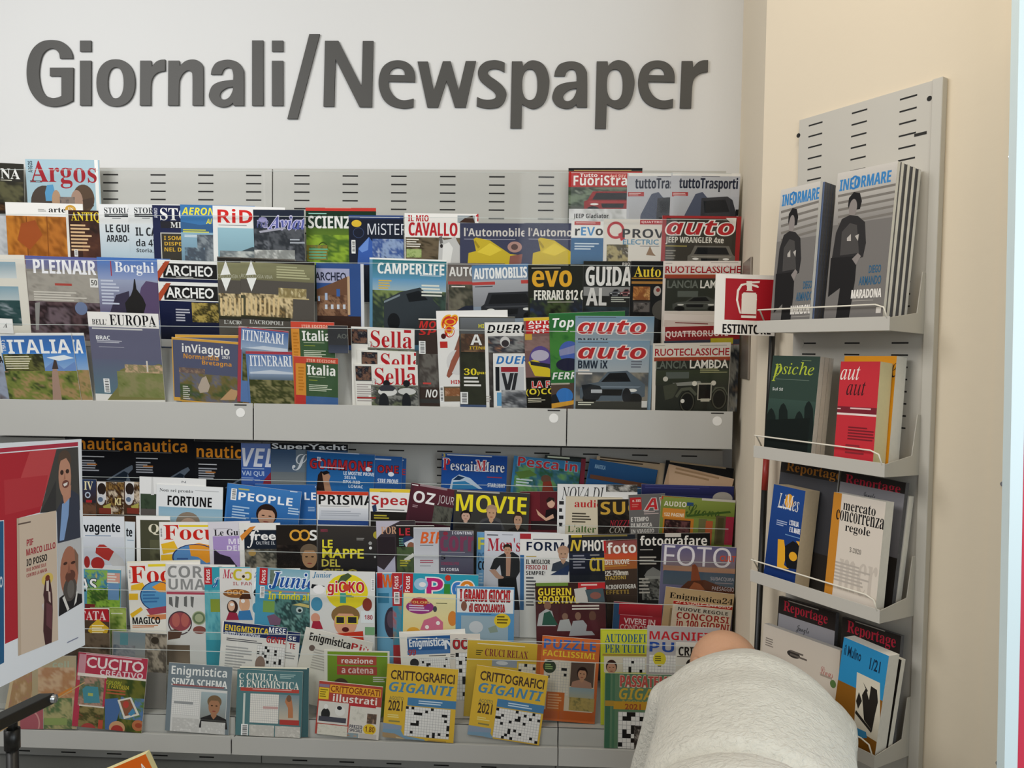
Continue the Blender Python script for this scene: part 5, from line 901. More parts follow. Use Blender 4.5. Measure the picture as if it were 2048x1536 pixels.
M('G', 12, 969, 1062, 1120, 1066, 'c9ccd4', 'pale grey fitness magazine with a bearded man in an open black shirt', [G(969, 1064, 1120, 1200, 'd0d3da', 'b4b6be'), T("Men'sH", 975, 1076, 1062, 1103, 'a82434', 'r'), L(974, 1069, 1000, 1073, 1, '3a3c42'), L(1004, 1069, 1040, 1072, 1, '9a9ca4'), P('26282a', 980, 1138, 988, 1118, 1004, 1108, 1014, 1104, 1026, 1104, 1038, 1112, 1042, 1140, 1030, 1160, 1004, 1160, 1000, 1130, 992, 1140), P('b08a74', 1012, 1108, 1022, 1108, 1020, 1152, 1012, 1152), P('b08c78', 978, 1140, 990, 1138, 1000, 1150, 1008, 1154, 1004, 1160, 992, 1156), FA(1008, 1090, 1022, 1110, 'b88e74', '2a2018'), P('17181a', 996, 1158, 1032, 1154, 1040, 1220, 998, 1220)])
M('G', 13, 1040, 1067, 1200, 1069, 'e2e1dd', 'white body magazine with black block title and a bald man in a vest', [R(1040, 1067, 1062, 1078, 'a83038'), L(1066, 1078, 1134, 1082, 1, '5a5a60'), T('FORMA', 1053, 1084, 1150, 1102, '15203a', 's'), FA(1117, 1094, 1136, 1122, 'b8947a', 'b08c74', '39414e'), R(1040, 1110, 1048, 1220, '3a6a9a'), L(1052, 1112, 1080, 1116, 1, 'b8a050'), T('IL MIGLIOR', 1052, 1119, 1100, 1128, '17181c', 's'), T('FISICO DI', 1052, 1130, 1094, 1139, '9a2a34', 's'), T('SEMPRE!', 1052, 1142, 1090, 1150, '17181c', 's'), L(1052, 1154, 1072, 1215, 9, '5a5c62'), P('2a3a5a', 1100, 1150, 1126, 1136, 1140, 1128, 1136, 1150)])
M('G', 14, 1137, 1070, 1270, 1068, '22252c', 'black photography magazine with gold N and white capitals, third lower tier', [R(1135, 1064, 1275, 1069, 'cfc8ba'), R(1142, 1069, 1164, 1075, 'b8a030'), L(1166, 1070, 1262, 1076, 1, '8a7a40'), T('N', 1140, 1080, 1163, 1102, 'd8bc40', 'i'), T('PHOTO', 1165, 1080, 1224, 1102, 'e8e4da', 's'), G(1138, 1106, 1260, 1150, '252b3c', '1a1c26'), T('CITTA', 1179, 1115, 1240, 1142, 'd4b83a', 's'), L(1146, 1110, 1172, 1140, 5, '8a8c98'), L(1180, 1109, 1210, 1113, 1, 'a8a49a')])
M('G', 15, 1207, 1081, 1300, 1077, '5a3024', 'sunset coloured photography magazine with white rounded title, third lower tier', [G(1207, 1081, 1300, 1145, '8a4a4a', 'b06a30'), R(1207, 1082, 1212, 1106, 'c02c30'), G(1207, 1106, 1300, 1122, 'c84a34', 'c0602c'), G(1207, 1138, 1300, 1260, '4a3a30', '26221f'), T('foto', 1214, 1084, 1272, 1107, 'efe9e2', 's'), T('IDEE NUOVE', 1207, 1119, 1258, 1129, 'eee4d4', 's'), L(1208, 1131, 1262, 1134, 1, 'd8a040'), T('225-750mm', 1208, 1141, 1256, 1151, 'e4dcd0', 's'), T('STAZIONI', 1210, 1152, 1252, 1159, 'c8a850', 's'), T('MACROFOTOGRA', 1204, 1169, 1272, 1178, 'd8d4cc', 's'), T('EFFETTI', 1212, 1180, 1258, 1188, 'a88a40', 's')])
M('G', 16, 1274, 1067, 1420, 1066, '171615', 'black photography magazine with white lowercase title and grey dome, third lower tier', [R(1330, 1063, 1362, 1074, 'cfcac0'), T('fotografare', 1280, 1071, 1414, 1097, 'e9e6de', 's'), L(1280, 1099, 1316, 1101, 1, 'd8d4cc'), L(1279, 1113, 1324, 1132, 3, 'b0aca2'), P('7a7a76', 1288, 1152, 1294, 1142, 1306, 1134, 1320, 1142, 1324, 1152), R(1290, 1152, 1322, 1158, '8a8a84'), N(1284, 1158, 1330, 1200, '3a3a38 6a6a64 1e1e1c 8a8a82', 4, 4), L(1278, 1156, 1300, 1190, 5, 'a8a49a')])
M('G', 17, 1324, 1087, 1473, 1095, '6d6a88', 'purple photography magazine with thin white capitals and a red rock, third lower tier', [R(1320, 1084, 1475, 1092, 'b0acb4'), G(1326, 1092, 1473, 1136, '62608a', '8a7a80'), G(1326, 1134, 1473, 1146, 'b08a70', 'a87a64'), G(1326, 1144, 1473, 1172, '4a5a6c', '54606a'), T('FOTO', 1328, 1093, 1462, 1133, 'e9e6ec', 'm'), T('CULT', 1440, 1112, 1471, 1123, 'd8502c', 'n'), P('8a4a30', 1381, 1172, 1384, 1130, 1390, 1128, 1395, 1134, 1404, 1172), P('5a3424', 1350, 1185, 1376, 1162, 1410, 1160, 1440, 1172, 1473, 1178, 1473, 1230, 1350, 1230), P('9a5a3a', 1372, 1185, 1388, 1164, 1400, 1168, 1410, 1180), T('SUBACQUEA', 1421, 1155, 1468, 1163, 'c4bcc0', 'm'), T('PAESAGGIO', 1424, 1174, 1468, 1182, 'c4bcc0', 'm'), L(1430, 1166, 1468, 1169, 1, '9a8c90')])

# ------------------------------------------------------------------ fourth tier
M('H', 0, 120, 1134, 242, 1139, '5a9ab0', 'teal children atlas magazine with white outlined letters, beside the poster', [R(120, 1132, 244, 1138, 'd8d8c8'), N(170, 1140, 215, 1175, '5a9ab4 8ab04a 3a7a9a c9b84a', 4, 3), T('AS', 158, 1157, 193, 1182, 'f0f0ee', 's', '14161a'), N(174, 1176, 240, 1218, '5a8a34 8ab040 3a5a24 7a8a44', 5, 4), R(214, 1146, 240, 1166, 'd09a8a'), L(215, 1147, 238, 1180, 6, 'd8d8d0'), R(216, 1167, 238, 1200, '6a90b8'), R(170, 1208, 190, 1218, '7a2a2a')])
M('H', 1, 180, 1215, 252, 1216, '8a9a4a', 'green booklet corner behind the tilted yellow diamond magazine', [N(180, 1217, 256, 1270, '7a9a3a a8b860 5a7a2a', 4, 3), L(222, 1226, 250, 1230, 1, 'd8dcc0')])
M('H', 2, 254, 1123, 400, 1120, 'ece8de', 'white science magazine with red title and blue brain, the lower copy', [R(250, 1117, 402, 1124, 'e9e2c8')] + [
  T('Focus', 260, 1131, 394, 1166, 'c8281e', 'r'), R(296, 1128, 340, 1133, 'e8cf30'), P('e9b92e', 262, 1171, 285, 1165, 295, 1180, 262, 1182), P('e9b92e', 258, 1187, 276, 1187, 276, 1200, 258, 1200), P('e9b92e', 260, 1228, 282, 1214, 286, 1220, 264, 1236), EL(280, 1162, 350, 1222, '5a9ac8'), P('e89a2e', 304, 1174, 330, 1160, 345, 1162, 345, 1185, 318, 1184), O(280, 1162, 350, 1222, '2a3a6a', .06), L(286, 1182, 320, 1208, 4, '3f74a8'), P('a8485a', 292, 1218, 332, 1212, 345, 1224, 300, 1230), P('d88a5a', 292, 1230, 332, 1228, 332, 1238, 310, 1240), T('MAGICO', 265, 1234, 320, 1248, '1a1a1a', 's'), L(265, 1250, 330, 1256, 2, 'd07a3a'), B(257, 1138, 262, 1160)])
M('H', 3, 331, 1128, 470, 1130, 'dcdad6', 'grey and white anatomy magazine with hollow grey capitals and organs', [R(331, 1124, 470, 1129, 'a83a44'), T('CORPO', 335, 1132, 452, 1156, '8a8a88', 's'), T('UMANO', 337, 1158, 460, 1180, '8a8a88', 's'), R(333, 1182, 410, 1189, 'b0485a'), P('6a6a68', 338, 1194, 344, 1194, 346, 1214, 338, 1208), P('6a6a68', 351, 1192, 358, 1194, 356, 1216, 350, 1214), P('6a6a68', 368, 1194, 374, 1192, 374, 1214, 368, 1212), P('6a6a68', 381, 1193, 388, 1194, 386, 1216, 382, 1212), EL(338, 1222, 382, 1262, '9a4a50'), EL(344, 1226, 360, 1254, 'b8645c'), EL(362, 1226, 378, 1254, 'b8645c'), O(336, 1222, 384, 1270, '4a3a40', .1), EL(384, 1222, 412, 1250, 'a8b08c'), O(386, 1224, 410, 1248, '6a7a5a', .3), EL(386, 1252, 412, 1268, '8a5048'), P('5a4034', 336, 1262, 350, 1258, 364, 1264, 360, 1276, 336, 1280), G(334, 1290, 380, 1330, '6a5a4a', '8a7a68')])
JUN = lambda x, y: [R(x + 2, y + 2, x + 18, y + 36, 'b82a30'), T('Focus', x + 5, y + 6, x + 14, y + 32, 'efe8e4', 's', None, True)]
M('H', 4, 408, 1134, 500, 1134, '3a9aac', 'teal children magazine strip with red vertical tab, left of the cartoon couple', JUN(406, 1133) + [T('J', 424, 1155, 440, 1176, '2c4c98', 'h', 'e8f0f4'), N(410, 1180, 446, 1280, '4aa0b4 6ab4bc 3a8a9c', 3, 4), R(421, 1198, 440, 1224, '8a9a3a')])
M('H', 5, 439, 1136, 545, 1137, 'dcd9d4', 'white comic magazine with red and yellow lettering and a shouting cartoon couple', [R(436, 1128, 592, 1136, 'e8e6e0'), T('Mc', 445, 1139, 466, 1157, 'b8304a', 'k'), T('Co', 466, 1138, 504, 1161, 'c9b832', 's'), EL(478, 1146, 494, 1158, 'e4d8c0'), EL(484, 1150, 490, 1156, '3a2a1a'), T('IL FANTASTICO', 466, 1164, 560, 1171, 'b06a6a', 's'), EL(446, 1178, 500, 1196, '8a5a30'), T('OOO', 454, 1180, 488, 1190, 'd89a50', 's'), EL(454, 1200, 476, 1228, '3a2420'), EL(456, 1202, 470, 1222, 'e0b498'), EL(460, 1206, 468, 1212, 'f4f0ec'), EL(478, 1192, 500, 1224, 'd8a884'), P('4a2a1c', 478, 1198, 484, 1188, 500, 1188, 502, 1198), EL(482, 1198, 490, 1206, 'f4f0ec'), P('3a7ab0', 474, 1240, 478, 1222, 500, 1220, 506, 1240), P('9a2a44', 452, 1240, 458, 1224, 474, 1226, 478, 1240)])
M('H', 6, 503, 1137, 600, 1137, 'dfe2e0', 'white children magazine sliver with a cow, left of the sea creature magazine', [T('J', 508, 1142, 517, 1156, '2a4a98', 'h'), EL(507, 1178, 518, 1194, '2a2c30'), EL(508, 1162, 519, 1178, 'f0f0ee'), EL(505, 1206, 516, 1226, '4a94b4')])
M('H', 7, 513, 1134, 640, 1142, '4a98b8', 'turquoise children magazine with a big blue script title and sea creatures', [R(511, 1128, 642, 1136, 'e6e4dc'), G(536, 1138, 640, 1170, '7aa8b8', 'a8c4cc'), N(540, 1140, 560, 1172, '3f4a3c 6a7a6c 2f3a34', 3, 3)] + JUN(517, 1134) + [T('Junior', 538, 1146, 650, 1181, '23509a', 'k', 'dfeaf2'), R(523, 1182, 640, 1186, '9a8a8a'), T('In fondo al', 537, 1184, 617, 1201, 'ded63a', 's', '7a8a3a'), B(520, 1172, 529, 1196), R(526, 1202, 562, 1225, '7aa050'), N(548, 1200, 640, 1290, '3a5a5a 5a8a84 2a4444 7aa49c 8a6a80', 7, 6), EL(582, 1206, 612, 1230, '4a6a6a'), EL(592, 1214, 606, 1226, 'b8c8c4'), EL(596, 1218, 603, 1224, '1a2424'), P('c8b870', 584, 1210, 600, 1206, 618, 1210, 618, 1216, 600, 1212), P('7a5a70', 534, 1232, 548, 1228, 562, 1238, 560, 1250, 540, 1250)])
M('H', 8, 620, 1141, 750, 1144, 'dcdcd8', 'white puzzle magazine with a boy in yellow sunglasses and red bubble title', [R(616, 1136, 790, 1143, 'e8e6de'), T('Junior', 625, 1144, 663, 1157, '3a7aa0', 'k'), EL(652, 1148, 736, 1220, 'e4d22c'), P('4a5a3a', 682, 1152, 696, 1146, 704, 1152, 690, 1164, 674, 1166), T('giOKO', 655, 1162, 728, 1192, 'c02a30', 's', 'f0ece4'), EL(686, 1168, 700, 1182, 'c84a30'), P('1c1c20', 624, 1168, 650, 1172, 640, 1180, 622, 1176), EL(626, 1170, 650, 1188, 'eceae8'), EL(622, 1194, 645, 1222, '4a90b0'), R(680, 1186, 692, 1206, '4aa08c'), L(692, 1190, 710, 1196, 2, '3a7a5a'), FA(668, 1216, 714, 1272, 'dca282', '8a6a40'), R(671, 1232, 690, 1248, 'dcc83a'), R(693, 1232, 716, 1248, 'dcc83a'), R(673, 1234, 688, 1246, '2a2a2a'), R(696, 1234, 713, 1246, '2a2a2a'), EL(684, 1254, 698, 1264, '5a1c1c'), P('c83a24', 666, 1268, 726, 1262, 728, 1290, 664, 1290), EL(725, 1196, 744, 1222, '8a3a2e'), R(722, 1222, 748, 1246, 'e4eaea'), T('180', 729, 1230, 745, 1239, 'a82c3a', 's'), EL(622, 1226, 640, 1246, 'd89a80'), P('a82a40', 622, 1258, 626, 1242, 640, 1242, 646, 1258), R(730, 1254, 752, 1270, '7aa87a'), B(742, 1158, 749, 1182)])
M('H', 9, 752, 1145, 810, 1145, '6aa4c4', 'pale blue children magazine strip with a big orange letter and red tab', [R(750, 1142, 810, 1147, 'e8e6e0'), R(754, 1146, 765, 1176, 'b82a30'), T('W', 764, 1149, 786, 1175, 'd8642a', 's'), R(756, 1186, 778, 1206, '3a7a9a'), EL(769, 1214, 800, 1278, '3a3240'), EL(774, 1222, 790, 1256, '5a4a58')])
M('H', 10, 784, 1146, 840, 1146, 'b03036', 'red edged children magazine strip, left of the turquoise alphabet magazine', [T('Focus', 787, 1152, 797, 1178, 'f0e8e4', 's', None, True), T('J', 797, 1170, 806, 1182, '2a4a98', 'h', 'e8f0f4'), B(788, 1184, 799, 1208), N(786, 1212, 840, 1290, 'b0804a 4a90a8 c04a3a', 3, 4)])
M('H', 11, 805, 1145, 957, 1150, '2f9ab0', 'turquoise toddler magazine with multicoloured letters and a pink creature', [R(803, 1142, 960, 1148, 'e8e6de'), R(806, 1147, 826, 1188, 'b82a30'), T('Focus', 810, 1152, 820, 1184, 'f0e8e4', 's', None, True), T('P', 853, 1156, 886, 1194, 'c02a74', 's', 'e9e6e4'), R(888, 1168, 900, 1188, '3a8a3a'), EL(890, 1150, 902, 1162, 'c43a2a'), T('c', 904, 1164, 924, 1192, '3a78c0', 's', 'e9e6e4'), T('o', 920, 1162, 948, 1192, 'd8822a', 's', 'e9e6e4'), EL(828, 1156, 856, 1180, '9ac0d8'), EL(838, 1164, 852, 1174, 'e9e4e4'), R(806, 1188, 957, 1300, 'e6dca4'), G(806, 1190, 957, 1300, 'e8e0ac', 'e6cf88'), EL(812, 1200, 868, 1228, '9a3a80'), EL(822, 1194, 856, 1214, 'b8343a'), T('COLORI', 818, 1202, 860, 1207, 'ecc070', 's'), L(818, 1210, 862, 1224, 3, 'e4d0e0'), P('d0708c', 840, 1260, 848, 1240, 872, 1232, 886, 1244, 886, 1262), EL(850, 1250, 858, 1258, 'f2eeea'), EL(872, 1242, 880, 1250, 'f2eeea'), EL(812, 1254, 842, 1280, 'e0a83a'), EL(896, 1222, 914, 1252, 'd8863a'), L(872, 1206, 905, 1209, 1, '5a5a3a'), EL(866, 1212, 874, 1224, '4a4a50')])
M('H', 12, 912, 1172, 1029, 1175, '5a96c4', 'light blue kids games booklet with red comic capitals and a yellow burst', [R(914, 1178, 1027, 1226, 'e6e7e6'), T('I GRANDI GIOCHI', 920, 1180, 1020, 1203, 'b83034', 's', '3a1c1c'), T('di GIOCOLANDIA', 938, 1208, 1010, 1224, 'b83034', 's', '3a1c1c'), EL(922, 1202, 934, 1222, '8a5a4a'), R(922, 1232, 1016, 1290, '9ab0bc'), EL(938, 1242, 966, 1266, 'c9cdd0'), P('8a9a8a', 976, 1256, 992, 1250, 996, 1264, 980, 1266), EL(988, 1227, 1021, 1256, 'e2c430'), L(994, 1232, 1016, 1250, 3, '6a5a1a'), L(960, 1228, 984, 1230, 1, '2a4a6a')])
M('H', 0, 1070, 1166, 1210, 1164, '3a2420', 'dark red football magazine with yellow comic title and players, fourth lower tier', [R(1066, 1152, 1212, 1164, 'e4decc'), L(1068, 1154, 1210, 1163, 3, 'b8ae98'), R(1072, 1164, 1136, 1172, '6a8a3a'), R(1156, 1165, 1212, 1178, 'b82c30'), L(1162, 1168, 1205, 1174, 1, 'e8c8c0'), T('GUERIN', 1076, 1176, 1142, 1191, 'e9cf3c', 's', '3a2410'), T('SPORTIVO', 1076, 1192, 1160, 1207, 'e9cf3c', 's', '3a2410'), P('c4c0b8', 1148, 1178, 1172, 1174, 1176, 1204, 1152, 1206), P('4a5a60', 1170, 1180, 1206, 1176, 1210, 1204, 1178, 1204), EL(1180, 1184, 1202, 1198, '8a5a50'), G(1072, 1208, 1212, 1290, '4a2a2c', '5a2428'), EL(1088, 1202, 1102, 1220, '8a6450'), P('b8bab8', 1074, 1252, 1078, 1228, 1092, 1218, 1104, 1222, 1112, 1252), P('2f5a4a', 1084, 1250, 1088, 1226, 1100, 1222, 1116, 1250), EL(1124, 1226, 1136, 1240, '8a6a58'), P('b0b2b0', 1114, 1262, 1120, 1240, 1138, 1238, 1146, 1262), EL(1150, 1224, 1162, 1240, '8a6a58'), P('a8aaac', 1138, 1272, 1146, 1242, 1166, 1240, 1190, 1270), EL(1178, 1222, 1192, 1242, '6a4a3c'), P('5a2a30', 1172, 1262, 1176, 1240, 1194, 1240, 1200, 1262), L(1144, 1210, 1206, 1222, 2, 'dcd4c8')])
M('H', 1, 1228, 1203, 1325, 1210, '9a2630', 'dark red condominium booklet with thin white capitals, fourth lower tier', [R(1224, 1200, 1322, 1206, 'e4dccc'), R(1224, 1205, 1238, 1300, '2a4a6a'), G(1238, 1208, 1326, 1232, 'b02a34', '8a2028'), L(1240, 1231, 1310, 1233, 1, 'c9848a'), T('VIVERE IN', 1248, 1238, 1310, 1249, 'dcc4c0', 'n'), T('CONDOMINIO', 1240, 1251, 1322, 1262, 'd0a8a4', 'n')])
M('H', 0, 1332, 1173, 1469, 1189, 'b49a72', 'tan newsprint puzzle paper with black bold title, fourth lower tier', [T('Enigmistica24', 1339, 1191, 1466, 1206, '1c1712', 'r'), R(1346, 1200, 1348, 1202, 'b49a72'), R(1338, 1216, 1344, 1262, '8a7452')])
M('H', 1, 1347, 1201, 1465, 1214, 'd4c4ac', 'tan exam paper with big dark red capitals, right end of the fourth tier', [R(1345, 1200, 1470, 1214, 'a8281f'), T('SPECIALE LAVORO', 1352, 1203, 1462, 1212, 'e0b8a0', 'i'), R(1350, 1216, 1466, 1228, 'c9c0b0'), T('NUOVE REGOLE', 1356, 1219, 1456, 1226, '3a322a', 's'), T('CONCORSI', 1353, 1229, 1458, 1242, '9a2420', 's'), T('in 100 GIORNI', 1353, 1243, 1458, 1257, '9a2420', 's')])

# ------------------------------------------------------------------ fifth tier
M('I', 0, 100, 1216, 218, 1217, '4a3a2e', 'brown magazine with red title band and a tilted yellow diamond, by the poster', [R(100, 1213, 222, 1219, 'e6e0d4'), P('a8242c', 150, 1218, 216, 1218, 220, 1244, 150, 1238), T('FATA', 160, 1222, 212, 1240, 'e4d0cc', 'r'), P('d0a82c', 196, 1238, 218, 1256, 206, 1288, 176, 1262, 180, 1252), L(184, 1250, 212, 1274, 5, 'efe0a8'), N(170, 1266, 222, 1310, '4a3a2c 6a5a48 2f251c', 3, 3)])
M('I', 1, 224, 1262, 334, 1268, '8a8680', 'grey and teal pet magazine with a tabby cat face, left end of the fifth tier', [R(222, 1258, 336, 1264, 'e4deca'), G(226, 1266, 334, 1340, '7a8a90', '9a948a'), R(240, 1266, 256, 1300, '5a8a90'), N(290, 1268, 334, 1345, '8a8070 5a5248 a89c8a 3a342c', 4, 5), EL(302, 1274, 318, 1288, '3a3228'), N(226, 1290, 270, 1345, '55606a 8a8c8e 6a6a6c', 3, 4)])
ENM = lambda x, y: [R(x + 2, y + 8, x + 128, y + 34, '23305c'), T('ENIGMISTICA', x + 5, y + 13, x + 92, y + 25, 'e4c43a', 's'), T('MESE', x + 93, y + 16, x + 126, y + 27, 'eeeeea', 's'), T('TUTTE LE SOLUZIONI', x + 5, y + 26, x + 75, y + 33, 'e0e2e8', 's'), T('GENTE', x + 88, y + 34, x + 126, y + 47, 'b0282c', 's'), L(x + 8, y + 39, x + 80, y + 46, 2, '5a5a5e')]
M('I', 2, 460, 1250, 601, 1266, 'e2dfd8', 'white puzzle paper with navy strip, the rear one behind its matching copy', [R(575, 1264, 600, 1284, '23305c'), T('SE', 577, 1273, 592, 1281, 'eeeeea', 's'), T('TE', 578, 1287, 590, 1298, 'b0282c', 's'), L(560, 1305, 594, 1320, 3, '9a9a98')])
M('I', 3, 445, 1242, 574, 1256, 'e4e1da', 'white puzzle paper with navy and yellow title strip, front copy, fifth tier', [R(443, 1237, 575, 1250, 'eeeade')] + ENM(445, 1240) + [X(513, 1294, 572, 1345, 12, 9, .08), L(450, 1294, 505, 1345, 9, 'a8a8a6'), EL(510, 1312, 530, 1345, '8a7468')])
M('I', 4, 612, 1254, 747, 1286, 'd8d4c8', 'tilted white puzzle paper with black and red condensed title, fifth tier', [L(622, 1264, 740, 1276, 1, '3a3a38'), T('Enigmistica', 619, 1273, 700, 1294, '26221f', 's'), T('Più', 703, 1289, 737, 1302, 'b02a2c', 's'), EL(618, 1290, 630, 1302, '6a5a52'), L(624, 1304, 680, 1345, 8, 'b0aca2')])
M('I', 5, 648, 1300, 779, 1303, '7c9a30', 'green television puzzle magazine with two red word bars, fifth tier', [R(646, 1298, 655, 1430, 'dcd8cc'), R(775, 1298, 782, 1430, 'dcd8cc'), R(648, 1298, 780, 1304, 'dcd8cc'), G(656, 1304, 774, 1400, '7a9c2a', '5a7a20'), R(674, 1312, 753, 1330, 'b04a3a'), R(674, 1333, 754, 1350, 'a8443a'), T('reazione', 683, 1316, 746, 1327, 'f0e8e0', 's'), T('a catena', 683, 1335, 746, 1347, 'e4c8c0', 's'), EL(664, 1356, 700, 1400, '4a3a2c'), L(746, 1354, 774, 1366, 3, 'c9c4b8')])
M('I', 0, 798, 1264, 930, 1258, 'e6e2d6', 'white folded puzzle paper with blue title box, fifth tier', [P('efece2', 798, 1264, 850, 1260, 930, 1256, 930, 1266, 815, 1268), R(815, 1272, 912, 1308, '2f5c92'), T('Enigmistica', 818, 1276, 888, 1298, 'e4e8ec', 's'), T('N', 889, 1280, 910, 1298, 'e4e8ec', 's'), R(815, 1300, 905, 1308, '4a76a8'), T('99', 817, 1299, 832, 1311, 'a83a3a', 's'), L(858, 1310, 905, 1313, 1, '3a3a3a'), X(840, 1316, 900, 1345, 14, 6, .1), EL(820, 1317, 838, 1335, '2a2a2c')])
M('I', 1, 900, 1268, 960, 1268, 'd8d0c4', 'white puzzle paper with black and red round letters, tucked behind the yellow one', [T('OC', 906, 1278, 934, 1298, 'b02a30', 's', '1a1a1a'), X(912, 1306, 950, 1400, 6, 12, .1), L(900, 1308, 912, 1320, 3, '8a8680')], ybot=1500)
M('I', 2, 936, 1278, 1085, 1289, 'cfae3a', 'mustard yellow crossword magazine with dark red serif capitals, fifth tier', [R(934, 1272, 1086, 1281, 'ece4cc'), G(937, 1281, 1084, 1322, 'd8b43c', 'b8982c'), T('CRUCI RELAX', 970, 1300, 1056, 1315, '7a2a34', 'r'), L(955, 1290, 1068, 1293, 1, 'efe6cc'), L(952, 1300, 966, 1312, 3, '4a4420'), X(1036, 1328, 1070, 1380, 6, 9, .1, 'd8d2bc'), R(984, 1320, 1034, 1334, '8a94a0'), EL(992, 1322, 1016, 1330, 'c4c8cc'), R(1072, 1284, 1086, 1400, 'b05a24')])
M('I', 3, 1085, 1271, 1201, 1280, 'cc6a34', 'orange puzzle magazine with blue and yellow capitals and a woman photo', [G(1086, 1274, 1201, 1440, 'd4703a', 'b85c2c'), T('PUZZLE', 1088, 1281, 1192, 1300, '3f6cb4', 's'), T('FACILISSIMI', 1086, 1303, 1190, 1315, 'e8c43a', 's'), R(1086, 1322, 1188, 1422, 'cfc0a8'), X(1088, 1324, 1138, 1390, 9, 12, .06, 'd4ccba'), EL(1086, 1320, 1112, 1346, '2c3a24'), L(1090, 1328, 1108, 1340, 3, '8aa860'), R(1141, 1325, 1188, 1374, '5a4a40'), FA(1156, 1336, 1173, 1360, 'b88a6c', '2a1c18', 'a8806c', True), G(1138, 1376, 1188, 1398, '8aa0a8', 'a8a48c'), N(1138, 1396, 1188, 1422, '8a7a4a b09a5a 6a6a44', 5, 3), R(1092, 1384, 1128, 1422, 'c06428'), L(1095, 1388, 1124, 1420, 6, 'd8a070')])
M('I', 0, 1201, 1258, 1310, 1259, 'c4cc30', 'lime yellow puzzle magazine with teal serif capitals, fifth tier', [R(1200, 1254, 1312, 1259, 'e6e0c4'), G(1204, 1262, 1296, 1312, 'd0d440', 'c0c438'), T('AUTODEFINI', 1210, 1268, 1310, 1285, '2a5a80', 'r'), T('PER TUTTI', 1210, 1289, 1290, 1306, '2a5a80', 'r'), R(1205, 1308, 1310, 1312, 'a88a40'), R(1208, 1313, 1300, 1345, 'd8d0bc'), FA(1214, 1322, 1232, 1348, 'c08e74', '3a2018', None, True), X(1246, 1316, 1290, 1345, 8, 5, .08)])
M('I', 1, 1295, 1251, 1440, 1256, 'b9b4b4', 'grey puzzle magazine with red and blue block capitals, beside the man', [T('MAGNIFIC', 1299, 1264, 1434, 1281, 'c02a32', 's'), T('PUZZ', 1299, 1285, 1398, 1305, '2b4f9e', 's'), X(1298, 1310, 1352, 1345, 9, 6, .06), EL(1306, 1304, 1332, 1332, 'd8c830'), L(1310, 1312, 1328, 1324, 3, '6a6420')])
M('I', 2, 1352, 1285, 1450, 1287, 'e0dcd2', 'white cryptogram booklet corner just left of the bald head', [T('CRITTO', 1357, 1294, 1420, 1312, '26221f', 's'), R(1354, 1313, 1440, 1315, '5a544c'), EL(1372, 1318, 1392, 1340, '2a2420')])

# ------------------------------------------------------------------ front tier
M('J', 0, 30, 1308, 80, 1318, 'c9b490', 'beige craft magazine seen through the clear holder, far left of the front tier', [T('n', 54, 1347, 64, 1357, '8a7a60', 's'), N(20, 1340, 80, 1465, 'b89a74 c4a684 a88660 b07a70', 4, 6)])
M('J', 1, 64, 1312, 152, 1312, 'b0a080', 'beige and green craft magazine with a painted orange edge glint, through the clear holder', [T('cell', 105, 1322, 138, 1335, 'a8b098', 's'), N(76, 1335, 150, 1400, 'c0a078 b0805c c8a888 a87c60', 4, 4), P('d0823a', 96, 1398, 144, 1374, 144, 1384, 100, 1402), N(84, 1396, 144, 1462, '7a8a5a a8a070 5a7048 c0a880', 4, 5), R(88, 1436, 134, 1450, '8a9a5c')])  # orange polygon paints the glint refracted by the holder's lower edge
M('J', 2, 40, 1412, 86, 1412, 'a85a60', 'pink round patterned booklet low behind the black stand bracket', [EL(30, 1414, 86, 1480, 'a85c64'), O(34, 1418, 80, 1476, 'c9908c', .12)])
M('J', 0, 157, 1304, 296, 1318, 'b23a4e', 'crimson sewing magazine with a blue bag and fruit photos, front tier', [R(155, 1299, 284, 1308, 'e4dcc4'), R(157, 1308, 171, 1360, 'c9909a'), T('CUCITO', 174, 1319, 287, 1340, 'eadbd8', 'n'), T('CREATIVO', 200, 1343, 286, 1354, 'e8ccd0', 's'), L(172, 1312, 285, 1318, 1, 'd8a0a8'), R(155, 1352, 298, 1358, 'e6dcd0'), N(158, 1354, 207, 1412, '8a6a54 b08a78 5a6a50 a88a6a', 4, 5), P('4a8a96', 165, 1378, 172, 1372, 196, 1374, 200, 1406, 168, 1406), R(176, 1386, 186, 1392, 'a8b060'), R(158, 1411, 208, 1414, 'd8d0c0'), N(157, 1414, 207, 1465, '6a6a3c 8a7a4c 4a4a28 a0503c', 4, 5), EL(160, 1446, 192, 1475, 'a84440'), R(196, 1440, 207, 1465, 'b8503c'), N(209, 1359, 296, 1470, '4a5a24 6a6a2c 3a4a20 5a5a28', 5, 5), T('COLORI', 212, 1362, 244, 1369, 'a8a83a', 'i'), T('E FANTASIA', 216, 1370, 258, 1378, 'b8a83a', 'i'), L(213, 1380, 256, 1392, 2, 'b0603c'), P('4a6a9a', 210, 1398, 236, 1396, 240, 1420, 226, 1465, 210, 1465), N(240, 1396, 296, 1440, '4a6a94 5a7aa8 5a7a3c 3a5478', 4, 4), P('dcd8cc', 235, 1400, 262, 1394, 279, 1430, 248, 1438), P('8a5a40', 240, 1402, 260, 1398, 273, 1428, 250, 1432), EL(246, 1402, 258, 1416, 'b8463c'), P('4a8ab0', 256, 1428, 266, 1416, 272, 1426, 262, 1432), EL(218, 1442, 250, 1470, 'c89a70'), EL(222, 1450, 246, 1470, 'a83a34'), EL(264, 1440, 288, 1462, 'b87048'), EL(270, 1446, 284, 1456, 'a04a30')])
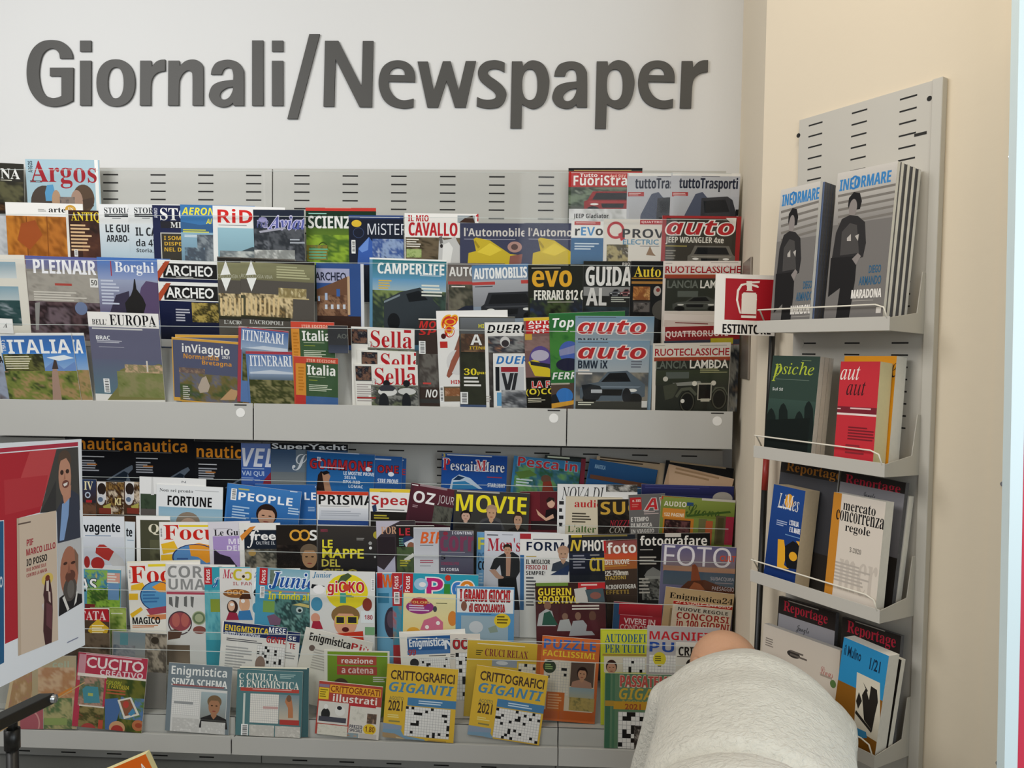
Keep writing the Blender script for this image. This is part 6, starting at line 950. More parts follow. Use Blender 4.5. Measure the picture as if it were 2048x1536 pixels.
M('J', 0, 338, 1325, 465, 1334, '77838a', 'slate grey puzzle magazine with a bearded man photo and empty grid, front tier', [R(335, 1316, 468, 1328, 'e8e2c8'), T('Enigmistica', 343, 1334, 454, 1357, 'ecece8', 's'), T('SENZA SCHEMA', 343, 1359, 454, 1374, 'ecece8', 's'), L(345, 1371, 452, 1377, 1, '9a5a5a'), R(342, 1378, 452, 1470, 'dad8d4'), X(344, 1380, 398, 1430, 14, 13, 0, 'e6e4e0'), R(348, 1403, 386, 1408, '9a9c9c'), G(401, 1385, 452, 1440, 'a8b8bc', '8a8c88'), FA(417, 1394, 440, 1430, 'a87a5c', '7a6248', '2c2a2c'), R(401, 1440, 452, 1442, '4a4a48'), N(344, 1436, 398, 1468, 'd4d2ce c4c2be e0deda', 9, 6), N(402, 1444, 450, 1470, 'd4d2ce c4c2be e0deda', 9, 5)])
CIV = [R(475, 1330, 612, 1342, 'ebe5cf')]
M('J', 1, 480, 1333, 618, 1336, '3f6064', 'teal puzzle magazine behind its copy, only the edges showing, front tier', [R(478, 1330, 614, 1337, 'ebe5cf')])
M('J', 2, 475, 1338, 606, 1344, '557c80', 'teal green puzzle magazine with slab white title and a swimsuit photo, front tier', [R(473, 1335, 610, 1341, 'ebe5cf'), T('CIVILTA', 493, 1347, 556, 1361, 'ece8dc', 'r'), T('C', 478, 1346, 488, 1357, 'ece8dc', 'r'), T('E ENIGMISTICA', 478, 1362, 598, 1377, 'ece8dc', 'r'), L(560, 1349, 594, 1359, 3, 'a8c0bc'), R(481, 1377, 598, 1384, 'b84a40'), L(505, 1379, 588, 1382, 1, 'e0b0a8'), X(500, 1388, 557, 1446, 15, 13, 0, 'e8e4dc'), R(526, 1413, 556, 1418, 'c8a09c'), G(558, 1390, 598, 1440, '7a9098', 'c4b8a4'), P('b87a54', 572, 1396, 580, 1394, 584, 1402, 586, 1420, 586, 1436, 576, 1436, 576, 1416, 570, 1404), EL(573, 1390, 583, 1404, '7a5a44'), R(559, 1440, 598, 1450, 'b0403a'), R(486, 1386, 490, 1450, 'cfd4cc'), N(498, 1450, 548, 1478, 'd4d0c8 c4c0b8 e0dcd4', 9, 5), N(550, 1453, 600, 1478, 'd4d0c8 c4c0b8 e0dcd4', 9, 5), B(482, 1448, 496, 1474)])
M('J', 0, 639, 1361, 766, 1374, 'b0463c', 'red and orange coded crossword magazine with a panda cartoon and price star', [R(637, 1356, 768, 1368, 'ebe3cb'), R(660, 1374, 762, 1390, 'e8a836'), T('CRITTOGRAFATI', 662, 1376, 760, 1388, '8a3a20', 'n'), T('illustrati', 666, 1392, 754, 1407, 'f0e6dc', 's'), R(639, 1368, 659, 1374, '8a7a90'), R(638, 1375, 658, 1398, 'e4c436'), L(640, 1378, 656, 1396, 4, '8a7420'), R(636, 1404, 696, 1448, 'd8d4cc'), EL(642, 1416, 660, 1440, '2a2a2a'), EL(648, 1408, 656, 1418, 'e8e6e0'), EL(670, 1412, 690, 1432, 'e4e2dc'), EL(674, 1412, 684, 1420, '2a2a30'), R(637, 1434, 692, 1444, '4a4a54'), N(634, 1450, 694, 1482, 'cfccbc dcd8ca c4c0b0', 10, 5), R(698, 1412, 760, 1485, 'dcd6cc'), R(698, 1408, 752, 1414, 'b8343a'), N(700, 1416, 732, 1442, 'cfccc0 dcd8cc c4c0b4', 6, 5), N(734, 1428, 753, 1448, '8a6a54 5a4a40 b0907a', 3, 3), T('PREZZO', 699, 1450, 724, 1457, '3a3a50', 's'), T('SPECIALE', 699, 1458, 724, 1464, '3a3a50', 's'), EL(726, 1448, 752, 1470, 'e6c032'), T('1,80', 730, 1453, 749, 1466, '7a3a1a', 'i'), N(694, 1466, 716, 1486, 'c89a70 8aa0a8 a87a50', 3, 3), R(718, 1468, 752, 1486, 'c4beb8')])
def CRG(x, y): return [R(x - 4, y - 10, x + 152, y + 2, 'ebe2bc'), T('CRITTOGRAFICI', x + 5, y + 24, x + 132, y + 42, '4a382c', 'n'), T('GIGANTI', x + 1, y + 47, x + 130, y + 67, '4f88ac', 'i'), T('AGOSTO', x + 2, y + 72, x + 30, y + 79, '8a8450', 'n'), T('2021', x, y + 80, x + 28, y + 100, '4a3a2a', 'n'), R(x + 38, y + 78, x + 140, y + 94, '4a80ac'), L(x + 60, y + 82, x + 112, y + 91, 2, 'c9dcec'), X(x + 33, y + 95, x + 122, y + 154, 16, 11, .13), L(x - 2, y + 108, x + 26, y + 116, 2, 'e8d888'), L(x, y + 120, x + 26, y + 126, 1, '8a8450'), P('7a9cb4', x - 24, y + 126, x + 24, y + 138, x + 30, y + 150, x + 72, y + 158, x + 72, y + 190, x - 30, y + 190), P('8a9ab0', x - 24, y + 122, x + 26, y + 130, x + 26, y + 138, x - 24, y + 136), P('a88e6a', x - 20, y + 142, x + 12, y + 146, x + 36, y + 158, x + 40, y + 170, x + 20, y + 166, x - 16, y + 150), P('c8b48a', x + 14, y + 152, x + 32, y + 156, x + 34, y + 170, x + 20, y + 166), L(x + 78, y + 160, x + 120, y + 166, 1, 'b89440')]
M('J', 0, 775, 1327, 917, 1339, 'dcb43c', 'yellow giant cryptogram magazine with a crossword, left of its twin, front tier', CRG(777, 1321))
M('J', 0, 954, 1330, 1097, 1352, 'dcb43c', 'tilted yellow giant cryptogram magazine, right of its twin, front tier', CRG(956, 1327))
M('J', 0, 1210, 1346, 1345, 1350, '5f8062', 'green giant puzzle magazine beside the man, front tier', [R(1208, 1337, 1350, 1346, 'eeead6'), R(1210, 1346, 1220, 1520, '3c6a50'), R(1224, 1346, 1229, 1520, '4a7458'), T('PASSATEMP', 1240, 1352, 1345, 1375, 'b85048', 's', 'd8c8b4'), T('GIGAN', 1238, 1377, 1328, 1400, 'c4a23c', 'i'), T('AGOSTO', 1242, 1401, 1300, 1406, 'b0a050', 's'), R(1227, 1404, 1345, 1420, 'c0912e'), T('2021', 1250, 1408, 1281, 1419, '9a4a30', 'n'), R(1210, 1401, 1228, 1412, 'b08a30'), X(1236, 1425, 1330, 1512, 11, 10, .2), N(1268, 1452, 1300, 1498, '4a4440 7a7470 2c2826 a8a098', 4, 4)])
# ------------------------------------------------------------------ side rack: magazines and books
for k_, (d_, ln_) in {'S1': (0.128, -5.5), 'S2': (0.128, -5.5), 'S3': (0.128, -5.5), 'S4': (0.128, -5.5)}.items():
    side_row(k_, d_, shelf_z[int(k_[1]) - 1], ln_, {'S1': 'magazines on the top shelf of the side rack', 'S2': 'books on the second shelf of the side rack', 'S3': 'books and magazines on the third shelf of the side rack', 'S4': 'books and magazines on the bottom shelf of the side rack'}[k_])
M_GREYP = mat('grey_page_edges', 'c9c5bd', 0.8, noise=(120, 0.12))
M_DARKP = mat('dark_print_edges', '5b5c60', 0.7, noise=(140, 0.3))
def INF(x, y, w, k):      # w: how much narrower the further copy looks
    q = lambda a: x + a * w
    return [G(x - 25, y - 20, x + 130, y + 90, 'cfcac2', '8f8b86'), R(x - 30, y + 95, x + 130, y + 300, '77736f')] + \
      [P('7a756e', q(0), y + 50 + 14 * i - 6, q(118), y + 24 + 14 * i - 4, q(118), y + 29 + 14 * i - 4, q(0), y + 55 + 14 * i - 6) for i in range(5)] + [
      T('INFORMARE', q(2), y + 4, q(104), y + 28, '3a82bd', 's'), O(q(24), y + 5, q(42), y + 33, '2f76b4', .28), P('1c1a1a', q(20), y + 66, q(22), y + 50, q(32), y + 38, q(44), y + 40, q(48), y + 56, q(44), y + 72, q(24), y + 76), EL(q(22), y + 52, q(38), y + 88, '8c8480'),
      P('2c2a2a', q(-12), y + 170, q(-4), y + 120, q(8), y + 92, q(24), y + 84, q(40), y + 86, q(54), y + 98, q(56), y + 140, q(50), y + 168, q(36), y + 172, q(10), y + 172), P('4a4745', q(4), y + 165, q(8), y + 118, q(24), y + 100, q(38), y + 104, q(42), y + 160), P('1e1c1c', q(-14), y + 170, q(38), y + 166, q(34), y + 215, q(20), y + 300, q(-6), y + 300, q(4), y + 230, q(-20), y + 248), P('8c8480', q(28), y + 172, q(40), y + 160, q(46), y + 166, q(36), y + 184), P('b8b2aa', q(18), y + 130, q(26), y + 122, q(26), y + 136, q(18), y + 136), P('b8b2aa', q(34), y + 126, q(42), y + 122, q(40), y + 136),
      T('DIEGO', q(62), y + 184, q(86), y + 199, '2f5f80', 'n'), T('ARMANDO', q(42), y + 206, q(86), y + 223, '2f5f80', 'n'), T('MARADONA', q(26), y + 232, q(86), y + 250, 'e9e4dc', 's'), L(q(28), y + 254, q(84), y + 257, 1, 'a8a29a'), R(q(76), y + 268, q(86), y + 280, 'd8d2ca')]
for i in range(7, 0, -1):
    M('S1', 0, 1676, 347, 1796, 322, '6a6866', 'football portrait magazine in the right pile on the top side shelf, only its edge showing', [], fix=0, back=0.0098 * i, th=0.0088, sx=0.002 * (i % 2), page=(M_PAGE if i % 2 else M_DARKP))
M('S1', 0, 1676, 347, 1796, 322, '8f8b86', 'front football portrait magazine with a man in a tracksuit, right pile, top side shelf', INF(1676, 346, 1.0, 0), fix=0.0, th=0.0088)
for i in range(4, 0, -1):
    M('S1', 0, 1562, 380, 1641, 362, '5a6a8a', 'football portrait magazine in the left pile on the top side shelf, only its edge showing', [], fix=0, back=0.0098 * i, th=0.0088, sx=0.004, page=M_DARKP)
M('S1', 0, 1562, 380, 1641, 362, '8f8b86', 'front football portrait magazine with a man in a tracksuit, left pile, top side shelf', INF(1562, 378, 0.72, 1), fix=0.0, th=0.0088)

for i in (2, 1):
    M('S2', 0, 1546, 711, 1641, 713, '3c4a42', 'dark green paperback hidden behind the matching front one, pages showing', [], fix=0, back=0.0155 * i, th=0.015, cat='book', name='paperback', page=M_GREYP)
M('S2', 0, 1546, 711, 1641, 713, '33453c', 'dark green paperback with lime serif title and shadowy figures, second side shelf', [G(1520, 800, 1641, 910, '3a4f46', '16211d'), T('psiche', 1546, 724, 1627, 756, 'b4c23c', 'y'), T('p', 1545, 727, 1562, 762, 'b4c23c', 'y'), L(1550, 759, 1624, 761, 1, '6a7a6c'), T('Sul SE', 1545, 775, 1566, 781, 'c9cdc8', 's'), L(1604, 721, 1628, 723, 1, '8a9a6a')] + [P('18211e', x, 880, x + 2, y + 14, x + 6, y + 4, x + 11, y, x + 15, y + 5, x + 19, y + 16, x + 20, 880) for x, y in ((1532, 816), (1556, 806), (1588, 822), (1607, 802))] + [P('141b18', 1530, 840, 1620, 836, 1614, 905, 1526, 900)], fix=0.0, th=0.015, cat='book', name='paperback', page=M_GREYP)
M('S2', 0, 1686, 712, 1790, 712, 'e0961e', 'orange paperback with thick white pages, behind the red one', [T('e', 1783, 726, 1794, 755, '3a2a22', 'y')], fix=-0.0435, th=0.036, cat='book', name='paperback', sx=0.004)
M('S2', 0, 1682, 723, 1761, 723, 'c8313b', 'red paperback with white and black serif title, second side shelf', [T('aut', 1681, 733, 1720, 760, 'f0e6dc', 'y', None), T('aut ', 1693, 763, 1731, 791, '3a1a1e', 'y'), R(1660, 814, 1762, 828, '7a2430'), R(1660, 827, 1762, 831, 'ecdcd4'), L(1700, 816, 1742, 822, 1, 'e4c0bc'), L(1674, 816, 1682, 820, 1, 'e4c0bc'), L(1695, 855, 1752, 884, 5, '7a2029'), L(1690, 890, 1732, 912, 3, '8a2a32')], fix=0.0, th=0.042, cat='book', name='paperback', page=mat('cream_page_edges', 'ebdfae', 0.8, noise=(120, 0.05)))
REP = lambda x, y, c: [R(x - 6, y - 14, x + 140, y + 3, '2a2623'), T('Reportage', x + 8, y + 10, x + 118, y + 34, c, 'r'), L(x + 24, y + 2, x + 90, y + 5, 1, '9a958c')]
M('S3', 0, 1563, 920, 1678, 940, '2c2825', 'dark reportage magazine with brown title, back left of the third side shelf', REP(1563, 922, 'b0742c') + [G(1550, 956, 1690, 1100, '4a4a4e', '3a3a3e')], fix=-0.0565, th=0.004)
M('S3', 0, 1683, 942, 1812, 966, '2c2825', 'dark reportage magazine with red title, back right of the third side shelf', REP(1681, 948, 'b5283c') + [G(1665, 976, 1815, 1100, '8a888c', '6a686c'), T('Jungle', 1725, 985, 1750, 1000, '2a2a2e', 'h')], fix=-0.0565, th=0.012, page=M_DARKP)
M('S3', 0, 1700, 968, 1815, 992, 'd8d4cc', 'white pages bundle standing behind the pale market book', [], fix=-0.0700, th=0.017, cat='book', name='paperback', sx=0.004)
M('S3', 0, 1548, 968, 1611, 982, '1f3d7c', 'blue paperback with yellow emblem and orange sea map, third side shelf', [G(1530, 970, 1620, 1190, '234a8e', '16306a'), EL(1570, 988, 1586, 1018, 'e8a22c'), T('LiMes', 1556, 990, 1598, 1020, 'e8e4da', 'y'), L(1557, 1016, 1598, 1021, 1, 'dfe2e8'), T("L'ITALIA", 1579, 1042, 1597, 1052, 'e8e8ec', 's'), T('E IL MARE', 1579, 1056, 1600, 1066, 'e8e8ec', 's'), L(1553, 1042, 1576, 1054, 3, 'a8b4d0'), L(1570, 1074, 1614, 1077, 1, '7aa0c8'), P('e6a82c', 1554, 1136, 1556, 1078, 1568, 1080, 1572, 1110, 1568, 1130, 1578, 1138), P('17181c', 1570, 1092, 1586, 1082, 1602, 1092, 1602, 1140, 1574, 1136, 1570, 1120), EL(1578, 1104, 1594, 1122, 'e6a82c'), P('e6a82c', 1592, 1082, 1603, 1084, 1602, 1098)], fix=0.0, th=0.050, cat='book', name='paperback', page=mat('tan_page_edges', 'dcc6a2', 0.8, noise=(120, 0.08)))
M('S3', 0, 1668, 984, 1772, 1004, 'ddd2c4', 'pale cream paperback with three lines of black serif title, third side shelf', [R(1640, 980, 1672, 1230, 'c9862e'), R(1674, 960, 1790, 1230, 'ddd2c4'), T('mercato', 1686, 1007, 1751, 1026, '1c1a1a', 'r'), T('concorrenza', 1671, 1028, 1767, 1049, '1c1a1a', 'r'), T('regole', 1690, 1051, 1740, 1072, '1c1a1a', 'r'), T('3-2020', 1699, 1097, 1722, 1107, '6a645c', 'r'), T('mcr', 1676, 1125, 1752, 1190, 'cabfb2', 'r'), L(1668, 1132, 1746, 1174, 6, 'b9afa4'), R(1684, 1205, 1718, 1211, '1a1816')], fix=0.0, th=0.028, cat='book', name='paperback')
M('S4', 0, 1558, 1192, 1672, 1226, '2a2522', 'dark reportage magazine with red title, back left of the bottom side shelf', [T('Reportage', 1566, 1214, 1654, 1240, 'b5283c', 'r'), L(1576, 1210, 1640, 1214, 1, '9a958c'), G(1550, 1246, 1680, 1400, '9a989c', '7a787c'), T('Jungle', 1592, 1252, 1618, 1270, '2a2a2e', 'h')], fix=-0.058, th=0.012, page=M_DARKP)
M('S4', 0, 1685, 1234, 1802, 1272, '2a2522', 'dark reportage magazine with red title, back right of the bottom side shelf', [T('Reportage', 1693, 1256, 1790, 1286, 'b5283c', 'r'), L(1710, 1252, 1772, 1256, 1, '9a958c')], fix=-0.058, th=0.012, page=M_DARKP)
M('S4', 0, 1528, 1247, 1681, 1301, 'd4cabb', 'large pale sketchbook magazine with small drawings, just right of the bald man', [L(1531, 1278, 1552, 1296, 4, '8a8278'), EL(1574, 1302, 1600, 1316, '3a3632'), L(1580, 1306, 1616, 1320, 2, '6a625a'), T('Linus', 1640, 1336, 1666, 1352, 'b8706a', 'h'), EL(1660, 1360, 1672, 1376, '5a7a44'), L(1640, 1352, 1668, 1360, 1, 'a89a8c')], fix=-0.024, th=0.018, page=M_GREYP)
M('S4', 0, 1688, 1274, 1778, 1312, '2f8cbf', 'blue and brown paperback with an ink plant drawing, bottom side shelf', [R(1650, 1378, 1790, 1560, '8a5a1c'), R(1660, 1300, 1790, 1380, '2f8cbf'), T('il Mulino', 1689, 1296, 1722, 1316, '17304a', 'n'), T('1/21', 1740, 1320, 1760, 1342, '17304a', 'n'), P('d8d0bc', 1714, 1344, 1760, 1366, 1760, 1488, 1708, 1456), P('2a2622', 1728, 1440, 1724, 1390, 1732, 1376, 1738, 1400, 1742, 1372, 1754, 1380, 1756, 1404, 1750, 1430, 1744, 1462), P('2a2622', 1712, 1402, 1718, 1384, 1724, 1402, 1716, 1418), P('3a86b4', 1706, 1452, 1732, 1464, 1734, 1476, 1716, 1476, 1704, 1468), P('2a2622', 1712, 1420, 1744, 1462, 1742, 1466, 1710, 1426), P('2a2622', 1726, 1364, 1736, 1382, 1734, 1384)], fix=0.0, th=0.036, cat='book', name='paperback')
M('S4', 0, 1700, 1276, 1792, 1316, '26221f', 'black edged book with white pages, behind the blue and brown paperback', [], fix=-0.040, th=0.014, cat='book', name='paperback', sx=0.012, page=M_PAGE)

# ------------------------------------------------------------------ fire extinguisher sign, its plate, the pole in the corner
sgO = at_depth(1432, 547, 1.868); sgR = at_depth(1553, 551, 1.868); sgB = at_depth(1424, 668, 1.868)
ex = (sgR - sgO); sw = ex.length; ex.normalize(); ey = (sgB - sgO); ey = (ey - ex * ey.dot(ex)); shh = ey.length; ey.normalize()
ss = Sheet(sgO, ex, ey, sw, shh)
root = empty('wall_sign', sgO + ex * sw / 2 + ey * shh, 'white and red fire extinguisher flag sign sticking out of the wall corner', 'sign')
b = MB(); b.slab(sgO - ss.n * 0.0031, ex, ey, ss.n, sw, shh, 0.003); b.build('sign_plate', mat('sign_white', 'e8e2d8', 0.4), root)
ss.k = 1
ss.draw([R(1450, 558, 1548, 641, 'a81c26'), T('ESTINTORE', 1445, 649, 1541, 668, '1a1614', 's'), P('ece2d4', 1483, 600, 1486, 586, 1494, 580, 1494, 570, 1504, 570, 1504, 580, 1512, 586, 1514, 600), R(1483, 588, 1513, 636, 'ece2d4'), P('ece2d4', 1493, 562, 1504, 562, 1504, 572, 1493, 572), P('ece2d4', 1500, 563, 1520, 562, 1519, 566, 1504, 567), P('ece2d4', 1502, 568, 1514, 570, 1518, 574, 1516, 576, 1502, 571),
  P('ece2d4', 1493, 566, 1482, 568, 1474, 580, 1472, 600, 1478, 624, 1480, 628, 1482, 626, 1476, 600, 1478, 582, 1484, 572, 1493, 569), R(1483, 582, 1513, 585, '9a1c24'), R(1482, 628, 1512, 631, '9a1c24')])
ss.emit(root, PRINT)
cw0 = Vector((xc, Y_WALL, 0)); cw1 = Vector((cA.x, cA.y, 0)); cdir = (cw1 - cw0).normalized(); cn = Vector((cdir.y, -cdir.x, 0))
if cn.x > 0: cn = -cn
pa = on_plane(1490, 560, cw0, cn); pb_ = on_plane(1503, 640, cw0, cn); wz0 = on_plane(1495, 758, cw0, cn).z; wz1 = on_plane(1495, 523, cw0, cn).z
b = MB(); b.slab(Vector((pa.x, pa.y, wz0)) + cn * 0.0005, cdir, Z_AX, cn, (pb_ - pa).dot(cdir), wz1 - wz0, 0.006)
tag(b.build('wall_plate', mat('grey_brown_metal', '8a8074', 0.35, metal=0.6), bevel=0.001), 'tall narrow grey metal plate on the wall corner behind the red extinguisher sign', 'wall plate')
pt = at_depth(1546, 640, 1.885); pm = at_depth(1515, 1300, 1.885); dr = (pm - pt); low = pm + dr * (pm.z / -dr.z)
pr = at_depth(1533, 915, 1.885); pr2 = at_depth(1529, 980, 1.885)
root = empty('broom_pole', low, 'slim black and red pole leaning in the wall corner behind the side rack', 'pole')
MB().tube([low, pr2], 0.0076, 12).build('shaft', M_BLACK, root, smooth=True)
MB().tube([pr, pt], 0.0074, 12).build('shaft', M_BLACK, root, smooth=True)
MB().tube([pr2, pr], 0.0078, 12).build('red_band', mat('red_plastic', '9a2a20', 0.4), root, smooth=True)

# ------------------------------------------------------------------ poster on its stand, left
d1 = ray(1092, 831).normalized()
pTR = at_depth(163, 878, 1.565); PW, PH = 0.297, 0.42
# bottom right corner: on the pixel ray and square to d1
rb = ray(170, 1290); tb_ = (pTR - EYE).dot(d1) / rb.dot(d1); pBR = EYE + rb * tb_
dn = (pBR - pTR).normalized(); PH = (pBR - pTR).length
pTL = pTR - d1 * PW
ps = Sheet(pTL, d1, dn, PW, PH)
foot = pTL + d1 * (PW * 0.45); 
root = empty('poster_stand', Vector((foot.x, foot.y, 0)), 'red and white poster with two men, in a clear holder on a black pole', 'poster stand')
b = MB(); b.slab(pTL - ps.n * 0.0012, d1, dn, ps.n, PW, PH, 0.001); b.build('poster_backing', M_PAGE, root)
ps.grid('poster', 0, 0, PW, PH, 6, 6, lambda a, c: hexc('eef4fa'))
ps.k = 1
ps.draw([P('b8384c', -80, 903, 156, 884, 156, 892, -80, 912), P('b82c38', -80, 914, 113, 898, 80, 1025, 34, 1037, 36, 1276, 10, 1288, 8, 1040, -80, 1050), P('c84c50', 60, 902, 113, 898, 92, 980, 40, 960), P('bf3a42', 8, 960, 96, 950, 84, 1012, 10, 1030), P('28628e', -80, 1050, 7, 1042, 8, 1300, 8, 1325, -80, 1372), T('O', -1, 1153, 5, 1175, 'dfe8f0', 'n'),
  P('4a4a47', 113, 898, 156, 894, 160, 1020, 112, 1023, 80, 1026), P('3a3a3a', 94, 1000, 112, 960, 112, 1022, 80, 1026),
  P('3c4252', 113, 1020, 124, 1000, 143, 980, 158, 990, 161, 1075, 115, 1087), P('8aacdc', 119, 1082, 124, 1008, 134, 1002, 139, 990, 137, 1030, 128, 1080), P('c8927a', 124, 985, 142, 970, 141, 994, 128, 1008), EL(116, 900, 142, 940, '5a4a3e'), EL(117, 912, 142, 994, 'c8957c'), P('5a4a3e', 115, 925, 118, 908, 130, 902, 140, 914, 141, 930, 132, 916, 120, 922), EL(120, 940, 127, 950, '3a2a24'), EL(131, 938, 138, 947, '3a2a24'), P('b07a64', 129, 944, 131, 958, 127, 960), EL(124, 960, 138, 976, '7a4a40'), P('f0ece6', 126, 968, 135, 964, 134, 970, 128, 973),
  P('d8c6b2', 33, 1037, 112, 1021, 116, 1280, 36, 1312), P('c8b49e', 33, 1037, 38, 1036, 42, 1309, 36, 1312), L(36, 1044, 68, 1050, 1, '6a5a50'), T('PIF', 53, 1078, 66, 1091, 'a8283a', 's'), T('MARCO LILLO', 53, 1091, 111, 1104, 'a8283a', 's'), T('IO POSSO', 53, 1113, 94, 1127, '1e1a1a', 's'), T('DUE DONNE SOLE', 53, 1131, 92, 1138, 'a84a4a', 's'), T('CONTRO LA MAFIA', 53, 1142, 94, 1149, 'a84a4a', 's'),
  EL(83, 1146, 106, 1170, 'e4c868'), P('4a2c30', 86, 1262, 88, 1200, 86, 1190, 90, 1160, 96, 1150, 100, 1160, 104, 1188, 105, 1220, 104, 1256, 103, 1285, 90, 1290), P('e4d4c8', 92, 1160, 97, 1158, 97, 1182, 92, 1182), P('d8c0b8', 96, 1182, 100, 1184, 101, 1206, 97, 1202), P('6a4048', 92, 1205, 104, 1212, 103, 1260, 92, 1250), EL(90, 1150, 99, 1162, '7a3a2a'), P('d8d4d4', 83, 1210, 87, 1206, 86, 1222),
  P('c9cbcc', 114, 1087, 162, 1075, 164, 1205, 117, 1233), P('1e1e22', 117, 1233, 118, 1196, 126, 1190, 140, 1200, 152, 1186, 163, 1188, 164, 1205), EL(120, 1092, 156, 1196, 'b0765e'), P('8a6a58', 148, 1096, 156, 1110, 156, 1150, 150, 1130), EL(126, 1154, 153, 1202, '55504c'), EL(130, 1140, 150, 1164, '6a4438'), EL(134, 1160, 148, 1196, '6e6a66'), EL(126, 1124, 134, 1130, '4a2e26'), EL(141, 1122, 150, 1128, '4a2e26'), P('9a6450', 137, 1124, 141, 1146, 134, 1147), P('e4e4e0', 124, 1196, 128, 1192, 138, 1218, 134, 1222), P('e4e4e0', 152, 1184, 155, 1182, 152, 1204, 147, 1212), L(134, 1278, 160, 1282, 1, '8a90a8')])
for part, v in ps.parts.items():
    mesh_obj(part.split('#')[0], v[0], v[1], MATTE, root, cols=v[2])
b = MB(); b.slab(pTL - ps.n * 0.0045 + d1 * -0.012 - dn * 0.003, d1, dn, ps.n, PW + 0.014, PH + 0.077, 0.002)
hold = b.build('clear_holder', M_CLEAR, root)
b = MB(); b.slab(pTL - ps.n * 0.0045 + d1 * -0.012 + dn * (PH + 0.074), d1, dn, ps.n, PW + 0.014, 0.0014, 0.002)
b.build('polished_edge', mat('orange_refraction_paint', 'd8b27a', 0.3), root)  # orange of the light refracted in this edge is put into its colour
# bracket under the holder, with its clamp, and the pole
def on_board(x, y, off=0.0): return on_plane(x, y, pTL + ps.n * off, ps.n)
e0 = on_board(-60, 1458, 0.006); e1 = on_board(91, 1386, 0.006)
bd = (e1 - e0); bl = bd.length; bd.normalize(); bdn = (dn - bd * dn.dot(bd)).normalized()
b = MB(); b.slab(e0 - ps.n * 0.012, bd, bdn, ps.n, bl, 0.019, 0.03); b.build('bracket', M_BLACK, root, bevel=0.002)
cj = on_board(84, 1398, 0.004)
MB().tube([cj - ps.n * 0.002, cj + ps.n * 0.026], 0.0075, 14).build('clamp_knob', M_STEEL, root, smooth=True)
pc = on_board(24, 1440, -0.0)
MB().tube([Vector((pc.x, pc.y, pc.z + 0.01)), Vector((pc.x, pc.y, pc.z - 0.02))], 0.0085, 14).build('pole_neck', M_BLACK, root, smooth=True)
MB().tube([Vector((pc.x, pc.y, pc.z - 0.016)), Vector((pc.x, pc.y, pc.z - 0.05))], 0.0125, 18).build('pole_collar', M_BLACK, root, smooth=True)
MB().tube([Vector((pc.x, pc.y, pc.z - 0.045)), Vector((pc.x, pc.y, 0.012))], 0.0098, 16).build('pole', M_BLACK, root, smooth=True)
MB().disc(Vector((pc.x, pc.y, 0.0)), X_AX, Vector((0, 1, 0)), Z_AX, 0.13, 0.014, 32).build('stand_base', M_BLACK, root)

# ------------------------------------------------------------------ the orange book on the plinth, and the red poster panel at the right
bp = at_depth(290, 1508, 1.95)
zb_ = 0.271
obx = (at_depth(310, 1508, 1.95) - at_depth(215, 1540, 1.95)).normalized()
bo = MB()
tl = at_depth(214, 1541, 1.95); tr = at_depth(291, 1508, 1.95)
ex = (tr - tl).normalized(); up_ = Vector((0, 0, 1)); n_ = ex.cross(up_).normalized()
if n_.y > 0: n_ = -n_
eyd = -(up_ - ex * ex.dot(up_)).normalized()
hgt = (tl.z - zb_ - 0.012) / -eyd.z
obk = Sheet(tr - ex * 0.135, ex, eyd, 0.135, min(hgt, 0.21))
pgx = M_PAGE
zlow = min((obk.pt(0, obk.h, 0)).z, (obk.pt(obk.w, obk.h, 0)).z)
root = empty('paperback', Vector((bp.x, bp.y, zlow)), 'tilted orange covered book with cream pages at the bottom left edge', 'book')
b = MB(); b.slab(obk.O - obk.n * 0.0212, ex, eyd, obk.n, obk.w, obk.h, 0.021); b.build('page_block', mat('yellowed_page_edges', 'efe3a6', 0.8, noise=(120, 0.05)), root)
obk.grid('front_cover', 0, 0, obk.w, obk.h, 4, 4, lambda a, c: hexc('e0691e'))
obk.k = 1; obk.draw([T('A', 282, 1528, 292, 1545, 'f4ece0', 'n')]); obk.emit(root, PRINT)
shim = MB().box(bp.x - 0.2, bp.x + 0.12, bp.y - 0.04, bp.y + 0.06, 0.2705, zlow - 0.0005) if zlow > 0.275 else None
if shim: tag(shim.build('book_riser', M_METAL, bevel=0.002), 'low grey metal step under the tilted orange book', 'riser')

rt = at_depth(2038, 60, 1.24); rbm = at_depth(2009, 1536, 1.24)
edge = (rbm - rt).normalized()
rx = Vector((1, 0.0, 0)); rx = (rx - edge * rx.dot(edge)).normalized()
top = rt - edge * 0.25; Lp = (top.z - 0.02) / -edge.z
rp = Sheet(top, rx, edge, 0.6, Lp)
root = empty('advertising_panel', top + edge * Lp + rx * 0.3, 'edge of a tall red poster panel with a white border at the right edge', 'poster panel')
b = MB(); b.slab(top - rp.n * 0.0212, rx, edge, rp.n, 0.6, Lp, 0.021); b.build('panel_board', mat('panel_white', 'dff0f2', 0.4), root)
rp.grid('poster', 0.0205, 0.36, 0.58, Lp - 0.05, 4, 8, lambda a, c: hexc('d63a52')); rp.emit(root, MATTE)
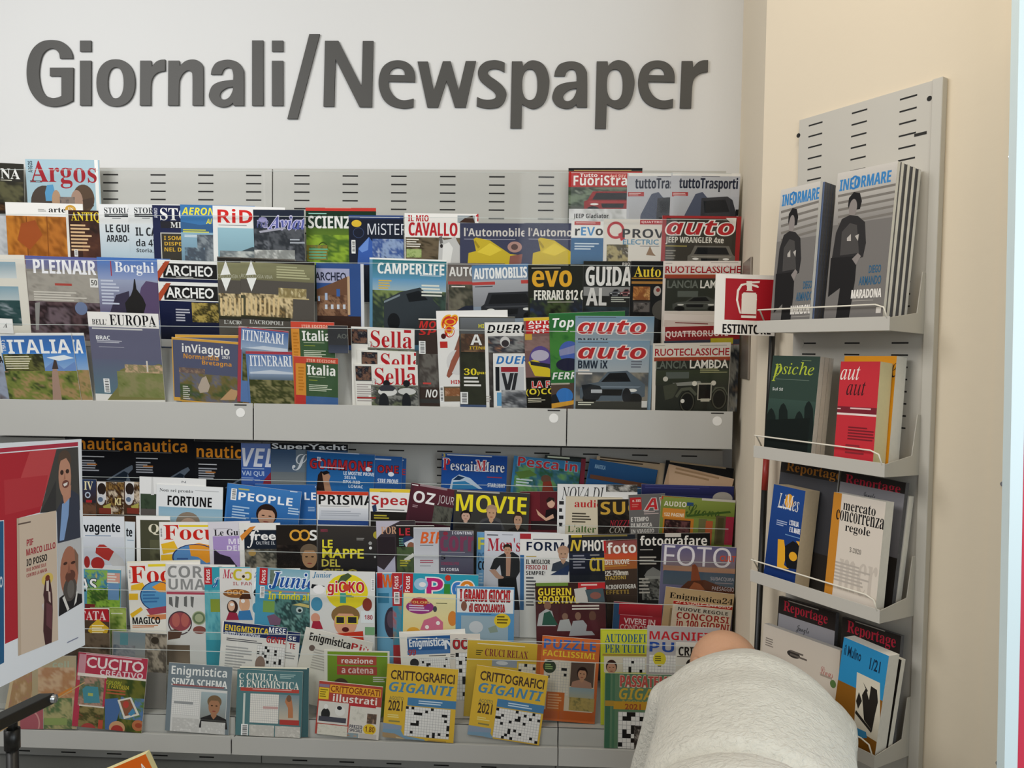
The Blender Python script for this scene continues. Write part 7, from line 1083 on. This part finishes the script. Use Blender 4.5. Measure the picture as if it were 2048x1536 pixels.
# ------------------------------------------------------------------ the man bending towards the lowest shelf
def loft(b, secs, n=28, e=2.3):
    """secs: (centre, right, up, rx, ry) rings, capped at both ends"""
    k0 = len(b.v)
    for c, r, u, rx, ry in secs:
        for j in range(n):
            a = 2 * math.pi * j / n; ca, sa = math.cos(a), math.sin(a)
            b.v.append(c + r * (math.copysign(abs(ca) ** (2 / e), ca) * rx) + u * (math.copysign(abs(sa) ** (2 / e), sa) * ry))
    for i in range(len(secs) - 1):
        for j in range(n):
            a = k0 + i * n + j; c = k0 + i * n + (j + 1) % n
            b.f.append((a, c, c + n, a + n))
    b.f.append(tuple(k0 + j for j in range(n - 1, -1, -1)))
    q = k0 + (len(secs) - 1) * n
    b.f.append(tuple(q + j for j in range(n)))
def limb(b, pts, radii, n=16, sub=6):
    """smooth tapering limb through the joints"""
    P_ = []; R_ = []
    for i in range(len(pts) - 1):
        p0 = pts[max(0, i - 1)]; p1 = pts[i]; p2 = pts[i + 1]; p3 = pts[min(len(pts) - 1, i + 2)]
        for k in range(sub):
            t = k / sub
            P_.append(0.5 * ((2 * p1) + (p2 - p0) * t + (2 * p0 - 5 * p1 + 4 * p2 - p3) * t * t + (3 * p1 - p0 - 3 * p2 + p3) * t ** 3))
            R_.append(radii[i] + (radii[i + 1] - radii[i]) * (t * t * (3 - 2 * t)))
    P_.append(pts[-1]); R_.append(radii[-1])
    b.tube(P_, R_, n)
def ball(b, c, rx, ry, rz, ax=(X_AX, Vector((0, 1, 0)), Z_AX), n=18, m=12):
    secs = []
    for i in range(1, m):
        a = math.pi * i / m
        secs.append((Vector(c) - ax[2] * (math.cos(a) * rz), ax[0], ax[1], math.sin(a) * rx, math.sin(a) * ry))
    loft(b, secs, n, 2.0)
def fused(b, name, vox, m, parent, smooth_it=6):
    me = bpy.data.meshes.new(name); me.from_pydata([tuple(v) for v in b.v], [], b.f)
    bm = bmesh.new(); bm.from_mesh(me); left = set(bm.faces)
    while left:                                   # every closed piece must face outwards before fusing
        st = [left.pop()]; isl = [st[0]]
        while st:
            f = st.pop()
            for e_ in f.edges:
                for g in e_.link_faces:
                    if g in left: left.discard(g); st.append(g); isl.append(g)
        vol = 0.0
        for f in isl:
            vs = [q.vert.co for q in f.loops]
            for i in range(1, len(vs) - 1): vol += vs[0].dot(vs[i].cross(vs[i + 1]))
        if vol < 0: bmesh.ops.reverse_faces(bm, faces=isl)
    bm.to_mesh(me); bm.free()
    o = bpy.data.objects.new(name, me); COL.objects.link(o)
    r = o.modifiers.new('fuse', 'REMESH'); r.mode = 'VOXEL'; r.voxel_size = vox
    s_ = o.modifiers.new('smooth', 'SMOOTH'); s_.factor = 0.5; s_.iterations = smooth_it
    dg = bpy.context.evaluated_depsgraph_get(); new = bpy.data.meshes.new_from_object(o.evaluated_get(dg))
    bpy.data.objects.remove(o)
    off = parent_world(parent) if parent is not None else Vector((0, 0, 0))
    if parent is not None:
        for v in new.vertices: v.co = v.co - off
    new.polygons.foreach_set('use_smooth', [True] * len(new.polygons))
    new.materials.clear(); new.materials.append(m)
    o = bpy.data.objects.new(name, new); COL.objects.link(o)
    if parent is not None: o.parent = parent
    return o
neck = at_depth(1499, 1345, 1.635); mid = at_depth(1505, 1440, 1.38); lum = at_depth(1501, 1510, 1.19); pel = at_depth(1502, 1640, 1.02)
neck.z = 0.922; mid.z = 0.906; lum.z = 0.886; pel.z = 0.862
FWD = Vector((neck.x - pel.x, neck.y - pel.y, 0)).normalized(); RX = Vector((FWD.y, -FWD.x, 0))
def sect(c, up, rx, ry): return (c, RX, up.normalized(), rx, ry)
feet_z = 0.0
man = empty('person', (pel.x, pel.y + 0.02, 0), 'bald person in a light grey sweater bending down in front of the rack', 'person')
U = Z_AX
head_c = at_depth(1447, 1338, 1.715)
hd = Vector((-0.10, 0.80, -0.52)).normalized()       # crown direction of the bowed head
hr = hd.cross(Z_AX).normalized(); hr = -hr if hr.x < 0 else hr
hb = hr.cross(hd).normalized(); hb = hb if hb.z > 0 else -hb      # back of the head, upwards
shl = neck - FWD * 0.085
body = MB()
loft(body, [sect(pel - FWD * 0.02 - U * 0.02, U, 0.12, 0.09), sect(pel, U, 0.155, 0.10), sect(lum - FWD * 0.02 - U * 0.012, U, 0.14, 0.066), sect(lum + FWD * 0.03 - U * 0.012, U, 0.14, 0.066), sect(mid - U * 0.01, U, 0.142, 0.085), sect(shl - FWD * 0.08 - U * 0.015, U, 0.145, 0.085), sect(shl - U * 0.015, U, 0.132, 0.072), sect(shl + FWD * 0.05, U, 0.078, 0.055)])
limb(body, [shl - U * 0.02, neck + FWD * 0.01 - U * 0.03, head_c - hd * 0.03 - hb * 0.012], [0.07, 0.056, 0.052])
ball(body, head_c + hr * 0.006 + hd * 0.004, 0.0790, 0.085, 0.080, (hr, hb, hd), 24, 16)
ball(body, head_c - hd * 0.055 - hb * 0.028, 0.055, 0.06, 0.067, (hr, hb, hd), 20, 12)            # jaw
limb(body, [head_c - hd * 0.012 - hb * 0.080, head_c - hd * 0.04 - hb * 0.099], [0.008, 0.014], 10, 4)   # nose
for s_ in (-1, 1):
    ball(body, head_c + hr * (0.0725 * s_) - hd * 0.03 + hb * 0.005, 0.010, 0.019, 0.032, (hr, hb, hd), 12, 8)   # ears
    sh_ = shl + RX * (0.142 * s_) + U * -0.02
    el = sh_ + RX * (0.05 if False else (-0.05 if s_ < 0 else 0.005)) - U * 0.27
    wr = el + RX * (0.03 if s_ < 0 else -0.08) + FWD * (0.13 if s_ < 0 else 0.08) - U * 0.18
    limb(body, [sh_ - U * 0.02 - RX * (0.015 * s_), el, wr], [0.05, 0.043, 0.028])
    hdir = (wr - el).normalized(); hx = RX; hn = hdir.cross(hx).normalized()
    pal = wr + hdir * 0.045
    ball(body, pal, 0.042, 0.016, 0.055, (hx, hn, hdir), 14, 10)
    for q, (dx, ln) in enumerate(((-0.030, 0.066), (-0.010, 0.077), (0.011, 0.072), (0.031, 0.056))):
        base = pal + hx * dx + hdir * 0.042
        limb(body, [base, base + hdir * ln * 0.5 - hn * 0.006, base + hdir * ln * 0.95 - hn * 0.026], [0.0098, 0.0092, 0.0072], 10, 3)
    th_ = pal - hx * (0.034 * s_) - hdir * 0.015
    limb(body, [th_, th_ - hx * (0.025 * s_) + hdir * 0.03 - hn * 0.01, th_ - hx * (0.03 * s_) + hdir * 0.06 - hn * 0.018], [0.013, 0.011, 0.0085], 10, 3)
    hip = pel + RX * (0.088 * s_) - FWD * 0.02 - U * 0.02
    kn = Vector((hip.x, hip.y, 0)) + FWD * 0.10 + RX * (0.02 * s_); kn.z = 0.45
    an = Vector((hip.x, hip.y, 0)) + RX * (0.03 * s_) + FWD * -0.01; an.z = 0.09
    limb(body, [hip, kn, an], [0.084, 0.058, 0.04])
    limb(body, [an, an + FWD * 0.10 - U * 0.045, an + FWD * 0.16 - U * 0.06], [0.042, 0.034, 0.022], 12, 4)
def skin_mat():
    m = mat('skin', 'c89a7a', 0.55, spec=0.3, bump=(140, 0.12), noise=(11, 0.10))
    b = m.node_tree.nodes['Principled BSDF']
    b.inputs['Subsurface Weight'].default_value = 0.12; b.inputs['Subsurface Radius'].default_value = (0.02, 0.008, 0.004)
    return m
fused(body, 'body', 0.0062, skin_mat(), man, 4)
eyes = MB()
for s_ in (-1, 1): ball(eyes, head_c + hr * (0.03 * s_) - hd * 0.005 - hb * 0.0745, 0.0105, 0.0095, 0.0105, (hr, hb, hd), 12, 8)
eyes.build('eyes', mat('eye_white', 'e8e4dc', 0.2), man, smooth=True)
iris = MB()
for s_ in (-1, 1): ball(iris, head_c + hr * (0.03 * s_) - hd * 0.005 - hb * 0.0815, 0.005, 0.004, 0.005, (hr, hb, hd), 10, 6)
iris.build('irises', mat('brown_iris', '3a2a20', 0.2), man, smooth=True)
mo = MB(); ball(mo, head_c - hd * 0.085 - hb * 0.082, 0.022, 0.008, 0.006, (hr, hb, hd), 12, 8); mo.build('lips', mat('lips', 'a86a58', 0.5), man, smooth=True)
# sweater
def sweater_mat():
    m = mat('grey_knit', 'd2cfc2', 0.9, spec=0.15, noise=(60, 0.10))
    nt = m.node_tree; b = nt.nodes['Principled BSDF']; tc = nt.nodes['Texture Coordinate']
    mp = nt.nodes.new('ShaderNodeMapping'); mp.inputs['Scale'].default_value = (0.7, 1.0, 1.0); mp.inputs['Rotation'].default_value = (0, 0, 0.5)
    n1 = nt.nodes.new('ShaderNodeTexNoise'); n1.inputs['Scale'].default_value = 95; n1.inputs['Detail'].default_value = 3; n1.inputs['Distortion'].default_value = 1.2
    nt.links.new(tc.outputs['Object'], mp.inputs['Vector']); nt.links.new(mp.outputs['Vector'], n1.inputs['Vector'])
    bp = nt.nodes.new('ShaderNodeBump'); bp.inputs['Strength'].default_value = 0.8; bp.inputs['Distance'].default_value = 0.006
    nt.links.new(n1.outputs['Fac'], bp.inputs['Height']); nt.links.new(bp.outputs['Normal'], b.inputs['Normal'])
    b.inputs['Sheen Weight'].default_value = 0.15
    return m
sw_ = MB()
loft(sw_, [sect(pel + FWD * 0.015 - U * 0.01, U, 0.172, 0.114), sect(pel + FWD * 0.05, U, 0.180, 0.126), sect(lum - FWD * 0.075, U, 0.178, 0.122), sect(lum - FWD * 0.03, U, 0.176, 0.118), sect(lum + FWD * 0.010, U, 0.167, 0.080), sect(lum + FWD * 0.03, U, 0.172, 0.110), sect(lum + FWD * 0.065, U, 0.174, 0.117), sect(mid, U, 0.173, 0.114), sect(mid + FWD * 0.07 - U * 0.008, U, 0.178, 0.117), sect(shl - FWD * 0.06 - U * 0.018, U, 0.178, 0.120), sect(shl - FWD * 0.01 - U * 0.022, U, 0.168, 0.114), sect(shl + FWD * 0.03 - U * 0.010, U, 0.124, 0.090), sect(shl + FWD * 0.06, U, 0.084, 0.066), sect(shl + FWD * 0.085, U, 0.064, 0.052)], 36, 1.75)
for s_ in (-1, 1):
    sh_ = shl + RX * (0.122 * s_) - FWD * 0.03 - U * 0.03
    el = shl + RX * (-0.192 if s_ < 0 else 0.147) - U * 0.29
    wr = el + RX * (0.027 if s_ < 0 else -0.072) + FWD * (0.118 if s_ < 0 else 0.072) - U * 0.163
    ball(sw_, sh_ - U * 0.022, 0.078, 0.086, 0.078)
    limb(sw_, [sh_, sh_ * 0.5 + el * 0.5 + RX * (0.006 * s_), el, wr], [0.076, 0.064, 0.054, 0.041], 20, 6)
fused(sw_, 'sweater', 0.0085, sweater_mat(), man, 5)
# trousers and shoes
tr_ = MB()
ball(tr_, pel - FWD * 0.025 - U * 0.06, 0.165, 0.13, 0.12)
loft(tr_, [sect(pel - FWD * 0.055 - U * 0.03, U, 0.12, 0.08), sect(pel - FWD * 0.03, U, 0.176, 0.112), sect(pel + FWD * 0.055, U, 0.182, 0.112), sect(pel + FWD * 0.11, U, 0.174, 0.106)])
for s_ in (-1, 1):
    hip = pel + RX * (0.088 * s_) - FWD * 0.02 - U * 0.02
    kn = Vector((hip.x, hip.y, 0)) + FWD * 0.10 + RX * (0.02 * s_); kn.z = 0.45
    an = Vector((hip.x, hip.y, 0)) + RX * (0.03 * s_) + FWD * -0.01; an.z = 0.085
    ball(tr_, hip - FWD * 0.01, 0.102, 0.112, 0.11)
    limb(tr_, [hip, kn, an], [0.108, 0.078, 0.06])
fused(tr_, 'trousers', 0.011, mat('dark_blue_denim', '2c3444', 0.85, bump=(120, 0.2)), man, 4)
for s_ in (-1, 1):
    hip = pel + RX * (0.088 * s_) - FWD * 0.02 - U * 0.02
    an = Vector((hip.x, hip.y, 0)) + RX * (0.03 * s_) + FWD * -0.01
    b = MB()
    loft(b, [(an + FWD * -0.062 + U * 0.035, RX, U, 0.03, 0.033), (an + FWD * -0.04 + U * 0.042, RX, U, 0.044, 0.042), (an + FWD * 0.02 + U * 0.046, RX, U, 0.049, 0.046), (an + FWD * 0.10 + U * 0.036, RX, U, 0.053, 0.036), (an + FWD * 0.17 + U * 0.028, RX, U, 0.047, 0.028), (an + FWD * 0.205 + U * 0.022, RX, U, 0.028, 0.021)], 20, 2.6)
    b.build('shoe', mat('dark_shoe', '2a2623', 0.5), man, smooth=True)
